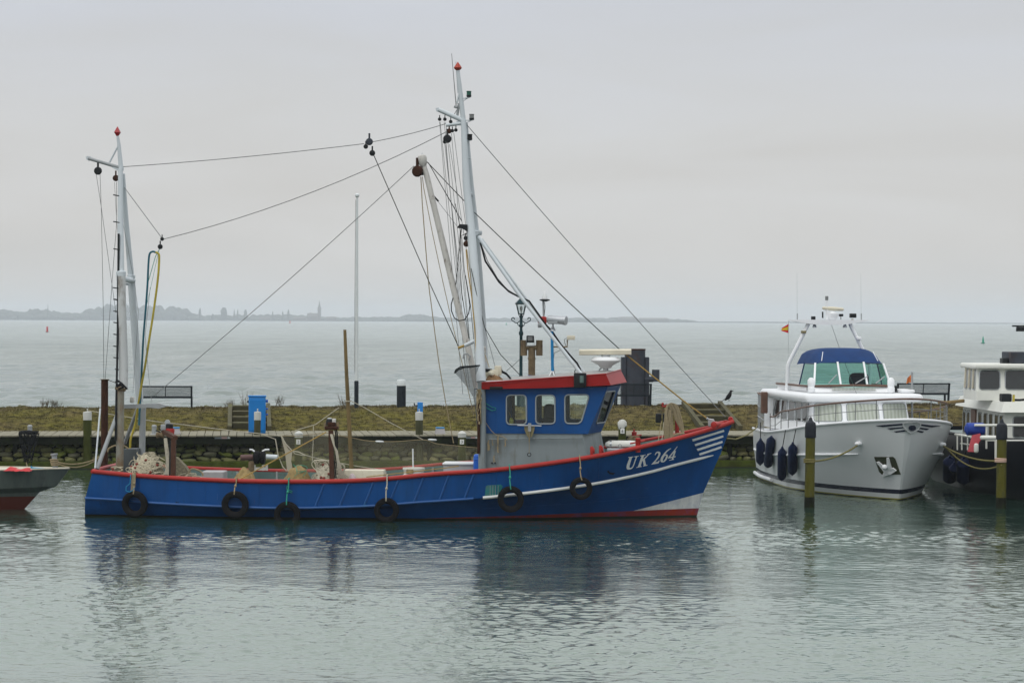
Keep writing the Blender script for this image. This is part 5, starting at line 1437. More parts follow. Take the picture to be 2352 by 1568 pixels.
for (u0, v0, pe) in ((936, 752, (1063, 905)), (942, 752, (1072, 870)), (985, 752, (1068, 840)), (1000, 755, (1092, 905)), (1060, 870, (1098, 1000)), (1085, 868, (1101, 760)), (1040, 985, (1085, 660)), (990, 985, (1062, 690)), (1000, 990, (1078, 890))):
    wire('halyard', [Q('J', u0, v0), pe + (-.5,)], .008)
wire('halyard', [Q('K', 385, 200, -.3), Q('K', 410, 320, -.4), Q('K', 425, 420, -.45)], .010, 'wiredark')
wire('halyard', [Q('K', 420, 400, -.45), Q('K', 405, 600, -.5), Q('K', 388, 765, -.4)], .013, 'wiredark')
wire('halyard', [Q('K', 424, 420, -.45), Q('K', 418, 620, -.5), Q('K', 430, 820, -.55), Q('K', 480, 1140, -.7)], .011, 'wiredark')
wire('halyard', [Q('K', 430, 430, -.45), Q('K', 448, 660, -.5), Q('K', 490, 900, -.6), Q('K', 520, 1200, -.9), Q('K', 530, 1400, -1.1)], .010, 'wiredark')
wire('yellow_halyard', [Q('K', 460, 520, -.6), Q('K', 475, 680, -.7), Q('K', 500, 850, -.85), Q('K', 520, 1060, -1.05), Q('K', 540, 1400, -1.25)], .014, 'ropetan')
wire('brown_halyard', [Q('K', 466, 520, -.6), Q('K', 490, 700, -.75), Q('K', 508, 900, -.9)], .010, 'ropeold')
wire('tackle_rope', [Q('J', 740, 1325), Q('K', 155, 200), Q('K', 178, 500), Q('K', 200, 760), Q('K', 207, 828)], .012, 'ropeold')
wire('tackle_rope', [Q('K', 207, 828), Q('K', 215, 880), Q('K', 240, 1080), Q('K', 270, 1300), Q('K', 315, 1568), Q('D', 1152, 722, -.2)], .011, 'ropeold')
wire('tackle_rope', [Q('J', 756, 1325), Q('K', 165, 90), Q('K', 225, 400), Q('K', 300, 750), Q('K', 370, 1060), Q('K', 430, 1300, -.5), Q('D', 1335, 480, -.6)], .009, 'ropeold')
wire('shroud', [Q('K', 495, 650, -.8), Q('K', 545, 880, -.9), Q('K', 590, 1062, -.9), Q('K', 700, 1250, -.9), Q('K', 835, 1392, -.9)], .012, 'wiredark')
wire('shroud', [Q('K', 590, 1062, -.9), Q('K', 625, 1190, -.8), Q('K', 665, 1340, -.7)], .008)
wire('shroud', [Q('K', 740, 1365, -.3), Q('K', 790, 1325, -.3), Q('K', 838, 1280, -.3)], .007, 'wiredark')
wire('shroud', [Q('K', 592, 1250, .8), Q('K', 622, 1340, .4)], .010, 'ropeold')
wire('cable_loop', [Q('K', 370, 855, -.6), Q('K', 357, 900, -.6), Q('K', 358, 945, -.6), Q('K', 378, 995, -.6), Q('K', 410, 1015, -.6), Q('K', 450, 1008, -.6), Q('K', 478, 965, -.6), Q('K', 487, 910, -.6), Q('K', 478, 840, -.6), Q('K', 455, 700, -.6)], .013, 'cable')
mb = MB(); mb.cyl(bq('K', 405, 1205, -.9), bq('K', 465, 1183, -.9), .03, n=10); mb.build('boom_rest_arm', M['ropetan'], boat)
tub('boom_rest', [bq('K', 452, 1188, -.9), bq('K', 556, 1140, -.98)], .045, M['mast'], 12)
tub('boom_clamp', [bq('K', u, v, -.85) for u, v in ((440, 1280), (445, 1250), (470, 1245), (490, 1262), (480, 1290))], .02, M['greypipe'], 6)
mb = MB(); v = bq('K', 585, 1215, .9); mb.lathe([(.03, -.1), (.05, -.08), (.05, .05), (.02, .08)], v, 8); mb.lathe([(.05, -.3), (.06, -.25), (.05, -.16)], v, 8); mb.build('hanging_tackle', M['boom'], boat)

# landing net on the wheelhouse corner
ln = empty('landing_net', FB.o, FA, 'black landing net hanging at the wheelhouse aft corner', 'landing net')
hoop = [bq('N', u, v, y) for u, v, y in ((50, 235, -1.6), (62, 205, -1.75), (110, 175, -1.85), (210, 168, -1.85), (308, 160, -1.7), (250, 172, -1.45), (150, 180, -1.35), (85, 205, -1.42), (60, 232, -1.5))]
MB().tube(hoop, .018, 6, closed=True).build('hoop', M['blackmetal'], ln)
vs = []; fs = []; rings = [(0, None)]
lower = [bq('N', 250, 480, -1.5), bq('N', 290, 800, -1.42)]
cen = [sum(hoop, Vector()) / len(hoop), bq('N', 170, 280, -1.6), bq('N', 215, 370, -1.55), lower[0], bq('N', 285, 620, -1.45), lower[1]]
scl = [1, .62, .40, .12, .16, .05]
m_ = len(hoop)
for c, s_ in zip(cen, scl):
    for h in hoop: vs.append(c + (h - cen[0]) * s_)
for i in range(5):
    for j in range(m_): fs.append((i * m_ + j, i * m_ + (j + 1) % m_, (i + 1) * m_ + (j + 1) % m_, (i + 1) * m_ + j))
MB().add(vs, fs).build('net_bag', M['netblack'], ln)
MB().tube([bq('N', 290, 545, -1.5), bq('N', 300, 640, -1.5), bq('N', 300, 1080, -1.45)], .035, 8).build('handle', M['darkrust'], ln)
# bundle of old rope on the mast foot
mb = MB(); rr = random.Random(31)
for k in range(16):
    x0 = rr.uniform(285, 322)
    mb.tube([bq('N', x0 + rr.uniform(-10, 10) , v + rr.uniform(-8, 8), -1.5 + rr.uniform(-.05, .05)) for v in np.linspace(410, rr.uniform(600, 800), 7)], .011, 4)
o = mb.build('rope_bundle', M['ropeold'], None); o.location = FB.o; o.rotation_euler = (0, 0, FA); tag(o, 'bundle of grey brown rope tied to the main mast foot', 'rope')

# ------------------------------------------------ mizzen gallows at the stern
y1, y2 = -.75, .55
tub('mizzen_leg', [bq('A', 357, 440, -.03), bq('A', 357, 900, -.2), bq('A', 360, 1262, -.38)], [.058, .072, .078], M['mast'], 16)
tub('mizzen_leg_sleeve', [bq('A', 360, 1262, -.38), bq('A', 366, 1568, -.5), bq('L', 775, 470, -.62), bq('B', 1105, 235, y1)], .105, M['mastdirty'], 18)
tub('mizzen_leg_foot', [bq('B', 1080, 240, y1 - .05), bq('B', 1072, 985, y1 - .05)], .088, M['rustpipe'], 18)
tub('mizzen_leg', [bq('A', 375, 480, .03), bq('A', 402, 860, .2), bq('A', 440, 1290, .3)], [.05, .06, .075], M['mast'], 16)
tub('mizzen_leg_sleeve', [bq('A', 440, 1285, .3), bq('A', 458, 1568, .36), bq('L', 848, 300, .44), bq('B', 1252, 355, y2)], .088, M['mast'], 18)
tub('mizzen_leg_foot', [bq('B', 1280, 395, y2), bq('B', 1270, 960, y2)], .075, M['greypipe'], 18)
tub('mizzen_crossbar', [bq('A', 375, 1305, -.35), bq('A', 455, 1318, .3)], .065, M['mast'], 14)
MB().plate([[bq('A', u, v, -.1) for u, v in ((385, 1335), (440, 1338), (425, 1358), (385, 1352))]], (0, .02, 0)).build('mizzen_gusset', M['mast'], boat, False)
MB().lathe([(.10, -.06), (.115, -.05), (.115, .05), (.10, .07)], bq('A', 360, 1265, -.38), 16).build('sleeve_ring', M['mast'], boat)
MB().lathe([(.085, -.05), (.098, -.04), (.098, .04), (.085, .05)], bq('A', 440, 1288, .3), 16, (.1, 0, 1)).build('sleeve_ring', M['mast'], boat)
MB().lathe([(.11, -.05), (.13, -.03), (.13, .03), (.10, .05)], bq('B', 1080, 232, y1 - .03), 14, (.2, 0, 1)).build('foot_flange', M['exhaust'], boat)
tub('mizzen_topmast', [bq('A', 360, 440, 0), bq('A', 345, 260, 0), bq('A', 335, 185, 0)], [.058, .042, .03], M['mast'], 12)
MB().lathe([(.01, -.11), (.095, 0), (.012, .13), (.001, .135)], bq('A', 333, 157, 0), 4).build('mast_top_mark', mat('mizzen_top_red', (.30, .008, .014), .4), boat, False)
tub('mizzen_spar', [bq('A', 105, 360, 0), bq('A', 362, 436, 0)], .040, M['greypipe'], 12)
MB().plate([[bq('A', u, v, -.02) for u, v in ((83, 350), (100, 342), (128, 348), (132, 362), (108, 380), (90, 370))]], (0, .05, 0)).build('spar_end_plate', M['mast'], boat, False)
tub('spar_brace', [bq('A', 342, 255, 0), bq('A', 270, 392, 0)], .022, M['mast'], 8)
MB().plate([[bq('A', u, v, -.03) for u, v in ((285, 430), (378, 420), (378, 455), (330, 455))]], (0, .06, 0)).build('spar_gusset', M['mast'], boat, False)
block(q('A', 180, 458) + (0,), .095); block(q('A', 320, 515) + (0,), .075, M['darkrust']); block(q('A', 668, 1052) + (0,), .06)
block(q('A', 683, 992) + (0,), .045)
# ladder rungs and rod
tub('ladder_rod', [bq('A', 342, 950, -.35), bq('L', 740, 150, -.55), bq('L', 735, 470, -.75), bq('B', 1045, 200, -.85), bq('B', 1035, 700, -.9)], .026, M['blackmetal'], 8)
rg = [('A', 300, 646, 345, 654), ('A', 300, 855, 348, 863), ('A', 302, 1068, 350, 1076), ('A', 298, 1372, 345, 1380), ('A', 302, 1464, 348, 1472)] + [('L', 712, v, 752, v + 6) for v in (72, 147, 218, 292, 366, 438)] + [('B', 1033, 58, 1088, 66), ('B', 1030, 170, 1085, 178)]
for r_, u0, v0, u1, v1 in rg:
    tub('ladder_rung', [bq(r_, u0, v0, -.6), bq(r_, u1, v1, -.5)], .013, M['blackmetal'], 6)
# platform beam, struts, dark post
mb = MB(); mb.bar(bq('B', 1040, 395, -.4), bq('B', 1430, 382, -.4), .10, .09); mb.build('platform_beam', M['greypipe'], boat, False)
MB().plate([[bq('B', u, v, -.46) for u, v in ((1430, 368), (1505, 388), (1420, 412), (1320, 400))]], (0, .12, 0)).build('beam_tip', M['greypipe'], boat, False)
MB().plate([[bq('B', u, v, -.8) for u, v in ((1028, 400), (1060, 375), (1062, 460), (1095, 466), (1030, 440))]], (0, .05, 0)).build('beam_plate', M['greypipe'], boat, False)
MB().rbox(tuple(bq('B', 1165, 360, -.4) + Vector((0, -.06, 0))), tuple(bq('B', 1202, 305, -.4) + Vector((0, .06, 0))), .03, 2).build('beam_roller', M['boom'], boat)
tub('stern_strut', [bq('B', 1045, 480, -.8), bq('B', 870, 950, -1.35)], .048, M['greypipe'], 12)
tub('stern_strut', [bq('B', 1235, 410, .5), bq('B', 1118, 720, 1.2)], .045, M['greypipe'], 12)
tub('stern_rod', [bq('B', 898, 410, -.9), bq('B', 852, 945, -1.45)], .02, M['mast'], 8)
dp = MB().tube([bq('B', 938, 152, 1.0), bq('B', 935, 985, 1.0)], .085, 16).build('stern_post', M['darkrust'], boat)
MB().lathe([(.115, 0), (.115, .012), (.03, .014)], bq('B', 938, 152, 1.0), 16).build('post_cap', M['exhaust'], dp)
mb = MB(); rr = random.Random(6)
for k in range(5):
    mb.tube([bq('B', 1045 + rr.uniform(-5, 5), 215, -.95), bq('B', 1075, 195 + rr.uniform(-10, 15), -1.0), bq('B', 1110, 215 + rr.uniform(-10, 10), -.95), bq('B', 1060, 238, -.95)], .016, 5)
mb.tube([bq('B', 1050, 155, -.9), bq('B', 1090, 185, -.95), bq('B', 1140, 235, -.9)], .022, 6)
o = mb.build('black_lashing', M['cable'], None); o.location = FB.o; o.rotation_euler = (0, 0, FA); tag(o, 'black rope lashing round the rusty mizzen foot', 'rope', None)
wire('stay', [Q('B', 970, 155, 1.0), Q('B', 1045, 185, .1), Q('B', 1140, 235, -.7)], .012, 'wiredark')
# mizzen halyards
wire('halyard', [Q('A', 165, 478), Q('A', 200, 700, 0), Q('A', 320, 1568, -.3)], .008)
wire('halyard', [Q('A', 196, 478), Q('A', 206, 760), Q('A', 222, 1568, .4), Q('B', 930, 148, 1.0)], .008)
wire('halyard', [Q('A', 326, 545), Q('A', 325, 880), Q('A', 290, 1340, .2), Q('B', 942, 148, 1.0)], .008)
wire('halyard', [Q('A', 310, 545), Q('A', 318, 720), Q('A', 335, 960, -.1)], .006)
wire('halyard', [Q('A', 372, 840), Q('A', 470, 1360, .2), Q('A', 497, 1568, .3), Q('B', 1190, 270, .4)], .006)
wire('halyard', [Q('L', 942, 0), Q('L', 910, 300), Q('B', 1335, 150, 0), Q('B', 1360, 360, -.4)], .007)
# hoses hanging from the wire
def loose(name, pts, r, m, label, cat, n=7):
    V = [b(p[:2], p[2] if len(p) > 2 else 0) for p in pts]
    V = [Vector(v) for v in catmull([tuple(v) for v in V], max(12, len(V) * 4))]
    o = MB().tube(V, r, n).build(name, M[m], None); o.location = FB.o; o.rotation_euler = (0, 0, FA)
    return tag(o, label, cat)
M['hoseteal'] = mat('teal_hose', (.012, .10, .14), .5, var=.2)
M['hoseyellow'] = mat('yellow_hose', (.42, .34, .04), .5, var=.15)
loose('hose', [Q('A', 632, 1096), Q('A', 608, 1090), Q('A', 584, 1112), Q('A', 575, 1200), Q('A', 568, 1350), Q('A', 552, 1568), Q('L', 900, 300), Q('B', 1270, 60, .1), Q('B', 1262, 250, .3), Q('B', 1245, 560, .3)], .024, 'hoseteal', 'dark teal hose hanging from the wire by the mizzen mast', 'hose')
loose('hose', [Q('A', 632, 1096), Q('A', 650, 1104), Q('A', 660, 1135), Q('A', 650, 1300), Q('A', 615, 1568), Q('L', 935, 330), Q('B', 1300, 30, .1), Q('B', 1270, 190, .2), Q('B', 1235, 400, .35), Q('B', 1210, 560, .45), Q('B', 1172, 680, .45), Q('B', 1165, 790, .45)], .026, 'hoseyellow', 'yellow hose hanging from the wire down to the stern deck', 'hose')
wire('hose_sling', [Q('A', 668, 1060), Q('A', 630, 1130), Q('A', 570, 1340)], .008, 'ropegreen')
wire('hose_sling', [Q('A', 660, 1070), Q('A', 600, 1340), Q('A', 560, 1520)], .005, 'ropegreen')

# ------------------------------------------------ gallows posts with net haulers on the near rail
def rail_z(x): return float(np.interp(x, LV[0][0], LV[0][1]))
def rail_h(x): return float(np.interp(x, LV[0][0], LV[0][2]))
p0 = bq('V', 1372, 1385, -1.72); p1 = bq('V', 1385, 575, -1.72)
gp = MB().bar(p0 + Vector((0, 0, -.3)), p1, .10, .12, (0, 1, 0)).build('gallows_post', M['brown'], boat, False)
e1 = bq('V', 1170, 420, -.75)
MB().bar(p1 + Vector((.05, -.05, .0)), e1 + Vector((0, 0, -.02)), .10, .09).build('gallows_arm', M['brown'], boat, False)
MB().bar(bq('V', 1310, 640, -1.66), bq('V', 1300, 1385, -1.66), .03, .05, (0, 1, 0)).build('gallows_web', M['blackmetal'], boat, False)
hm = MB(); c = bq('V', 1290, 370, -.8); hm.lathe([(.06, -.14), (.09, -.12), (.09, .08), (.05, .10)], c, 14); hm.build('hauler_motor', M['blackmetal'], boat)
c = bq('V', 1305, 425, -.8); MB().lathe([(.10, -.07), (.11, 0), (.10, .05)], c, 14).build('hauler_brake', M['red'], boat)
c = bq('V', 1253, 255, -.8); MB().lathe([(.06, -.015), (.065, 0), (.06, .015)], c, 14, (.2, -1, 0)).build('pressure_gauge', M['silver'], boat)
MB().tube([c, bq('V', 1230, 320, -.8)], .012, 6).build('gauge_stem', M['blackmetal'], boat)
mb = MB(); c = bq('V', 1190, 350, -.8); mb.rbox((c.x - .08, -.86, c.z - .08), (c.x + .05, -.74, c.z + .06), .02, 2); mb.build('valve_block', M['greypipe'], boat)
tub('hydraulic_hose', [bq('V', u, v, -.78) for u, v in ((1160, 380), (1110, 330), (1075, 335), (1080, 390), (1130, 430), (1170, 440))], .014, M['cable'], 6)
tub('hydraulic_hose', [bq('V', u, v, -.78) for u, v in ((1010, 425), (1060, 440), (1120, 470))], .016, M['cable'], 6)
c = bq('V', 1100, 520, -.8); MB().lathe([(.03, -.1), (.075, -.07), (.05, 0), (.075, .07), (.03, .1)], c, 12, (1, .3, 0)).build('hauler_roller', M['exhaust'], boat)
# second post
p0 = bq('C', 1410, 1045, -1.80); p1 = bq('C', 1397, 605, -1.80)
MB().bar(p0 + Vector((0, 0, -.3)), p1, .10, .11, (0, 1, 0)).build('gallows_post', M['brown'], boat, False)
mb = MB(); c = bq('C', 1400, 580, -1.75); mb.rbox((c.x - .14, -1.85, c.z - .05), (c.x + .16, -1.62, c.z + .03), .02, 2); mb.rbox((c.x - .08, -1.82, c.z + .03), (c.x + .1, -1.64, c.z + .12), .02, 2); mb.build('hauler_bracket', M['darkrust'], boat)
for dx_ in (-.13, .14):
    MB().lathe([(.02, -.06), (.03, -.05), (.03, .06), (.015, .08)], (c.x + dx_, -1.73, c.z + .03), 8).build('hauler_bolt', M['exhaust'], boat)
c = bq('C', 1382, 535, -1.73); MB().lathe([(.07, -.06), (.075, .04), (.05, .08)], c, 14).build('hauler_motor', M['blackmetal'], boat)
c = bq('C', 1385, 503, -1.73); MB().lathe([(.055, -.01), (.06, .01), (.03, .025)], c, 12).build('motor_cap', M['silver'], boat)
c = bq('C', 1420, 525, -1.73); MB().rbox((c.x - .03, -1.78, c.z - .09), (c.x + .05, -1.66, c.z + .06), .015, 2).build('valve_block', M['boom'], boat)
for k, dx_ in enumerate((0, 14)):
    tub('hydraulic_hose', [bq('C', u + dx_, v, -1.72) for u, v in ((1425, 560), (1440, 640), (1440, 760), (1432, 880), (1425, 980), (1430, 1035))], .016, M['cable'], 6)
# net hauler drum on the far side
hd = bq('C', 757, 850, 1.5)
for sx in (-1, 1):
    MB().lathe([(.06, -.068), (.12, -.06), (.155, -.02), (.155, .03), (.14, .062), (.06, .066)], (hd.x + sx * .068, 1.5, hd.z), 22, (1, 0, 0)).build('hauler_drum', M['black'], boat)
MB().cyl(bq('C', 700, 845, 1.5), bq('C', 590, 850, 1.5), .068, n=14).build('drum_arm', mat('drum_arm_brown', (.11, .06, .055), .6), boat)
MB().cyl(bq('C', 817, 840, 1.5), bq('C', 918, 846, 1.5), .058, n=14).build('drum_arm', M['mast'], boat)
for u0, u1, u2 in ((712, 690, 668), (782, 808, 845)):
    tub('drum_handle', [bq('C', u0, 795, 1.5), bq('C', u1, 780, 1.5), bq('C', u2, 778, 1.5)], .022, M['white'], 8)
for u0 in (712, 790, 822):
    MB().bar(bq('C', u0, 915, 1.5), bq('C', u0, 965, 1.5), .05, .06, (0, 1, 0)).build('drum_foot', M['boom'], boat, False)
MB().bar(bq('C', 700, 950, 1.5), bq('C', 815, 950, 1.5), .05, .07).build('drum_base', M['boom'], boat, False)
v = bq('C', 690, 900, 1.5); MB().rbox((v.x - .08, 1.44, v.z - .2), (v.x + .06, 1.56, v.z + .05), .03, 2).build('drum_gear', M['exhaust'], boat)

# ------------------------------------------------ foredeck
def rail_post(u0, u1, v0, v1, y, name='mooring_bitt'):
    a_, c_ = bq('Q', u0, v0, y), bq('Q', u1, v1, y); r_ = (c_.x - a_.x) / 2
    return MB().lathe([(r_, c_.z - .1), (r_ * .98, a_.z - .03), (r_ * 1.04, a_.z - .025), (r_ * .9, a_.z), (.01, a_.z + .004)], ((a_.x + c_.x) / 2, y, 0), 16).build(name, M['red'], boat)
rail_post(947, 1028, 590, 745, -1.35)
tub('bitt_bar', [bq('Q', 862, 680, -1.35), bq('Q', 950, 663, -1.35)], .018, M['red'], 8); tub('bitt_bar', [bq('Q', 1025, 648, -1.35), bq('Q', 1102, 632, -1.35)], .022, M['red'], 8)
rail_post(888, 968, 492, 640, 1.2)
MB().lathe([(.02, 0), (.02, .05), (.005, .06)], bq('Q', 925, 492, 1.2), 8).build('bitt_pin', M['red'], boat)
tub('bitt_bar', [bq('Q', 965, 560, 1.2), bq('Q', 1045, 545, 1.2)], .02, M['red'], 8)
mb = MB(); rr = random.Random(40)
for k in range(7):
    c = bq('Q', 925, 575 + k * 9, 1.2); mb.torus(c, (rr.uniform(-.2, .2), rr.uniform(-.2, .2), 1), .125, .014, 18, 5)
for k in range(5):
    mb.tube([bq('Q', 900 + rr.uniform(-20, 10), 580 + rr.uniform(-20, 30), 1.05), bq('Q', 840 + rr.uniform(-20, 20), 600 + rr.uniform(-10, 30), 1.0), bq('Q', 815 + rr.uniform(-5, 40), 605 + rr.uniform(-10, 30), .9)], .012, 5)
o = mb.build('wound_rope', M['ropeold'], None); o.location = FB.o; o.rotation_euler = (0, 0, FA); tag(o, 'brown rope wound round the far red bitt', 'rope')
for u0, v0 in ((265, 805), (402, 790)):
    c = bq('Q', u0, v0, -1.62)
    fr_ = MB(); fr_.rbox((c.x - .04, c.y - .05, c.z - .12), (c.x + .035, c.y + .03, c.z + .12), .025, 2); o = fr_.build('fairlead', M['red'], boat)
    MB().torus(c + Vector((.045, 0, .02)), (1, 0, .1), .05, .018, 16, 6).build('fairlead_ring', M['red'], o)
# life raft canister
lr = empty('life_raft', FB.o, FA, 'white life raft canister with maroon band on the foredeck', 'life raft')
a_, c_ = bq('Q', 470, 690, -.75), bq('Q', 950, 690, -.75); L_ = c_.x - a_.x; rz_ = abs(bq('Q', 700, 630, -.75).z - bq('Q', 700, 760, -.75).z) / 2; cz = bq('Q', 700, 695, -.75).z
MB().lathe([(.02, 0), (rz_ * .55, .02), (rz_ * .9, .09), (rz_, .16), (rz_, L_ - .06), (rz_ * .85, L_), (.02, L_ + .04)], (a_.x, -.75, cz), 24, (1, 0, 0)).build('canister', mat('raft_white', (.70, .71, .66), .4, var=.04), lr)
k = MB(); zz0, zz1 = bq('Q', 700, 730, -.75).z, bq('Q', 700, 752, -.75).z
for (z0_, z1_, r2) in ((zz1, zz0, rz_ * 1.02),):
    y0_ = -.75 - math.sqrt(max(r2 ** 2 - (z0_ - cz) ** 2, 0)) - .004; y1_ = -.75 - math.sqrt(max(r2 ** 2 - (z1_ - cz) ** 2, 0)) - .004
    k.add([(a_.x + .05, y0_, z0_), (a_.x + L_, y0_, z0_), (a_.x + L_, y1_, z1_), (a_.x + .05, y1_, z1_)], [(0, 1, 2, 3)])
k.build('maroon_band', M['orange'], lr, False)
for u0, m_ in ((562, 'chrome'), (868, 'white')):
    c = bq('Q', u0, 690, -.75); MB().lathe([(rz_ * 1.03, -.022), (rz_ * 1.035, 0), (rz_ * 1.03, .022)], (c.x, -.75, cz), 24, (1, 0, 0)).build('strap', M[m_], lr)
c = bq('Q', 705, 715, -1.0); MB().torus((c.x, c.y, c.z), (0, 1, 0), .035, .007, 14, 5).build('handle', M['greypipe'], lr)
MB().rbox((a_.x + .05, -.95, cz - rz_ - .07), (a_.x + L_ * .8, -.55, cz - rz_ + .02), .02, 2).build('cradle', M['silver'], lr)
# bow gallows, block, draped ropes
tub('bow_post', [bq('Q', 1603, 530, -.35), bq('Q', 1598, 300, -.35), bq('Q', 1560, 130, -.3)], .05, M['red'], 12)
mb = MB(); mb.plate([[bq('Q', u, v, -.35) for u, v in ((1410, 80), (1450, 62), (1545, 110), (1560, 215), (1520, 200), (1480, 140), (1415, 110))]], (0, .12, 0)); mb.build('bow_post_head', M['red'], boat, False)
tub('bow_hook', [bq('Q', 1375, 55, -.3), bq('Q', 1372, 95, -.3), bq('Q', 1420, 98, -.3)], .025, M['red'], 8)
mb = MB(); mb.lathe([(.02, -.02), (.03, 0), (.02, .02)], bq('Q', 1375, 52, -.3), 8); mb.build('hook_tip', M['red'], boat)
tub('hook_chain', [bq('Q', 1378, 100, -.3), bq('Q', 1382, 185, -.3)], .022, M['exhaust'], 6)
bo = MB(); v = bq('Q', 1372, 275, -.3)
bo.rbox((v.x - .16, v.y - .06, v.z - .12), (v.x - .02, v.y + .06, v.z + .10), .03, 2); bo.rbox((v.x + .0, v.y - .06, v.z - .14), (v.x + .15, v.y + .06, v.z + .1), .03, 2); bo.build('bow_block', M['blackmetal'], boat)
wire('bow_tackle', [Q('Q', 1355, 330, -.35), Q('Q', 1305, 640, -.9)], .010, 'rope'); wire('bow_tackle', [Q('Q', 1392, 340, -.35), Q('Q', 1362, 625, -.7)], .008, 'ropewhite')
dr = empty('draped_rope', FB.o, FA, 'thick beige rope hank draped over the red bow post', 'rope')
rr = random.Random(50); mb = MB()
for k in range(16):
    f = k / 15
    top_u, top_v = 1440 + 130 * f, 82 - 40 * math.sin(f * 2.6)
    y_ = -.55 + .02 * rr.uniform(-1, 1)
    bu = 1405 + 125 * (k % 8) / 7 + rr.uniform(-6, 6); bv = 605 - 3 * (k % 8) + rr.uniform(-25, 5)
    mb.tube([bq('Q', top_u, top_v, y_), bq('Q', 1415 + 110 * f, 190, y_ - .03), bq('Q', bu, 400, y_ - .04), bq('Q', bu, bv, y_ - .05)], .017, 5)
for k in range(11):
    f = k / 10
    y_ = -.6 + .02 * rr.uniform(-1, 1)
    mb.tube([bq('Q', 1460 + 140 * f, 95 - 45 * math.sin(f * 2.8), y_), bq('Q', 1545 + 90 * f, 160 + 20 * rr.random(), y_), bq('Q', 1575 + 95 * f, 300, y_ - .02), bq('Q', 1640 + 55 * f, 420, y_ - .02), bq('Q', 1690 + 14 * f, 525 + 6 * rr.random(), y_ - .03)], .017, 5)
for k in range(3): mb.tube([bq('Q', 1510, 600 - k * 12, -.85), bq('Q', 1560, 550 - k * 8, -.85), bq('Q', 1640, 530 - k * 6, -.85), bq('Q', 1712, 520, -.8)], .02, 5)
mb.build('strands', M['rope'], dr); dr.children[0]['kind'] = 'stuff'
# stem head
rp_ = railN[-1]
mb = MB(); mb.lathe([(.05, -.09), (.075, -.08), (.075, .08), (.05, .09)], bq('Q', 2195, 385, -.62), 14, (.35, .9, 0)); mb.build('bow_roller', M['red'], boat)
MB().hexa([bq('Q', 2180, 350, -.55), bq('Q', 2195, 392, -.62), bq('Q', 2352, 350, -.10), bq('Q', 2352, 325, -.05), bq('Q', 2180, 345, .55), bq('Q', 2195, 385, .6), bq('Q', 2352, 348, .10), bq('Q', 2352, 322, .05)]).build('bow_plate', M['red'], boat, False)
c = b((1678, 962), 0); MB().lathe([(.05, -.05), (.06, 0), (.05, .05)], c, 12, (0, 1, 0)).build('stem_fairlead', M['red'], boat)
MB().plate([[b(p, -.12) for p in ((1640, 975), (1652, 968), (1668, 965), (1674, 966), (1674, 972))]], (0, .2, 0)).build('stem_plate', M['red'], boat, False)
g0, g1 = bq('Q', 2088, 290, .3), bq('Q', 2232, 400, .3); MB().hexa([(g0.x, .1, g1.z), (g1.x, .1, g1.z), (g1.x, .6, g1.z), (g0.x, .6, g1.z), (g0.x, .1, g0.z), (g1.x - .08, .1, g0.z - .02), (g1.x - .08, .6, g0.z - .02), (g0.x, .6, g0.z)]).build('anchor_winch_cover', M['greybox'], boat, False)
wire('mooring_fitting', [Q('Q', 2062, 278, .1), Q('Q', 2100, 310, .2)], .025, 'mast')

# ------------------------------------------------ anchor on the deckhouse
an = empty('anchor', FB.o, FA, 'khaki anchor with a crossbar hanging below the wheelhouse windows', 'anchor')
yA = -HW - .09
MB().plate([[bq('N', u, v, yA) for u, v in ((775, 800), (832, 785), (886, 795), (880, 840), (860, 895), (843, 915), (838, 860), (826, 860), (820, 915), (800, 885), (778, 830))]], (0, .03, 0)).build('flukes', M['khaki'], an, False)
MB().tube([bq('N', 705, 785, yA - .02), bq('N', 955, 791, yA - .02)], .014, 8).build('stock', M['silver'], an)
MB().bar(bq('N', 833, 762, yA - .02), bq('N', 831, 850, yA - .02), .07, .05, (0, 1, 0)).build('crown', M['greypipe'], an, False)
MB().tube([bq('N', 830, 830, yA - .03), bq('N', 828, 960, yA - .03)], .014, 6).build('shank', M['rope'], an)
MB().tube([bq('N', 828, 960, yA - .03), bq('N', 827, 1080, yA - .03)], .006, 5).build('line', M['rope'], an)
MB().torus(bq('N', 828, 1090, yA), (0, 1, 0), .04, .008, 16, 6).build('ring', M['blackmetal'], an)

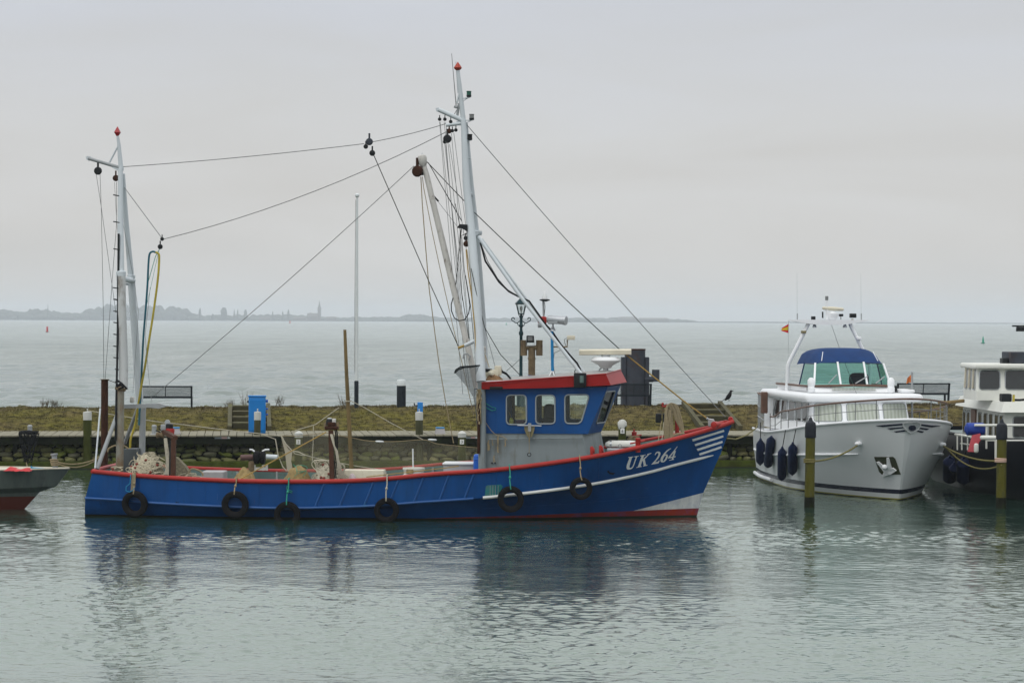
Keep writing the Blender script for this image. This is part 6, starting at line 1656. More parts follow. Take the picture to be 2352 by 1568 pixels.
# ------------------------------------------------ tyre fenders
def tyre_profile():
    return [(.55, -.50), (.60, -.80), (.78, -1.0), (.95, -.85), (1.0, -.45), (1.005, 0), (1.0, .45), (.95, .85), (.78, 1.0), (.60, .80), (.55, .50), (.64, .35), (.67, 0), (.64, -.35)]
def tyre(p, rpx, rope_m, label, p_rope_top, wav=0):
    h = b(p, -1.9)
    for _ in range(4): h = b(p, -float(np.interp(h.x, LV[0][0], LV[0][2])) - .02)
    dx_ = .4; n0 = float(np.interp(h.x - dx_, LV[0][0], LV[0][2])); n1 = float(np.interp(h.x + dx_, LV[0][0], LV[0][2]))
    ux = Vector((2 * dx_, -(n1 - n0), 0)).normalized(); uz = Vector((0, .10, -1)).normalized()      # hangs from the rail, leaning in on the side
    n = ux.cross(uz).normalized()
    if n.y > 0: n = -n
    Yd = (FB.o + FB.e[0] * h.x + FB.e[1] * h.y).y
    Rr = rpx * Yd / FPX
    c = h + n * .07
    root = empty('tyre_fender', FB.o, FA, label, 'tyre', 'tyre fenders')
    k = MB(); prof = tyre_profile(); u = ux; w = n.cross(u); N = 36; vs = []; m_ = len(prof)
    for i in range(N):
        a_ = 6.28318 * i / N; d = u * math.cos(a_) + w * math.sin(a_)
        for r_, t_ in prof: vs.append(c + d * (r_ * Rr * (1 + (.012 if (i % 2 and r_ > .96) else 0))) + n * (t_ * .085))
    k.add(vs, [(i * m_ + j, i * m_ + (j + 1) % m_, ((i + 1) % N) * m_ + (j + 1) % m_, ((i + 1) % N) * m_ + j) for i in range(N) for j in range(m_)])
    k.build('tyre', M['black'], root, ang=45)
    rt_ = b(p_rope_top, h.y)
    q1 = c + Vector((0, 0, Rr * .98)) + n * .02
    pts = [rt_ + Vector((0, .08, .03)), rt_ + Vector((0, -.05, .03)), rt_.lerp(q1, .35) + Vector((.01, -.06, 0)), rt_.lerp(q1, .7) + Vector((-.01, -.05, 0)), q1 + Vector((0, -.09, 0)), c + Vector((0, 0, Rr * .80)) + n * .10]
    MB().tube(pts, .014, 6).build('rope', M[rope_m], root)
    kn_ = rt_.lerp(q1, .55) + Vector((0, -.06, 0))
    kk = MB(); kk.ellip(kn_, (.03, .03, .035), 8, 6); kk.build('knot', M[rope_m], root)
    return root
t1 = tyre((312, 1155.5), 30, 'rope', 'leftmost tyre fender at the stern, hung with frayed beige netting', (310, 1088))
tyre((541.7, 1157), 31, 'ropeold', 'second tyre fender from the stern, on a tan rope', (544, 1099))
tyre((661, 1180), 30, 'ropegreen', 'tyre fender half sunk in the water on a green rope', (664, 1101))
tyre((888.7, 1170), 28.5, 'ropewhite', 'tyre fender below the white tub, on a whitish rope', (889.5, 1093))
tyre((1172.8, 1144.6), 30, 'ropegreen', 'tyre fender beside the teal freeing port, crossing the white strake', (1170, 1070))
tyre((1333, 1120), 26, 'ropeold', 'rightmost and smallest tyre fender, under the wheelhouse front', (1331, 1049))
mb = MB(); rr = random.Random(61)
for k in range(10):
    u0 = 1185 + k * 3
    mb.tube([bq('B', u0 + 3, 985, -1.60), bq('B', u0, 1000, -1.80), bq('B', u0 - rr.uniform(0, 12), 1070, -1.82), bq('B', u0 - 10 + rr.uniform(-12, 8), 1140 + rr.uniform(-15, 20), -1.84)], .014, 4)
fr_ = mb.build('netting_hank', M['rope'], t1); fr_['kind'] = 'stuff'
MB().tube([bq('B', u, v, -1.88) for u, v in ((1170, 1000), (1165, 1080), (1130, 1110), (1128, 1145), (1160, 1158), (1195, 1140), (1205, 1120))], .012, 5).build('blue_loop', M['ropeblue'], t1)
tub('green_bow', [bq('C', u, v, -2.02) for u, v in ((1005, 1100), (1000, 1130), (1015, 1150), (1045, 1165), (1050, 1150), (1020, 1140))], .010, M['ropegreen'], 5)

# ------------------------------------------------ nets, tubs and boxes on deck
def heap(name, label, cat, c, rx, ry, rz, m, ropes=0, floats=0, seed=1, rope_m='ropewhite', rr_rope=.014, loop=(.07, .2)):
    root = empty(name, FB.o, FA, label, cat)
    rr = random.Random(seed)
    ph = [rr.uniform(0, 6.28) for _ in range(8)]
    lumps = [(0, 0, rx * .72, ry, rz * .97)]
    for k in range(7):
        f = rr.uniform(-.72, .72); lumps.append((f * rx, rr.uniform(-.45, .25) * ry, rx * rr.uniform(.28, .5), ry * rr.uniform(.45, .7), rz * rr.uniform(.55, .95) * (1 - .5 * abs(f))))
    lumps += [(-rx * .75, -.1 * ry, rx * .35, ry * .6, rz * .42), (rx * .75, -.1 * ry, rx * .35, ry * .6, rz * .45)]
    def topz(x, y):
        z = 0.0
        for lx, ly, a_, b2_, c2_ in lumps:
            e = 1 - ((x - lx) / a_) ** 2 - ((y - ly) / b2_) ** 2
            if e > 0: z = max(z, c2_ * e ** .5)
        return z * (1 + .07 * math.sin(17 * x + ph[0]) * math.sin(15 * y + ph[1]))
    n = 44; vs = []; fs = []
    for j in range(26):
        for i in range(n):
            x = -rx * 1.15 + 2.3 * rx * i / (n - 1); y = -ry * 1.2 + 2.4 * ry * j / 25
            vs.append((c.x + x, c.y + y, c.z + topz(x, y) + rr.uniform(-.014, .014) - .02))
    fs = [(j * n + i, j * n + i + 1, (j + 1) * n + i + 1, (j + 1) * n + i) for j in range(25) for i in range(n - 1)]
    MB().add(vs, fs).build('net', M[m], root, ang=70)
    def surf(x, z):         # point on the camera-facing side of the heap
        y = None
        for lx, ly, a_, b2_, c2_ in lumps:
            e = 1 - ((x - lx) / a_) ** 2 - (max(z, 0) / c2_) ** 2
            if e > 0:
                yy = ly - b2_ * e ** .5
                if y is None or yy < y: y = yy
        if y is None: return None
        return (c.x + x, c.y + y, c.z + z)
    if ropes:
        mb = MB()
        for k in range(ropes):
            for tries in range(20):
                z0 = rz * (1 - rr.random() ** 1.4 * .8); x0 = rr.uniform(-1, 1) * rx
                if surf(x0, z0): break
            l = rr.uniform(*loop); asp = rr.uniform(.35, 1.0); tilt = rr.uniform(0, 6.28); tot = rr.uniform(2.6, 6.2); rot = rr.uniform(-.8, .8)
            pts = []; last = c.y
            for i in range(20):
                a_ = tilt + tot * i / 19; e = 1 + .22 * math.sin(2.3 * a_ + k)
                dx, dz_ = math.cos(a_) * l * e, math.sin(a_) * l * asp * .8
                x, z = x0 + dx * math.cos(rot) - dz_ * math.sin(rot), z0 + dx * math.sin(rot) + dz_ * math.cos(rot)
                h_ = surf(x, min(z, rz * 1.02))
                if h_: last = h_[1]
                pts.append(Vector((c.x + x, last - .012 - .04 * rr.random() ** 3, c.z + min(z, rz * 1.04))))
            for _ in range(3): pts = [pts[0]] + [(pts[i - 1] + pts[i] * 2 + pts[i + 1]) / 4 for i in range(1, len(pts) - 1)] + [pts[-1]]
            mb.tube(pts, rr_rope * rr.uniform(.7, 1.1), 5)
        mb.build('ropes', M[rope_m], root)['kind'] = 'stuff'
    fm = None
    for k in range(floats):
        for tries in range(30):
            h_ = surf(rr.uniform(-.85, .85) * rx, rz * (1 - .6 * rr.random() ** 1.5))
            if h_: break
        if not h_: continue
        fx, fy, fz = h_
        if fm is None:
            o = MB().ellip((0, 0, 0), (.045, .032, .032), 10, 7).build('float', M['float'], root); fm = o.data
        else: o = inst('float', fm, root)
        o.location = (fx, fy - .02, fz + .02); o.rotation_euler = (0, rr.uniform(-.4, .4), rr.uniform(0, 3))
    return root
zd = .42
def hc(u0, u1, r_='V', v=1380, y=-1.0):
    a_, c_ = bq(r_, u0, v, y), bq(r_, u1, v, y); return Vector(((a_.x + c_.x) / 2, y, zd)), (c_.x - a_.x) / 2
c, rx = hc(380, 1330, y=-.8); heap('fishing_net', 'big tangled heap of pale rope and net with brown floats at the stern', 'fishing net', c, rx * 1.18, .55, bq('V', 850, 875, -1.0).z - zd, 'netheap', 135, 9, 3, 'ropepale', .012, (.05, .19))
c, rx = hc(-60, 380); heap('fishing_net', 'small heap of pale net around the rusty mizzen foot', 'fishing net', c, rx * 1.1, .4, bq('V', 150, 1160, -1.0).z - zd, 'netheap', 20, 3, 4, 'ropepale')
c, rx = hc(1380, 2150); heap('fishing_net', 'low pale net with floats spilling forward of the brown gallows', 'fishing net', c, rx, .6, bq('V', 1700, 1330, -1.0).z - zd, 'netheap', 24, 6, 5, 'ropepale', .012)
a_ = [bq('V', u, v, -.95) for u, v in ((1415, 985), (1450, 1000), (1600, 1150), (1700, 1290), (1730, 1400), (1560, 1400), (1400, 1400))]
o = MB().plate([a_], (0, .25, 0)).build('net_fold', M['netheap'], None, False); o.location = FB.o; o.rotation_euler = (0, 0, FA); tag(o, 'sloping fold of beige net leaning on the brown gallows post', 'fishing net')
mb = MB(); rr = random.Random(77)
for k in range(14):
    mb.tube([bq('V', 1185 + 4 * k, 590 + rr.uniform(-10, 10), -1.3), bq('V', 1205 + 5 * k * .9, 800, -1.35), bq('V', 1230 + 5 * k + rr.uniform(-8, 8), 1000, -1.38), bq('V', 1225 + 5 * k, 1200, -1.4), bq('V', 1190 + 6 * k, 1340, -1.4)], .014, 4)
o = mb.build('hanging_net', M['ropewhite'], None); o.location = FB.o; o.rotation_euler = (0, 0, FA); tag(o, 'strip of pale net hanging from the brown gallows arm', 'fishing net', None)
c, rx = hc(500, 745, 'C', 1045, -1.2); heap('fishing_net', 'brown net bundle amidships beside a grey stanchion', 'fishing net', c, rx * 1.4, .5, (bq('C', 620, 955, -1.2).z - zd) * 1.08, 'netbrown', 0, 0, 6)
c, rx = hc(960, 1250, 'C', 1045, -1.25); heap('fishing_net', 'brown net bundle with green twine below the net strip', 'fishing net', c, rx * 1.35, .5, (bq('C', 1150, 925, -1.25).z - zd) * 1.05, 'netbrown', 9, 0, 8, 'ropegreen', .007)
c, rx = hc(1190, 1560, 'C', 1045, -1.2); heap('fishing_net', 'heap of white rope with brown floats at the second brown post', 'fishing net', c, rx * 1.15, .55, bq('C', 1330, 885, -1.2).z - zd, 'netheap', 95, 6, 9, 'ropewhite', .013, (.08, .26))
c, rx = hc(700, 960, 'C', 1045, -1.4); heap('fishing_net', 'thin scraps of net along the rail amidships', 'fishing net', c, rx, .35, bq('C', 820, 1035, -1.4).z - zd, 'netheap', 12, 0, 10)
mb = MB()
for k in range(7):
    mb.tube([bq('C', 1392 + k * 3, 640, -1.86), bq('C', 1412 + k * 3, 710 + 6 * k, -1.9), bq('C', 1440 + k * 2 + rr.uniform(-6, 6), 790, -1.9), bq('C', 1452 + k * 3, 880, -1.9), bq('C', 1462 + k * 5, 960, -1.86), bq('C', 1470 + k * 10, 1030, -1.8)], .013, 4)
o = mb.build('rope_hank', M['ropewhite'], None); o.location = FB.o; o.rotation_euler = (0, 0, FA); tag(o, 'white rope hank hanging down the second brown post', 'rope')
loose('rope', [Q('C', 1470, 925, -1.5), Q('C', 1500, 912, -1.5), Q('C', 1518, 935, -1.5), Q('C', 1510, 975, -1.5), Q('C', 1490, 985, -1.5), Q('C', 1480, 950, -1.5)], .018, 'ropewhite', 'loop of white rope standing up beside the second brown post', 'rope')
loose('rope', [Q('C', 120, 990, -1.3), Q('C', 135, 960, -1.3), Q('C', 165, 950, -1.3), Q('C', 215, 965, -1.3), Q('C', 245, 990, -1.3), Q('C', 250, 1015, -1.3)], .02, 'rope', 'beige rope arching over the rail near the stern net', 'rope')
loose('rope', [Q('B', 965, 800, -.5), Q('B', 975, 770, -.5), Q('B', 1020, 745, -.5), Q('B', 1060, 745, -.4), Q('B', 1110, 745, -.4), Q('B', 1150, 770, -.4)], .02, 'ropeold', 'old rope strung between the mizzen feet', 'rope')
# tan line from second post down to the rail and along it
wire('tan_line', [Q('C', 1355, 622, -1.85), Q('C', 580, 1045, -1.95)], .014, 'ropetan')
wire('tan_line', [Q('D', 370, 1022, -1.9), Q('D', 700, 985, -1.8), Q('D', 1060, 945, -1.6), Q('D', 1200, 925, -1.5)], .011, 'ropetan')
# hanging gill net, its beige strip and lines on the far side
gn = empty('gill_net', FB.o, FA, 'fine translucent gill net hung along the far rail amidships', 'fishing net')
yN = 1.75
top_ = [q('C', 955, 655), q('C', 1100, 655), q('C', 1350, 628), q('D', 60, 642), q('D', 240, 672), q('D', 390, 700), q('D', 640, 706), q('D', 880, 690), q('D', 1000, 725), q('D', 1150, 742), q('D', 1365, 762)]
tp_ = catmull(top_, 40); vs = []; fs = []
for k, p in enumerate(tp_):
    t_ = b(tuple(p), yN); zb2 = rail_z(t_.x) - .03
    for j in range(6):
        f = j / 5; vs.append((t_.x, yN + .05 * math.sin(k * .5) * math.sin(f * 3.1), t_.z + (zb2 - t_.z) * f))
fs = [(k * 6 + j, (k + 1) * 6 + j, (k + 1) * 6 + j + 1, k * 6 + j + 1) for k in range(39) for j in range(5)]
MB().add(vs, fs).build('mesh', M['net'], gn)
MB().tube([b(tuple(p), yN) for p in tp_], .009, 5).build('headline', M['ropeold'], gn)
for r_, u0, v0 in (('D', 490, 706), ('D', 962, 690)):
    c = bq(r_, u0, v0, yN); MB().lathe([(.004, -.11), (.02, -.08), (.025, 0), (.02, .08), (.004, .11)], c, 10, (1, 0, -.05)).build('float', M['white'], gn)
st = MB(); V = [bq('C', u, v, 1.6) for u, v in ((948, 652), (965, 665), (1010, 770), (1050, 800), (1040, 880), (1055, 970), (1005, 972), (985, 800))]
st.plate([V], (0, .03, 0)); st.build('net_strip', M['netdense'], gn, False)
for pts in ((('C', 948, 655), ('C', 995, 730), ('C', 1050, 790), ('C', 1110, 800), ('C', 1160, 825)), (('C', 1050, 790), ('C', 1075, 815), ('C', 1160, 832)), (('C', 1160, 825), ('C', 1250, 850), ('C', 1385, 880)), (('D', 100, 890), ('D', 280, 925), ('D', 480, 955)), (('C', 948, 655), ('C', 1100, 600), ('C', 1260, 553), ('C', 1470, 402)), (('C', 1240, 565), ('C', 1237, 720), ('C', 1230, 880)),
            (('C', 780, 640), ('C', 900, 685), ('C', 925, 830), ('C', 965, 930), ('C', 1000, 970)), (('D', 213, 333), ('D', 350, 400), ('D', 600, 545), ('D', 880, 690))):
    MB().tube([bq(*p, 1.6) for p in pts], .010 if len(pts) < 5 else .013, 5).build('net_line', M['ropewhite'], gn)
wire('long_line', [Q('B', 790, 430, 1.6), Q('B', 1190, 495, 1.6), Q('B', 1500, 542, 1.6), Q('C', 0, 546, 1.6), Q('C', 500, 608, 1.6), Q('C', 948, 655, 1.6)], .011, 'ropewhite')
# wooden pole
wp = [b((792, 757), 1.55), b((796, 860), 1.55), b((800, 935), 1.55), b((808, 1090), 1.55)]
o = MB().tube(wp, [.036, .044, .048, .05], 10).build('wooden_pole', M['pole'], None); o.location = FB.o; o.rotation_euler = (0, 0, FA); tag(o, 'weathered leaning wooden pole standing in the boat amidships', 'pole')
MB().torus(b((799, 921), 1.55), (.1, 0, 1), .056, .012, 14, 5).build('lashing', M['ropewhite'], boat)
# tub with rod
a_, c_ = bq('D', 695, 940, -1.0), bq('D', 892, 1010, -1.0); r_ = (c_.x - a_.x) / 2; cx_ = (a_.x + c_.x) / 2
s = empty('fish_tub', FB.o, FA, 'round white plastic tub amidships behind the red rail', 'tub')
MB().lathe([(r_ * .84, a_.z - .5), (r_ * .95, a_.z - .20), (r_ * .98, a_.z - .19), (r_ * .98, a_.z - .16), (r_ * .9, a_.z - .155), (r_ * .92, a_.z - .05), (r_, a_.z - .045), (r_, a_.z), (r_ * .93, a_.z), (r_ * .8, a_.z - .3)], (cx_, -1.0 + r_ * .2, 0), 28).build('tub', mat('tub_white', (.68, .68, .62), .5, var=.05), s)
v = bq('D', 760, 985, -1.0 - r_ * .8); MB().rbox((v.x - .08, v.y - .03, v.z - .03), (v.x + .08, v.y + .01, v.z + .08), .01, 1).build('handle', M['ropeold'], s)
o = MB().tube([bq('D', 790, 940, -.4), bq('D', 787, 770, -.4)], .018, 8).build('white_rod', M['white'], None); o.location = FB.o; o.rotation_euler = (0, 0, FA); tag(o, 'thin white rod standing up behind the white tub', 'rod')
a_, c_ = bq('D', 165, 968, -1.1), bq('D', 528, 1030, -1.1)
o = MB().rbox((a_.x, -1.15, c_.z - .35), (c_.x, -.7, a_.z + .02), .02, 2).build('fish_box', M['cream'], None); o.location = FB.o; o.rotation_euler = (0, 0, FA); tag(o, 'long cream coloured box behind the rail left of the white tub', 'box')
c, rx = hc(170, 330, 'D', 1030, -1.3); heap('cloth', 'crumpled pinkish cloth against the cream box', 'cloth', c, rx, .2, bq('D', 230, 970, -1.3).z - zd, 'pink', 0, 0, 14)
a_, c_ = bq('D', 1062, 905, -.6), bq('D', 1335, 985, -.6)
s = empty('storage_box', FB.o, FA, 'grey storage box with white lid beside the deckhouse', 'box')
MB().rbox((a_.x, -.65, c_.z - .3), (c_.x, .0, a_.z - .022), .015, 2).build('box', M['greybox'], s)
MB().rbox((a_.x - .02, -.68, a_.z - .02), (c_.x + .02, .03, a_.z + .025), .012, 2).build('lid', M['white'], s)
v0, v1 = bq('D', 1335, 818, -.9), bq('D', 1390, 958, -.9)
s = empty('barrel', FB.o, FA, 'upright bright blue plastic barrel against the deckhouse', 'barrel')
MB().lathe([(.12, v1.z - .4), (.14, v1.z - .35), (.145, v1.z + .1), (.14, v0.z - .04), (.11, v0.z), (.01, v0.z + .005)], ((v0.x + v1.x) / 2 + .06, -.9, 0), 18).build('body', M['bluebarrel'], s)
for z in (v1.z - .1, v0.z - .12): MB().lathe([(.145, z - .02), (.152, z), (.145, z + .02)], ((v0.x + v1.x) / 2 + .06, -.9, 0), 18).build('hoop', M['bluebarrel'], s)
# dark tank at the stern
v0, v1 = bq('V', 345, 800, .2), bq('V', 635, 1130, .2)
o = MB().rbox((v0.x, .0, .42), (v1.x, .6, v0.z), .02, 2).build('deck_tank', mat('tank_grey', (.055, .065, .07), .6, var=.2), None); o.location = FB.o; o.rotation_euler = (0, 0, FA); tag(o, 'dark grey metal tank on the stern deck behind the nets', 'tank')
# inboard machinery seen over the rail
v0, v1 = bq('C', 250, 970, .9), bq('C', 445, 1040, .9)
MB().rbox((v0.x, .7, .4), (v1.x, 1.3, v0.z), .02, 1).build('hatch_coaming', M['greybox'], boat)
for u0 in (555, 912):
    MB().cyl(bq('C', u0, 1045, -1.3), bq('C', u0, 975, -1.3), .018, n=8).build('pipe_stanchion', M['greypipe'], boat)
# bow mooring line to the quay

# ================================================================== MOTOR YACHT (bow towards the camera)
YA = rad(7)
YF = Frame((9.76, 65.76, 0), rad(-90) + YA)       # local x: forward; local y: to the right in the picture
yacht = empty('motor_yacht', YF.o, YF.ang, 'white and grey motor yacht with blue canopy, moored bow out', 'yacht')
def y_(p, axis, val): return YF.hit(p, axis, val)
NY = 56
YT = [k / (NY - 1) for k in range(NY)]; YTn = np.array(YT)
def arr(f): return np.array([f(t) for t in YT])
d_h = smooth_fn([(0, 1.60), (.2, 1.86), (.5, 2.04), (.7, 1.96), (.83, 1.60), (.92, 1.08), (.97, .60), (1, .10)])
s_h = smooth_fn([(0, 1.58), (.2, 1.83), (.5, 1.98), (.7, 1.82), (.83, 1.40), (.92, .88), (.97, .45), (1, .06)])
c_h = smooth_fn([(0, 1.55), (.2, 1.80), (.5, 1.93), (.7, 1.72), (.83, 1.28), (.92, .77), (.97, .38), (1, .04)])
w_h = smooth_fn([(0, 1.46), (.2, 1.70), (.5, 1.76), (.7, 1.42), (.83, .95), (.92, .50), (.97, .22), (1, .02)])
dz_f = smooth_fn([(0, 1.40), (.25, 1.42), (.5, 1.56), (.75, 1.80), (1, 2.06)])
XS = -9.9
def yx(tip): return XS + (tip - XS) * YTn
YL = [(yx(.95), arr(dz_f), arr(d_h)), (yx(.62), arr(lambda t: dz_f(t) * .58), arr(s_h)), (yx(.50), arr(lambda t: dz_f(t) * .47), arr(c_h)), (yx(.02), np.zeros(NY), arr(w_h)), (yx(-.3), np.zeros(NY) - .5, arr(w_h) * .7)]
yv, yf = hull_mesh(YL, NY)
MB().add(yv, yf).build('hull', M['yachthull'], yacht, ang=24)
YB = BVHTree.FromPolygons([Vector(v) for v in yv], yf)
edgeL = [Vector((YL[0][0][i], -YL[0][2][i], YL[0][1][i])) for i in range(NY)]; edgeR = [Vector((v.x, -v.y, v.z)) for v in edgeL]
MB().tube(edgeL + edgeR[::-1], .035, 8).build('deck_edge', M['yachtwhite'], yacht)
vd = []
for i in range(NY): vd += [edgeL[i] + Vector((0, .02, -.01)), edgeR[i] + Vector((0, -.02, -.01))]
mid_ = [Vector((v.x, 0, v.z + .10 * math.sin(math.pi * min(i / NY, .97)))) for i, v in enumerate(edgeL)]
vs = []; fs = []
for i in range(NY): vs += [edgeL[i] + Vector((0, .02, -.01)), mid_[i], edgeR[i] + Vector((0, -.02, -.01))]
for i in range(NY - 1): fs += [(3 * i, 3 * i + 3, 3 * i + 4, 3 * i + 1), (3 * i + 1, 3 * i + 4, 3 * i + 5, 3 * i + 2)]
MB().add(vs, fs).build('deck', M['yachtwhite'], yacht)
# rubbing strakes
for sg in (-1, 1):
    V = [Vector((YL[1][0][i], sg * (YL[1][2][i] + .015), YL[1][1][i])) for i in range(2, NY - 5)]
    MB().tube(V, [.03] * (len(V) - 3) + [.022, .015, .006], 8).build('rubbing_strake', M['yachtwhite'], yacht)
    V = [Vector((YL[3][0][i] - .05, sg * (YL[3][2][i] + .07), .12)) for i in range(0, 20)]
    MB().tube(V, .05, 8).build('lower_strake', M['yachtwhite'], yacht)
# cabin
def yhex(name, b4, t4, m, parent=yacht): return MB().hexa([Vector(v) for v in b4 + t4]).build(name, m, parent, False)
cf, ca = -3.55, -8.8
zc0, zc1 = 1.50, 2.36
cab_b = [(cf + .06, -1.42, zc0), (cf + .34, -.57, zc0), (cf + .34, .46, zc0), (cf + .08, 1.28, zc0), (ca, 1.45, zc0), (ca, -1.55, zc0)]
cab_t = [(cf - .22, -1.34, zc1), (cf + .04, -.55, zc1), (cf + .04, .44, zc1), (cf - .20, 1.22, zc1), (ca, 1.38, zc1), (ca, -1.47, zc1)]
MB().add(cab_b + cab_t, [(i, (i + 1) % 6, 6 + (i + 1) % 6, 6 + i) for i in range(6)] + [(6, 7, 8, 9, 10, 11)]).build('cabin', M['yachtwhite'], yacht, False)
def on_face(A, B, C, D, u0, u1, v0, v1, r, off=.012):
    A, B, C, D = [Vector(k) for k in (A, B, C, D)]      # A,B bottom; C,D top (A->B along u)
    def P(u, v): return A.lerp(B, u).lerp(D.lerp(C, u), v)
    n = (B - A).cross(D - A).normalized()
    Q_ = [P(u0, v0), P(u1, v0), P(u1, v1), P(u0, v1)]
    return Q_, n
def pane(A, B, C, D, u0, u1, v0, v1, m, parent=yacht, outward=None, r=.06, name='window', frame=True, slant=0.0):
    Q_, n = on_face(A, B, C, D, u0, u1, v0, v1, r)
    if outward is not None and n.dot(Vector(outward)) < 0: n = -n
    if slant: Q_[2] = Q_[2].lerp(Q_[3], slant); 
    pts = [Vector(p) for p in rounded([tuple(k) for k in Q_], r)]
    o = MB().plate([[p + n * .004 for p in pts]], n * .012).build(name, m, parent, False)
    if frame: MB().tube([p + n * .014 for p in pts], .012, 5, closed=True).build('window_frame', M['chrome'], o if parent is yacht or True else parent)
    return o
b5, t5 = cab_b, cab_t
for i in range(3):
    pane(b5[i], b5[i + 1], t5[i + 1], t5[i], .07, .93, .40, .94, M['curtain'], outward=(1, 0, 0), r=.08)
for u0, u1 in ((.82, .94), (.68, .80), (.54, .66), (.38, .50), (.2, .34)):
    pane(b5[5], b5[0], t5[0], t5[5], u0, u1, .36, .92, M['glassdark'], outward=(0, -1, 0), r=.05)
    pane(b5[4], b5[3], t5[3], t5[4], u0, u1, .36, .92, M['glassdark'], outward=(0, 1, 0), r=.05)
# coach roof
bmr = MB(); bmr.rbox((ca - .2, -1.60, 2.35), (cf + .16, 1.60, 2.56), .09, 4)
k0 = [(x, y, z + .06 * (1 - (y / 1.6) ** 2)) for x, y, z in bmr.v]; bmr.v = k0
bmr.build('coach_roof', M['yachtwhite'], yacht)
# flybridge coaming, windscreen, canopy
fx, fa = -4.7, -8.3
fl_b = [(fx + .15, -1.06, 2.58), (fx + .15, 1.06, 2.58), (fa, 1.25, 2.58), (fa, -1.25, 2.58)]
fl_t = [(fx, -1.04, 2.74), (fx, 1.04, 2.74), (fa, 1.22, 2.72), (fa, -1.22, 2.72)]
yhex('flybridge', fl_b, fl_t, M['yachtwhite'])
MB().tube([(fa, -1.27, 2.73), (fx - .3, -1.2, 2.74), (fx + .04, -1.02, 2.75), (fx + .12, 0, 2.77), (fx + .04, 1.02, 2.75), (fx - .3, 1.2, 2.74), (fa, 1.27, 2.73)], .032, 8).build('coaming_rail', M['railwood'], yacht)
for z in (2.65, 2.69): MB().tube([(fx + .14, -.6, z), (fx + .17, 0, z), (fx + .14, .6, z)], .012, 6).build('coaming_groove', M['curtain'], yacht)
wb = [(fx + .02, -1.06, 2.77), (fx + .08, -.35, 2.79), (fx + .08, .38, 2.79), (fx + .02, 1.04, 2.77), (fx - 1.3, 1.16, 2.75), (fx - 1.3, -1.16, 2.75)]
wt = [(fx - .28, -.96, 3.36), (fx - .24, -.36, 3.39), (fx - .24, .36, 3.39), (fx - .28, .92, 3.35), (fx - 1.3, 1.02, 3.34), (fx - 1.3, -1.02, 3.34)]
for i, j in ((0, 1), (1, 2), (2, 3), (3, 4), (5, 0)):
    A, B, C, D = wb[i], wb[j], wt[j], wt[i]
    MB().add([A, B, C, D], [(0, 1, 2, 3)]).build('windscreen_pane', M['glassteal'], yacht, False)
for i in range(4): MB().bar(wb[i], wt[i], .05, .045).build('windscreen_post', M['yachtwhite'], yacht, False)
for i in (4, 5): MB().bar(wb[i], wt[i], .03, .03).build('windscreen_post', M['canvas'], yacht, False)
for i, (a0, a1) in enumerate((((fx + .08, -.68, 2.82), (fx - .06, -.42, 3.05)), ((fx + .12, .05, 2.82), (fx - .02, .42, 3.01)), ((fx + .08, .62, 2.82), (fx - .06, .9, 3.0)))):
    MB().tube([a0, a1], .016, 6).build('wiper', M['greypipe'], yacht)
# canopy shell
vs = []; fs = []; nu, nv = 16, 12
for j in range(nv):
    g_ = j / (nv - 1)
    x = fx - .24 - 2.0 * g_ if g_ > 0 else fx - .22
    for i in range(nu):
        a_ = -1 + 2 * i / (nu - 1)
        prof = (1 - abs(a_) ** 4.5)
        rise = .40 * min(1, (g_ / .30)) ** .75
        wdt = .97 + .02 * min(1, g_ / .25)
        vs.append((x - .10 * a_ * a_, a_ * wdt, 3.36 + rise * prof ** .7 - (.04 if abs(a_) > .95 else 0) - .10 * max(0, g_ - .7)))
for j in range(nv - 1):
    for i in range(nu - 1): fs.append((j * nu + i, j * nu + i + 1, (j + 1) * nu + i + 1, (j + 1) * nu + i))
MB().add(vs, fs).build('canopy', M['canvas'], yacht, ang=60)
for sg in (-1, 1):
    MB().tube([(fx - .30, sg * .78, 3.42), (fx - .50, sg * .70, 3.66)], .010, 5).build('canopy_seam', M['yachtwhite'], yacht)
mb = MB(); mb.rbox((fx - 1.3, .20, 2.70), (fx - 1.0, .75, 3.08), .14, 4); mb.build('helm_seat', M['navyfender'], yacht)
# radar arch
for sg in (-1, 1):
    V = [y_(q('T', 680 if sg < 0 else 2170, 1568), 0, -6.9), y_(q('T', 680 if sg < 0 else 2150, 1240), 0, -6.9), y_(q('T', 1045 if sg < 0 else 1790, 515), 0, -6.9)]
    V[0] = Vector((V[1].x - .1, V[1].y, 2.56))
    MB().tube([V[0], V[0].lerp(V[1], .94), V[1].lerp(V[2], .06), V[2]], .055, 12).build('arch_leg', M['yachtwhite'], yacht)
aL, aR = y_(q('T', 690, 452), 0, -6.9), y_(q('T', 2120, 470), 0, -6.9)
zA = .5 * (aL.z + aR.z)
MB().add([(-6.9 + dx, yy, zA + dz) for yy, h, wd in ((aL.y, .02, .04), (aL.y + .45, .10, .12), (aL.y + .8, .14, .2), (aR.y - .8, .14, .2), (aR.y - .45, .10, .12), (aR.y, .02, .04)) for dx, dz in ((-wd, .03), (wd, .03), (wd, .03 - h), (-wd, .03 - h))],
         [(4 * i + j, 4 * i + (j + 1) % 4, 4 * i + 4 + (j + 1) % 4, 4 * i + 4 + j) for i in range(5) for j in range(4)] + [(0, 1, 2, 3), (20, 21, 22, 23)]).build('arch_beam', M['yachtwhite'], yacht, False)
def ya(u, v): return y_(q('T', u, v), 0, -6.9)
MB().lathe([(.05, -.12), (.07, -.05), (.13, .0), (.155, .08), (.15, .15), (.08, .16), (.06, .2)], ya(1478, 420), 18).build('radar_dome', M['yachtwhite'], yacht)
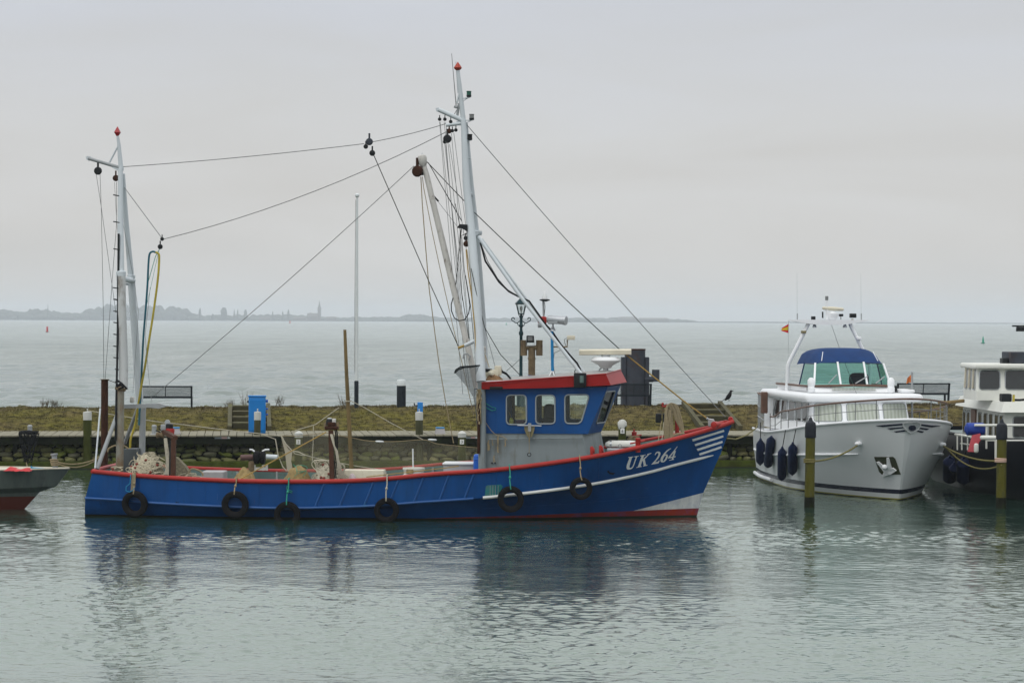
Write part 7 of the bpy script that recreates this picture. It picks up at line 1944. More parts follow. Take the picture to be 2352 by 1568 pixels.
mb = MB(); c0, c1 = ya(1295, 232), ya(1680, 258); mb.tube([c0, c0.lerp(c1, .04), c0.lerp(c1, .5), c0.lerp(c1, .96), c1], [.02, .045, .06, .045, .02], 12); mb.build('radar_scanner', M['cream'], yacht)
MB().tube([ya(1385, 430), ya(1375, 90)], [.04, .035], 10).build('signal_mast', M['yachtwhite'], yacht)
MB().lathe([(.03, -.06), (.045, -.055), (.045, .05), (.02, .06)], ya(1375, 55), 12).build('anchor_light', M['lampglass'], yacht)
for u, v, w_, h_, nm, mm in ((1840, 368, .085, .06, 'floodlight', 'blackmetal'), (1628, 360, .05, .035, 'camera_box', 'blackmetal'), (1130, 412, .05, .05, 'horn', 'blackmetal'), (1230, 475, .04, .04, 'junction_box', 'greypipe')):
    c = ya(u, v); o = MB().rbox((c.x - .06, c.y - w_, c.z - h_), (c.x + .1, c.y + w_, c.z + h_), .015, 2).build(nm, M[mm], yacht)
MB().lathe([(.03, -.12), (.04, -.02), (.02, 0)], ya(1835, 425), 10).build('lamp_foot', M['cream'], yacht)
MB().tube([ya(1628, 440), ya(1628, 380)], .015, 6).build('camera_stem', M['greypipe'], yacht)
MB().tube([ya(1302, 410), ya(1302, 298)], .022, 8).build('short_antenna', M['blackmetal'], yacht)
for u in (1155, 1700): MB().lathe([(.06, -.06), (.055, -.02), (.03, .04), (.01, .05)], ya(u, 545), 12).build('deck_lamp', M['silver'], yacht)
for u0, u1, vt in ((848, 842, -400), (1995, 1985, -380)):
    MB().tube([ya(u0, 440), ya(u1, vt)], [.008, .004], 5).build('whip_antenna', M['flagpole'], yacht)
    MB().tube([ya(u0, 445), ya(u0, 330)], .018, 6).build('antenna_base', M['greypipe'], yacht)
c = ya(955, 650); MB().rbox((c.x - .05, c.y - .06, c.z - .05), (c.x + .12, c.y + .06, c.z + .02), .01, 1).build('arch_lamp', M['khaki'], yacht)
c = ya(1940, 770); MB().rbox((c.x - .05, c.y - .07, c.z - .05), (c.x + .12, c.y + .07, c.z + .03), .015, 1).build('arch_bracket', M['yachtwhite'], yacht)
MB().tube([ya(1455, 520), ya(1600, 940), y_(q('S', 1620, 480), 0, -3.2)], .006, 4).build('forestay', M['wire'], yacht)
# flags
def flag(root_p, stripes, name, label, nx=8):
    root = empty(name, YF.o, YF.ang, label, 'flag'); return root
fg = empty('courtesy_flag', YF.o, YF.ang, 'small red and yellow flag under the yacht mast spreader', 'flag')
p0_, p1_, p2_, p3_ = ya(690, 512), ya(685, 682), ya(565, 640), ya(570, 592)
def strip(f0, f1, m, nm):
    vs = []; fs = []
    for i in range(7):
        t = i / 6
        a_, c_ = p0_.lerp(p3_, t), p1_.lerp(p2_, t)
        wv = Vector((.03 * math.sin(t * 5), 0, 0))
        vs += [a_.lerp(c_, f0) + wv, a_.lerp(c_, f1) + wv]
    fs = [(2 * i, 2 * i + 1, 2 * i + 3, 2 * i + 2) for i in range(6)]
    o = MB().add(vs, fs)
    o.v += [(x + .004, y, z) for x, y, z in o.v]; n = len(vs); o.f += [tuple(k + n for k in f)[::-1] for f in fs]
    o.build(nm, m, fg)
strip(0, .28, mat('flag_red', (.55, .02, .03), .8), 'red_band'); strip(.28, .70, mat('flag_yellow', (.60, .45, .03), .8), 'yellow_band'); strip(.70, 1, mat('flag_red_low', (.55, .02, .03), .8), 'red_band')
MB().tube([ya(693, 450), ya(688, 700), ya(685, 1100)], .004, 4).build('flag_line', M['wire'], fg)
# deck details
for u, v, x in ((885, 180, -4.05), (2040, 190, -4.15)):
    c = y_(q('S', u, v), 0, x); c.z = 2.60
    MB().lathe([(.10, 0), (.10, .12), (.085, .14), (.10, .22), (.095, .32), (.05, .38), (.01, .39)], c, 16).build('deck_vent', M['yachtwhite'], yacht)
for sg, nm in ((-1, 'side_light'), (1, 'side_light')):
    MB().rbox((fx - .15, sg * 1.16 - .07, 2.60), (fx + .05, sg * 1.16 + .07, 2.76), .02, 1).build(nm, M['blackmetal'], yacht)
MB().rbox((-5.3, 1.25, 2.57), (-4.3, 1.62, 2.66), .03, 2).build('roof_locker', M['yachtwhite'], yacht)
# pulpit rail with stanchions
def edge(t, sg, inset=.12):
    return Vector((XS + (.95 - XS) * t, sg * max(d_h(t) - inset, .02), dz_f(t)))
tl = [.30, .38, .46, .54, .62, .70, .77, .84, .90, .95, .985]
railp = [edge(t, -1) + Vector((0, 0, .52 - .10 * (t < .4))) for t in tl] + [edge(t, 1) + Vector((0, 0, .52)) for t in tl[::-1]]
railp = [Vector(v) for v in catmull([tuple(v) for v in railp], 70)]
MB().tube(railp, .024, 8).build('bow_rail', M['railwood'], yacht)
MB().tube([v + Vector((0, 0, -.25)) for v in railp], .009, 6).build('mid_rail', M['wire'], yacht)
for sg in (-1, 1):
    for t in tl[:-1]:
        e = edge(t, sg); MB().tube([e, e + Vector((0, 0, .51))], .014, 6).build('stanchion', M['wire'], yacht)
# stern rail on the visible quarter
sr = [Vector((-5.9, -1.86, 2.0)), Vector((-6.6, -1.8, 2.1)), Vector((-7.9, -1.72, 2.35)), Vector((-9.5, -1.55, 2.42)), Vector((-9.7, -.6, 2.42))]
MB().tube(sr[2:], .024, 8).build('stern_rail', M['railwood'], yacht)
MB().tube([v + Vector((0, 0, -.35)) for v in sr[2:]], .015, 6).build('stern_mid_rail', M['chrome'], yacht)
MB().tube([v + Vector((0, 0, -.65)) for v in sr[2:]], .015, 6).build('stern_mid_rail', M['chrome'], yacht)
for x in (-7.9, -8.3, -8.7, -9.1, -9.5):
    t = (x + 9.9) / 10.85; MB().tube([(x, -d_h(t) + .12, dz_f(t)), (x, -d_h(t) + .12, 2.40)], .016, 6).build('stanchion', M['greypipe'], yacht)
MB().rbox((-8.0, -1.80, 1.9), (-7.85, -1.62, 2.5), .02, 1).build('door_post', M['railwood'], yacht)
MB().rbox((-9.6, -1.2, 1.5), (-8.85, 1.2, 1.95), .03, 2).build('aft_cushion', M['canvas'], yacht)
# portholes on the quarter
for u, v in ((135, 785), (177, 805), (213, 830)):
    h = on_hull(q('S', u, v), .006, YB, YF)
    if h:
        pts = [on_hull(q('S', u + du, v + dv), .008, YB, YF) for du, dv in rounded([(-9, -42), (9, -42), (9, 42), (-9, 42)], 8)]
        if all(pts): MB().add(pts, [tuple(range(len(pts)))]).build('porthole', M['glassdark'], yacht, False)
# emblem and wing marks
SC_ = 1568 / 240.0
REG['Y'] = (3480, 1640, SC_)
for st in ([(160, 398), (845, 343), (855, 352), (855, 382), (340, 430)], [(460, 468), (870, 430), (885, 460), (540, 498)], [(630, 545), (910, 510), (925, 542), (690, 578)],
           [(1312, 352), (1600, 392), (1830, 402), (1600, 440), (1310, 395)], [(1262, 438), (1530, 478), (1475, 508), (1255, 475)], [(1205, 512), (1400, 548), (1350, 580), (1200, 548)]):
    decal('wing_mark', [dens([q('Y', *p) for p in st], 8)], M['navy'], yacht, .02, YB, YF)
sh = [(870, 345), (900, 310), (1000, 300), (1200, 300), (1280, 312), (1305, 345), (1285, 430), (1230, 500), (1160, 550), (1060, 590), (970, 550), (915, 490), (885, 420)]
em = decal('emblem', [dens([q('Y', *p) for p in sh], 8)], mat('emblem_grey', (.42, .45, .46), .3), yacht, .03, YB, YF)
decal('emblem_rim', [dens([q('Y', *p) for p in sh], 8), dens([q('Y', 1085 + (x - 1085) * .9, 430 + (y - 430) * .88) for x, y in sh], 8)], mat('emblem_rim', (.55, .57, .57), .3), em, .045, YB, YF)
star = [(1085 + math.cos(a_) * (92 if k % 2 else 76), 448 + math.sin(a_) * (74 if k % 2 else 60)) for k, a_ in enumerate(np.linspace(0, 2 * math.pi, 40, endpoint=False))]
decal('emblem_disc', [[q('Y', *p) for p in star]], M['navy'], em, .05, YB, YF)
# anchor in its pocket
ap = decal('anchor_pocket', [dens([q('H', *p) for p in ((955, 1178), (1085, 1178), (1100, 1190), (1140, 1300), (1010, 1300), (990, 1280))], 6)], mat('pocket_dark', (.035, .04, .02), .5), yacht, .02, YB, YF)
def ah(u, v, off): return on_hull(q('H', u, v), off, YB, YF)
mb = MB()
for pts in (((975, 1208), (990, 1205), (1055, 1262), (1035, 1285)), ((1045, 1180), (1060, 1178), (1085, 1265), (1050, 1270)), ((1030, 1270), (1090, 1250), (1115, 1270), (1075, 1295), (1015, 1312))):
    V = [ah(u, v, .06) for u, v in pts]; nrm_ = (V[1] - V[0]).cross(V[2] - V[0]).normalized()
    mb.plate([V], nrm_ * .03)
mb.build('bower_anchor', M['yachtwhite'], yacht, False)
MB().ellip(ah(1040, 1240, .09), (.07, .07, .07), 12, 8).build('anchor_crown', M['yachtwhite'], yacht)
for u, v in ((850, 1083), (1310, 0)):
    if u < 1000: h = ah(u, v, .04)
    else: h = on_hull(q('I', 517, 1028), .04, YB, YF)
    MB().ellip(h, (.08, .10, .06), 12, 8).build('hawse_lip', M['yachtwhite'], yacht)
HAW = [ah(850, 1090, .09), on_hull(q('I', 512, 1035), .09, YB, YF)]
# fenders on the left side and ropes
def yw(v): return YF.o + YF.e[0] * v.x + YF.e[1] * v.y + Vector((0, 0, v.z))
def fender(ct, cb, rope_t, label, frame, bvh, rp=10.3, m='navyfender', grp='navy fenders on the yacht'):
    a_ = on_hull(ct, .13, bvh, frame); c_ = on_hull(cb, .13, bvh, frame)
    L = (a_ - c_).length; n = (a_ - c_).normalized()
    r = rp * 70 / FPX
    root = empty('fender', frame.o, frame.ang, label, 'fender', grp)
    MB().lathe([(.02, -.04), (.035, 0), (r * .6, .04), (r, .13), (r * 1.02, L * .5), (r, L - .15), (r * .6, L - .05), (.04, L), (.03, L + .06)], c_, 16, a_ - c_).build('body', M[m], root)
    t_ = on_hull(rope_t, .05, bvh, frame) or a_ + Vector((0, 0, .5))
    MB().tube([a_, t_], .012, 5).build('rope', M['cable'], root)
fender(q('H', 193, 1062), q('H', 190, 1225), q('H', 215, 975), 'leftmost navy fender on the yacht side', YF, YB)
fender(q('H', 268, 1042), q('H', 243, 1240), q('H', 290, 985), 'second navy fender from the yacht stern', YF, YB)
fender(q('H', 345, 1118), q('H', 340, 1330), q('H', 348, 990), 'third and lowest navy fender on the yacht side', YF, YB)
fender(q('H', 418, 1085), q('H', 412, 1288), q('H', 420, 985), 'navy fender nearest the bow, beside the yellow pile', YF, YB)
M['moor'] = mat('mooring_rope', (.17, .15, .05), .85, var=.2, scale=20)
def line(name, V, r, m, label, sag=0.0):
    V = [Vector(v) for v in V]
    if len(V) == 2: V = [V[0].lerp(V[1], t) + Vector((0, 0, -4 * sag * t * (1 - t))) for t in np.linspace(0, 1, 16)]
    o = MB().tube(V, r, 6).build(name, M[m], None); return tag(o, label, 'rope')
pl1 = W(q('H', 505, 1210), 62.87); pl2 = W(q('I', 992, 1160), 62.87)
line('mooring_line', [yw(HAW[0]), pl1 + Vector((0, -.0, 0))], .022, 'moor', 'yellow mooring line from the yacht bow to the left pile', .10)
line('mooring_line', [yw(HAW[1]), pl2], .022, 'moor', 'yellow mooring line from the yacht bow to the right pile', .12)
line('mooring_line', [yw(HAW[1]) + Vector((.05, 0, -.02)), pl2 + Vector((0, 0, -.1))], .018, 'moor', 'second slacker yellow line from the yacht to the right pile', .28)
for c_, nm, mt, lab in ((pl1, 'rope_turns', 'moor', 'yellow rope turns around the left dark capped pile'), (pl2, 'rope_turns', 'boomrope', 'pale pink rope turns around the right dark capped pile')):
    M.setdefault('boomrope', mat('pale_rope', (.55, .38, .30), .85))
    mb = MB()
    for k in range(3): mb.torus((c_.x, 63.0, c_.z - .03 + k * .035), (.02 * k, .03, 1), .128, .019, 22, 6)
    tag(mb.build(nm, M[mt], None), lab, 'rope')
line('mooring_line', [b_2 for b_2 in [FB.o + FB.e[0] * v.x + FB.e[1] * v.y + Vector((0, 0, v.z)) for v in [FB.hit(q('G', 1325, 528), 1, .1)]]] + [W(q('G', 1420, 538), 65), W(q('G', 1530, 498), 69), W(q('G', 1630, 425), 73), yw(Vector((-9.7, -1.5, 1.55)))], .02, 'moor', 'yellow line from the fishing boat bow to the yacht stern')

# ================================================================== OLD BARGE at the right edge
BF = Frame((15.0, 63.5, 0), rad(-90) + rad(3))
barge = empty('barge', BF.o, BF.ang, 'black hulled houseboat barge with white cabins at the right edge', 'barge')
NBg = 30; bt = np.linspace(0, 1, NBg)
bh = smooth_fn([(0, 2.2), (.2, 2.6), (.45, 2.55), (.7, 2.1), (.9, 1.2), (1, .3)])
def bl(tip, zf, sc): return (-13 + (tip + 13) * bt, np.array([zf(t) for t in bt]), np.array([bh(t) * sc for t in bt]))
BLV = [bl(2.6, lambda t: 1.45 + .35 * t ** 4, 1.0), bl(2.5, lambda t: 1.15 + .3 * t ** 4, 1.03), bl(2.2, lambda t: .4, 1.0), bl(1.9, lambda t: 0, .96), bl(1.5, lambda t: -.5, .8)]
bv, bf = hull_mesh(BLV, NBg)
MB().add(bv, bf).build('hull', M['bargeblack'], barge, ang=30)
BB = BVHTree.FromPolygons([Vector(v) for v in bv], bf)
MB().add([(BLV[0][0][i], s_ * (BLV[0][2][i] - .03), BLV[0][1][i] - .12) for i in range(NBg) for s_ in (-1, 1)], [(2 * i, 2 * i + 2, 2 * i + 3, 2 * i + 1) for i in range(NBg - 1)]).build('deck', M['deck'], barge, False)
MB().tube([Vector((BLV[0][0][i], -BLV[0][2][i], BLV[0][1][i])) for i in range(NBg)], .04, 8).build('gunwale', M['bargeblack'], barge)
def bg(r_, u, v, axis, val): return BF.hit(q(r_, u, v), axis, val)
# lower cabin
xF = -3.0
cl = bg('I', 1012, 780, 0, xF); yl = cl.y
zr0 = bg('I', 1020, 780, 0, xF).z; zr1 = bg('I', 1020, 735, 0, xF).z
lc_b = [(xF, yl, 1.3), (xF, yl + 3.6, 1.3), (-8.2, yl + 3.6, 1.3), (-8.2, yl + .1, 1.3)]
lc_t = [(xF - .05, yl + .03, zr0), (xF - .05, yl + 3.57, zr0), (-8.2, yl + 3.57, zr0), (-8.2, yl + .13, zr0)]
yhex('lower_cabin', lc_b, lc_t, M['bargewhite'], barge)
MB().hexa([(xF + .18, yl - .12, zr0), (xF + .18, yl + 3.7, zr0), (-8.4, yl + 3.7, zr0), (-8.4, yl - .05, zr0), (xF + .02, yl + .0, zr0 + .26), (xF + .02, yl + 3.6, zr0 + .26), (-8.3, yl + 3.6, zr0 + .26), (-8.3, yl + .08, zr0 + .26)]).build('cabin_roof', M['bargewhite'], barge, False)
for u0, u1 in ((.02, .09), (.12, .19), (.235, .31), (.40, .48), (.53, .61), (.66, .74), (.79, .87), (.9, .97)):
    A, B, C, D = [Vector(k) for k in (lc_b[3], lc_b[0], lc_t[0], lc_t[3])]
    pane(A, B, C, D, u0, u1, .22, .88, M['glassdark'], barge, (0, -1, 0), .06)
pane(lc_b[0], lc_b[1], lc_t[1], lc_t[0], .06, .62, .28, .88, M['glassdark'], barge, (1, 0, 0), .10)
MB().rbox((-6.9, yl + .04, 1.32), (-6.4, yl + .14, zr0 - .05), .01, 1).build('cabin_door', M['railwood'], barge)
# upper wheelhouse
zu0 = zr0 + .26; xU = -4.4
ul = bg('I', 790, 560, 0, xU); zu1 = bg('I', 900, 440, 0, xU).z; zu2 = bg('I', 900, 400, 0, xU).z
yu = ul.y
uc_b = [(xU + .12, yu + .0, zu0), (xU + .12, yu + 3.0, zu0), (-5.9, yu + 3.0, zu0), (-5.9, yu + .02, zu0)]
zmid = bg('I', 900, 612, 0, xU).z
uc_m = [(xU + .12, yu + .0, zmid), (xU + .12, yu + 3.0, zmid), (-5.9, yu + 3.0, zmid), (-5.9, yu + .02, zmid)]
uc_t = [(xU - .05, yu + .05, zu1), (xU - .05, yu + 2.95, zu1), (-5.9, yu + 2.95, zu1), (-5.9, yu + .07, zu1)]
yhex('wheelhouse_base', uc_b, uc_m, M['bargewhite'], barge)
yhex('wheelhouse', [(x - (.03 if i < 2 else 0), y, z) for i, (x, y, z) in enumerate(uc_m)], uc_t, M['bargewhite'], barge)
MB().rbox((-6.0, yu - .06, zu1), (xU + .16, yu + 3.1, zu2), .05, 3).build('wheelhouse_roof', M['bargewhite'], barge)
um = [(x - (.03 if i < 2 else 0), y, z) for i, (x, y, z) in enumerate(uc_m)]
for u0, u1 in ((.02, .205), (.25, .46), (.51, .72), (.77, .97)):
    pane(um[0], um[1], uc_t[1], uc_t[0], u0, u1, .05, .93, M['glassdark'], barge, (1, 0, 0), .10)
for u0, u1 in ((.72, .9), (.42, .6), (.1, .3)):
    pane(um[3], um[0], uc_t[0], uc_t[3], u0, u1, .05, .93, M['glassdark'], barge, (0, -1, 0), .04)
for x in (xU - .25, xU - .7, xU - 1.15):
    MB().bar((x, yu - .03, zu0 + .3), (x, yu - .0, zu1), .05, .04).build('wall_batten', M['cream'], barge, False)
# funnel box and roof gear
f0, f1 = bg('I', 1050, 308, 0, -4.8), bg('I', 1050, 400, 0, -4.8)
MB().rbox((-5.6, f0.y, zu2), (-4.6, f0.y + 1.3, f0.z), .02, 1).build('roof_box', M['steel'], barge)
MB().rbox((-5.1, f0.y - .17, zu2), (-4.8, f0.y - .01, zu2 + .14), .01, 1).build('roof_fitting', M['blackmetal'], barge)
g0_ = bg('I', 1075, 105, 0, -4.6); MB().bar(g0_, g0_ + Vector((0, 1.2, 0)), .03, .04).build('mast_yard', M['blackmetal'], barge, False)
MB().lathe([(.12, -.14), (.11, -.03), (.06, 0)], g0_ + Vector((0, .22, 0)), 10).build('mast_lamp', M['blackmetal'], barge)
MB().tube([g0_ + Vector((0, 1.15, .05)), Vector((-4.6, g0_.y + 1.15, zu2))], .04, 8).build('roof_mast', M['blackmetal'], barge)
c = bg('I', 1030, 688, 0, xF - .3); MB().rbox((xF - .5, c.y - .14, zu0), (xF - .2, c.y + .12, zu0 + .2), .02, 1).build('black_case', M['blackmetal'], barge)
MB().bar((xF - .18, c.y + .15, zu0), (xF - .18, c.y + .16, zu0 + .18), .05, .05, (0, 1, 0)).build('case_handle', M['hoseyellow'], barge, False)
mb = MB(); rr = random.Random(90); V = [Vector((xF - .6, yl + .4 + k * .14, zu0 + .03 + .02 * rr.random())) for k in range(9)]; mb.tube(V, .03, 6)
tag(mb.build('roof_hose', M['cable'], barge), None)
# handrails
zh = bg('I', 1000, 882, 0, -1.4).z
yh = bg('I', 780, 875, 0, -1.4).y
MB().tube([(-1.4, yh, zh), (-1.4, yh + 4.0, zh)], .032, 8).build('handrail', M['bargewhite'], barge)
MB().tube([(-1.4, yh + .3, zh - .38), (-1.4, yh + 4.0, zh - .38)], .022, 8).build('handrail', M['bargewhite'], barge)
for dy in (.3, .72, 1.4, 2.1, 2.8, 3.6): MB().tube([(-1.4, yh + dy, zh), (-1.4, yh + dy, 1.35)], .024, 8).build('handrail_post', M['bargewhite'], barge)
MB().tube([(-1.4, yh + 1.4, zh - .05), (-1.35, yh + 2.3, zh - .40)], .022, 8).build('handrail_brace', M['bargewhite'], barge)
MB().tube([bg('I', 630, 955, 0, -3.4), bg('I', 755, 972, 0, -2.6)], .035, 8).build('side_rail', M['bargewhite'], barge)
MB().tube([bg('I', 670, 1025, 0, -3.4), bg('I', 790, 1040, 0, -2.6)], .02, 8).build('side_rail', M['bargewhite'], barge)
for u in (645, 680, 725, 765): MB().tube([bg('I', u, 965, 0, -3.0), bg('I', u, 1075, 0, -3.0)], .02, 6).build('side_rail_post', M['bargewhite'], barge)
MB().tube([bg('I', 500, 700, 0, -5.5), bg('I', 560, 705, 0, -5.2), bg('I', 700, 690, 0, -5.0)], .045, 8).build('wooden_boathook', M['pole'], barge)
MB().bar(bg('I', 950, 1000, 0, -.6), bg('I', 950, 1145, 0, -.6), .10, .06, (0, 1, 0)).build('white_post', M['bargewhite'], barge, False)
c = bg('I', 790, 912, 0, -1.6); o = MB().tube([c + Vector((0, -.28, 0)), c + Vector((0, -.22, 0)), c + Vector((0, .18, 0)), c + Vector((0, .28, 0))], [.06, .16, .16, .05], 14).build('buoy_fender', mat('royal_blue', (.01, .04, .26), .5), None); o.location = BF.o; o.rotation_euler = (0, 0, BF.ang); tag(o, 'royal blue cylinder fender on the barge rail', 'fender')
o = MB().plate([[bg('I', u, v, 0, -1.5) for u, v in ((760, 960), (820, 945), (825, 990), (770, 1090), (725, 1088))]], (.08, 0, 0)).build('life_jacket', M['pinkred'], None, False); o.location = BF.o; o.rotation_euler = (0, 0, BF.ang); tag(o, 'bright pink red cover hanging on the barge rail', 'cover')
c = bg('I', 790, 1060, 0, -1.4); o = MB().rbox((c.x, c.y - .06, c.z - .12), (c.x + .10, c.y + .06, c.z + .12), .05, 3).build('white_fender', M['bargewhite'], None); o.location = BF.o; o.rotation_euler = (0, 0, BF.ang); tag(o, 'white bag shaped fender beside the pink cover', 'fender')
c = bg('I', 880, 980, 0, -1.2); o = MB().rbox((c.x, c.y - .2, c.z - .05), (c.x + .2, c.y + .22, c.z + .06), .05, 3).build('white_bundle', M['bargewhite'], None); o.location = BF.o; o.rotation_euler = (0, 0, BF.ang); tag(o, 'white rolled bundle on the barge deck behind the railing', 'bundle')
for ct, cb, lab in ((q('I', 625, 1130), q('I', 620, 1320), 'dim navy fender on the barge hull nearest the yacht'), (q('I', 735, 1140), q('I', 730, 1330), 'dim navy fender on the barge hull nearer the pile'), (q('I', 660, 1180), q('I', 655, 1250), 'small blue fender between two long ones on the barge')):
    try: fender(ct, cb, (ct[0], ct[1] - 25), lab, BF, BB, 16 if 'small' not in lab else 12, 'navyfender', 'fenders on the barge')
    except Exception as e: print('fender', e)
# flag staff of the boat behind the yacht bow
fs_ = empty('flagstaff', W(q('I', 290, 710), 70.5), 0, 'flagstaff with a small orange flag rising behind the yacht bow', 'flagstaff')
zt_s = W(q('I', 292, 465), 70.5).z - fs_.location.z
MB().tube([(0, 0, -1.0), (0, 0, zt_s)], .03, 8).build('staff', M['greypipe'], fs_)
vs = []; P4 = [W(q('I', u, v), 70.5) - fs_.location for u, v in ((286, 485), (286, 545), (243, 556), (252, 512))]
for i in range(6):
    t = i / 5; vs += [P4[0].lerp(P4[3], t) + Vector((0, .04 * math.sin(5 * t), 0)), P4[1].lerp(P4[2], t) + Vector((0, .04 * math.sin(5 * t), 0))]
k = MB().add(vs, [(2 * i, 2 * i + 1, 2 * i + 3, 2 * i + 2) for i in range(5)]); k.v += [(x, y + .004, z) for x, y, z in k.v]; k.f += [tuple(j + 12 for j in f)[::-1] for f in k.f]
k.build('flag', mat('flag_orange', (.55, .16, .04), .8, var=.3, scale=8, dirt=(.4, .3, .1), damt=.4, dscale=8), fs_)

# ================================================================== GREY SKIFF at the left edge
SFk = Frame((W(q('B', 220, 1308), 61.6).x, 61.6, 0), rad(-2))
skiff = empty('skiff', SFk.o, SFk.ang, 'grey skiff with cream foredeck and red bottom at the left edge', 'skiff')
NK = 30; kt = np.linspace(0, 1, NK)
kh = smooth_fn([(0, 1.0), (.35, 1.15), (.65, .95), (.85, .5), (.95, .2), (1, .03)])
tipx = SFk.hit(q('B', 620, 952), 1, 0).x; tz = SFk.hit(q('B', 620, 952), 1, 0).z
n1 = SFk.hit(q('B', 412, 1150), 1, 0)
def kl(tip, zf, sc): return (-7 + (tip + 7) * kt, np.array([zf(t) for t in kt]), np.array([kh(t) * sc for t in kt]))
z_l = SFk.hit(q('B', 0, 985), 1, -1.0).z
KL = [kl(tipx, lambda t: z_l - .02 + (tz - z_l + .02) * t ** 2, 1.0), kl(n1.x + .25, lambda t: .40 + (n1.z + .12 - .40) * t ** 2, .92), kl(n1.x - .15, lambda t: .3 + (n1.z - .02 - .3) * t ** 2, .8), kl(0, lambda t: 0, .72), kl(-.5, lambda t: -.4, .45)]
kv, kf = hull_mesh(KL, NK)
def skiff_mat():
    m = M['skiff']; t = m.node_tree; b0 = t.nodes['Principled BSDF']; src = b0.inputs['Base Color'].links[0].from_socket
    tcn = t.nodes.new('ShaderNodeTexCoord'); sp_ = t.nodes.new('ShaderNodeSeparateXYZ'); t.links.new(tcn.outputs['Object'], sp_.inputs[0])
    l = t.nodes.new('ShaderNodeMath'); l.operation = 'LESS_THAN'; l.inputs[1].default_value = .30; t.links.new(sp_.outputs['Z'], l.inputs[0])
    x = t.nodes.new('ShaderNodeMix'); x.data_type = 'RGBA'; t.links.new(l.outputs[0], x.inputs['Factor']); t.links.new(src, x.inputs['A']); x.inputs['B'].default_value = (.08, .013, .006, 1)
    t.links.new(x.outputs['Result'], b0.inputs['Base Color'])
skiff_mat()
MB().add(kv, kf).build('hull', M['skiff'], skiff, ang=25)
vs = [(KL[0][0][i], s_ * KL[0][2][i], KL[0][1][i] + .015) for i in range(NK) for s_ in (-1, 1)]
i0 = 22
MB().add(vs, [(2 * i, 2 * i + 2, 2 * i + 3, 2 * i + 1) for i in range(i0, NK - 1)]).build('foredeck', M['skiffdeck'], skiff, False)
for s_ in (-1, 1):
    V = [Vector((KL[0][0][i], s_ * KL[0][2][i], KL[0][1][i] + .02)) for i in range(NK)]
    W2 = [Vector((v.x, v.y - s_ * .16, v.z)) for v in V]
    MB().add([p for a_, c_ in zip(V, W2) for p in (a_, c_)], [(2 * i, 2 * i + 1, 2 * i + 3, 2 * i + 2) for i in range(i0)]).build('side_deck', M['skiffdeck'], skiff, False)
    MB().tube(V, .022, 6).build('gunwale', M['skiffdeck'], skiff)
MB().add([(KL[0][0][i], s_ * KL[0][2][i] * .8, .35) for i in range(i0 + 1) for s_ in (-1, 1)], [(2 * i, 2 * i + 2, 2 * i + 3, 2 * i + 1) for i in range(i0)]).build('sole', M['blackmetal'], skiff, False)
c = SFk.hit(q('B', 495, 945), 1, 0); MB().lathe([(.07, -.06), (.07, .02), (.06, .05), (.065, .30), (.085, .31), (.085, .345), (.01, .35)], c, 16, (-.08, 0, 1)).build('bitt', M['greypipe'], skiff)
mb = MB()
for k in range(4): mb.torus(c + Vector((-.01 * k, 0, .08 + k * .035)), (0, .1 * k, 1), .085, .02, 20, 6)
o = mb.build('bitt_rope', M['ropeold'], None); o.location = SFk.o; o.rotation_euler = (0, 0, SFk.ang); tag(o, 'tan rope turns on the skiff bitt', 'rope')
c0 = SFk.o + SFk.e[0] * c.x + Vector((0, 0, c.z + .15))
tgt = W(q('B', 885, 848), 62.2)
for k, lab in enumerate(('upper tan rope from the skiff bitt to the fishing boat stern', 'lower tan rope from the skiff bitt to the fishing boat stern')):
    line('mooring_line', [c0 + Vector((.05, -.05, -.03 * k)), tgt + Vector((0, 0, -.02 * k))], .017, 'ropeold', lab, .10 + .05 * k)
c, rr = SFk.hit(q('B', 170, 960), 1, -.45), random.Random(5)
vs = []; fs = []; nx_, ny_ = 14, 8
for j in range(ny_):
    for i in range(nx_):
        u, v = i / (nx_ - 1), j / (ny_ - 1); e = math.sin(math.pi * u) ** .7 * math.sin(math.pi * v) ** .6
        vs.append((c.x - .32 + .62 * u, c.y - .2 + .5 * v, c.z - .02 + .20 * e * (.6 + .4 * math.sin(5 * u + 2)) + rr.uniform(-.01, .01)))
o = MB().add(vs, [(j * nx_ + i, j * nx_ + i + 1, (j + 1) * nx_ + i + 1, (j + 1) * nx_ + i) for j in range(ny_ - 1) for i in range(nx_ - 1)]).build('red_cloth', M['redcloth'], None, ang=60)
o.location = SFk.o; o.rotation_euler = (0, 0, SFk.ang); tag(o, 'crumpled red cloth on the skiff deck', 'cloth')
o = MB().tube([SFk.hit(q('B', u, v), 1, .1) for u, v in ((275, 940), (290, 945), (400, 950), (490, 952))], [.05, .03, .02, .02], 7).build('blue_line', M['ropeblue'], None); o.location = SFk.o; o.rotation_euler = (0, 0, SFk.ang); tag(o, 'blue line with knot lying along the skiff foredeck', 'rope')

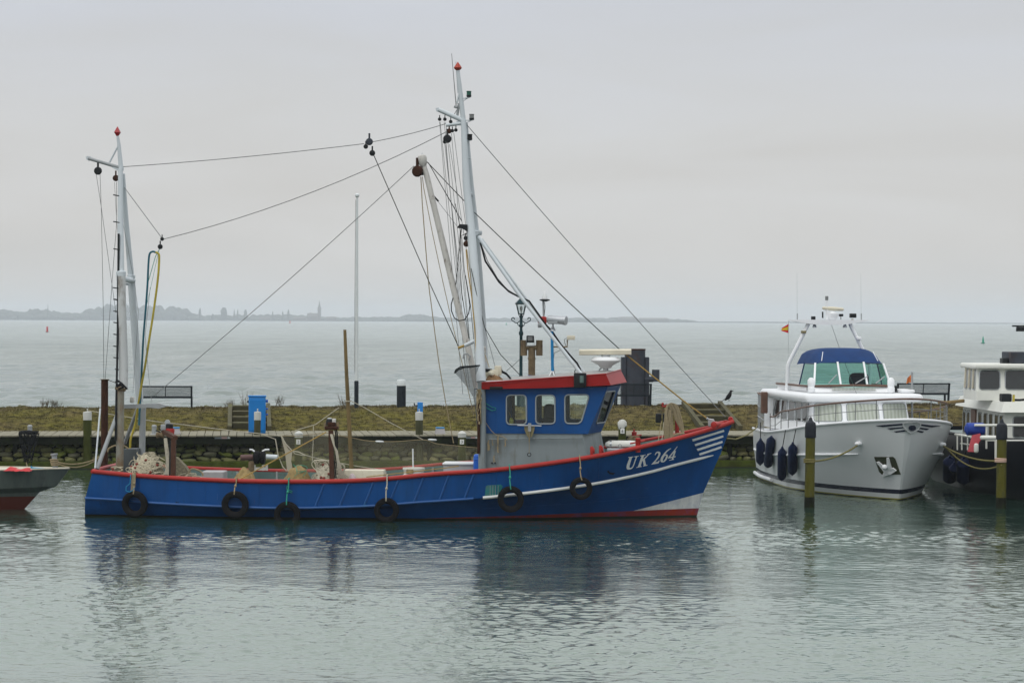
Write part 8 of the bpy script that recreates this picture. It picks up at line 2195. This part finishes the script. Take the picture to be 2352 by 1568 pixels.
# ================================================================== LAKE: buoys and the far shore
def buoy(p_b, p_t, wpx, m, label, kind):
    v = p_b[1] - CY - (p_b[0] - CX) * sn
    Yd = CAMZ * FPX / v
    a_, c_ = W(p_b, Yd), W(p_t, Yd); r = wpx * Yd / FPX / 2; h = c_.z
    root = empty('channel_buoy', (a_.x, Yd, 0), 0, label, 'buoy', 'channel buoys')
    if kind == 'can': prof = [(r * 1.3, -.3), (r * 1.3, .12 * h), (r * .9, .14 * h), (r * .85, h * .98), (r * .7, h)]
    else: prof = [(r * 1.5, -.3), (r * 1.5, .1 * h), (r * .9, .14 * h), (r * .8, h * .45), (r * .35, h * .9), (.02, h)]
    MB().lathe(prof, (0, 0, 0), 14).build('body', m, root)
    MB().torus((0, 0, .05), (0, 0, 1), r * 1.45, r * .3, 18, 6).build('collar', M['blackmetal'], root)
buoy((108.5, 762.5), (108.5, 750), 5, M['buoyred'], 'red can buoy far out on the lake at the left', 'can')
buoy((2258, 788.5), (2258, 772), 5.5, M['buoygreen'], 'green conical buoy on the lake at the right', 'cone')
buoy((666, 742.5), (666, 736.5), 3, M['buoyred'], 'tiny distant red buoy near the far shore', 'can')
buoy((1163, 746.5), (1163, 740.5), 3, M['buoygreen'], 'tiny distant green buoy left of the main mast', 'cone')

SD = 5200.0
def shore_z(py, px): return -(py - CY - (px - CX) * sn) * SD / FPX + CAMZ
def far_shore():
    rr = random.Random(17)
    # silhouette heights (metres) against picture x
    sil = [(-200, 20), (0, 21), (60, 22), (105, 23), (130, 17), (165, 15), (190, 21), (225, 29), (260, 33), (300, 32), (340, 30), (380, 31), (415, 26), (440, 18), (460, 10), (480, 12), (520, 12), (560, 13), (600, 14), (650, 14), (700, 11), (740, 10), (780, 9), (830, 9), (900, 10), (950, 15), (990, 12), (1020, 8), (1100, 8), (1200, 9), (1300, 9), (1350, 9), (1430, 10), (1500, 9), (1560, 7), (1600, 5)]
    f = smooth_fn(sil)
    mb = MB()
    px = -220.0
    while px < 1600:
        H = f(px)
        x = (px - CX) * SD / FPX
        for row in range(3):
            h = H * rr.uniform(.55, 1.02) if row else H * rr.uniform(.35, .7)
            r = rr.uniform(9, 17); xx = x + rr.uniform(-8, 8); yy = SD + row * 35 + rr.uniform(-12, 12)
            c = Vector((xx, yy, 0)); n = 9; vs = []; fs = []
            for i, (k, z) in enumerate(((.8, -2), (1.0, .35 * h), (.95, .6 * h), (.6, .85 * h), (.18, h))):
                for j in range(n):
                    a_ = 6.283 * j / n; q_ = rr.uniform(.75, 1.25)
                    vs.append((xx + math.cos(a_) * r * k * q_, yy + math.sin(a_) * r * k * q_, z + (rr.uniform(-.06, .06) * h if i else 0)))
            for i in range(4):
                for j in range(n): fs.append((i * n + j, i * n + (j + 1) % n, (i + 1) * n + (j + 1) % n, (i + 1) * n + j))
            fs.append(tuple(4 * n + j for j in range(n)))
            mb.add(vs, fs)
        px += 6.5
    o = mb.build('far_wood', M['trees'], None, ang=80)
    tag(o, 'hazy line of woods along the far shore', 'woods', None, 'stuff')
    # land under it
    mb = MB(); mb.box((-750, SD + 150, 0), (3600, 420, 3.2)); mb.box((120, SD + 900, .2), (1700, 500, 3.2))
    tag(mb.build('far_land', M['trees'], None, False), None, None, None, 'structure')
    mb = MB(); px = 1500.0
    # tall trees one can tell apart
    for k, (px, hpx, wpx, kind, lab) in enumerate(((463, 34, 7, 0, 'pointed tall tree on the far shore left of the village'), (492, 18, 7, 1, 'low round tree on the far shore left of the village'), (517, 35, 15, 1, 'broad tall tree on the far shore in the middle of the village'), (541, 31, 4, 0, 'left of two slender poplars on the far shore'), (549, 31, 4, 0, 'right of two slender poplars on the far shore'), (567, 30, 7, 1, 'square crowned tree on the far shore'), (629, 27, 4, 0, 'slender tree on the far shore, leftmost near the church'), (652, 27, 4, 0, 'slender tree on the far shore, second from the church'), (665, 31, 6, 0, 'slender tree on the far shore nearest the church'), (115, 43, 2.5, 0, 'thin spire like tree above the woods at far left'))):
        H = hpx * SD / FPX * .88; w_ = wpx * SD / FPX / 2
        c = Vector(((px - CX) * SD / FPX, SD - 25, 0))
        root = empty('far_tree', c, 0, lab, 'tree', 'trees on the far shore')
        vs = []; fs = []; n = 10
        pr = ((.3, .02), (.7, .15), (1, .35), (.9, .55), (.6, .8), (.08, 1.0)) if kind == 0 else ((.3, .1), (.8, .25), (1.05, .5), (1.0, .75), (.6, .95), (.15, 1.0))
        for i, (k2, z) in enumerate(pr):
            for j in range(n):
                a_ = 6.283 * j / n; q_ = rr.uniform(.75, 1.25); vs.append((math.cos(a_) * w_ * k2 * q_, math.sin(a_) * w_ * k2 * q_, z * H))
        for i in range(len(pr) - 1):
            for j in range(n): fs.append((i * n + j, i * n + (j + 1) % n, (i + 1) * n + (j + 1) % n, (i + 1) * n + j))
        MB().add(vs, fs).build('crown', M['trees'], root, ang=80)
        MB().cyl((0, 0, -1), (0, 0, H * .4), w_ * .15 + .3, n=6).build('trunk', M['trees'], root)
    # church
    c = Vector(((736 - CX) * SD / FPX, SD - 30, 0))
    root = empty('church', c, 0, 'hazy village church with pointed spire on the far shore', 'church')
    MB().box((0, 0, 12), (6.5, 6.5, 24)).build('tower', M['church'], root, False)
    MB().lathe([(4.4, 24), (2.2, 30), (.9, 36), (.05, 42)], (0, 0, 0), 8).build('spire', M['church'], root, False)
    MB().hexa([(-24, -6, 0), (-3, -6, 0), (-3, 6, 0), (-24, 6, 0), (-24, -6, 9), (-3, -6, 9), (-3, 6, 9), (-24, 6, 9)]).build('nave', M['church'], root, False)
    MB().add([(-24, -6.5, 9), (-3, -6.5, 9), (-3, 6.5, 9), (-24, 6.5, 9), (-24, 0, 16), (-3, 0, 16)], [(0, 1, 5, 4), (2, 3, 4, 5), (0, 4, 3), (1, 2, 5)]).build('nave_roof', M['church'], root, False)
    MB().box((-17, 0, 15), (1.5, 1.5, 5)).build('ridge_turret', M['church'], root, False)
    for k, (px, w_, h_, lab) in enumerate(((690, 26, 9, 'long low house on the far shore left of the church'), (762, 22, 9, 'low house on the far shore right of the church'), (1440, 40, 11, 'wide low building on the far shore under the mast stay'), (1500, 60, 9, 'long low building near the right end of the far shore'), (610, 24, 8, 'low house on the far shore among slender trees'))):
        c = Vector(((px - CX) * SD / FPX, SD - 20, 0)); root = empty('far_house', c, 0, lab, 'house', 'houses on the far shore')
        MB().box((0, 0, h_ * .3), (w_, 12, h_ * .6)).build('wall', M['church'], root, False)
        MB().add([(-w_ / 2 - .5, -6.5, h_ * .6), (w_ / 2 + .5, -6.5, h_ * .6), (w_ / 2 + .5, 6.5, h_ * .6), (-w_ / 2 - .5, 6.5, h_ * .6), (-w_ / 2 + 2, 0, h_), (w_ / 2 - 2, 0, h_)], [(0, 1, 5, 4), (2, 3, 4, 5), (0, 4, 3), (1, 2, 5)]).build('roof', M['church'], root, False)
far_shore()

# ================================================================== HAZE
mb = MB(); mb.box((0, 4450, 21.5), (9000, 9300, 49))
hz_o = mb.build('haze', bpy.data.materials.new('haze'), None, False)
hm_ = hz_o.data.materials[0]; hm_.use_nodes = True
t = hm_.node_tree; t.nodes.clear()
ho = t.nodes.new('ShaderNodeOutputMaterial'); pv = t.nodes.new('ShaderNodeVolumePrincipled')
pv.inputs['Color'].default_value = (0.85, 0.91, 0.975, 1); pv.inputs['Density'].default_value = 0.00019; pv.inputs['Anisotropy'].default_value = 0.0
t.links.new(pv.outputs[0], ho.inputs['Volume'])
tag(hz_o, 'pale even haze over the lake', 'haze', None, 'stuff')
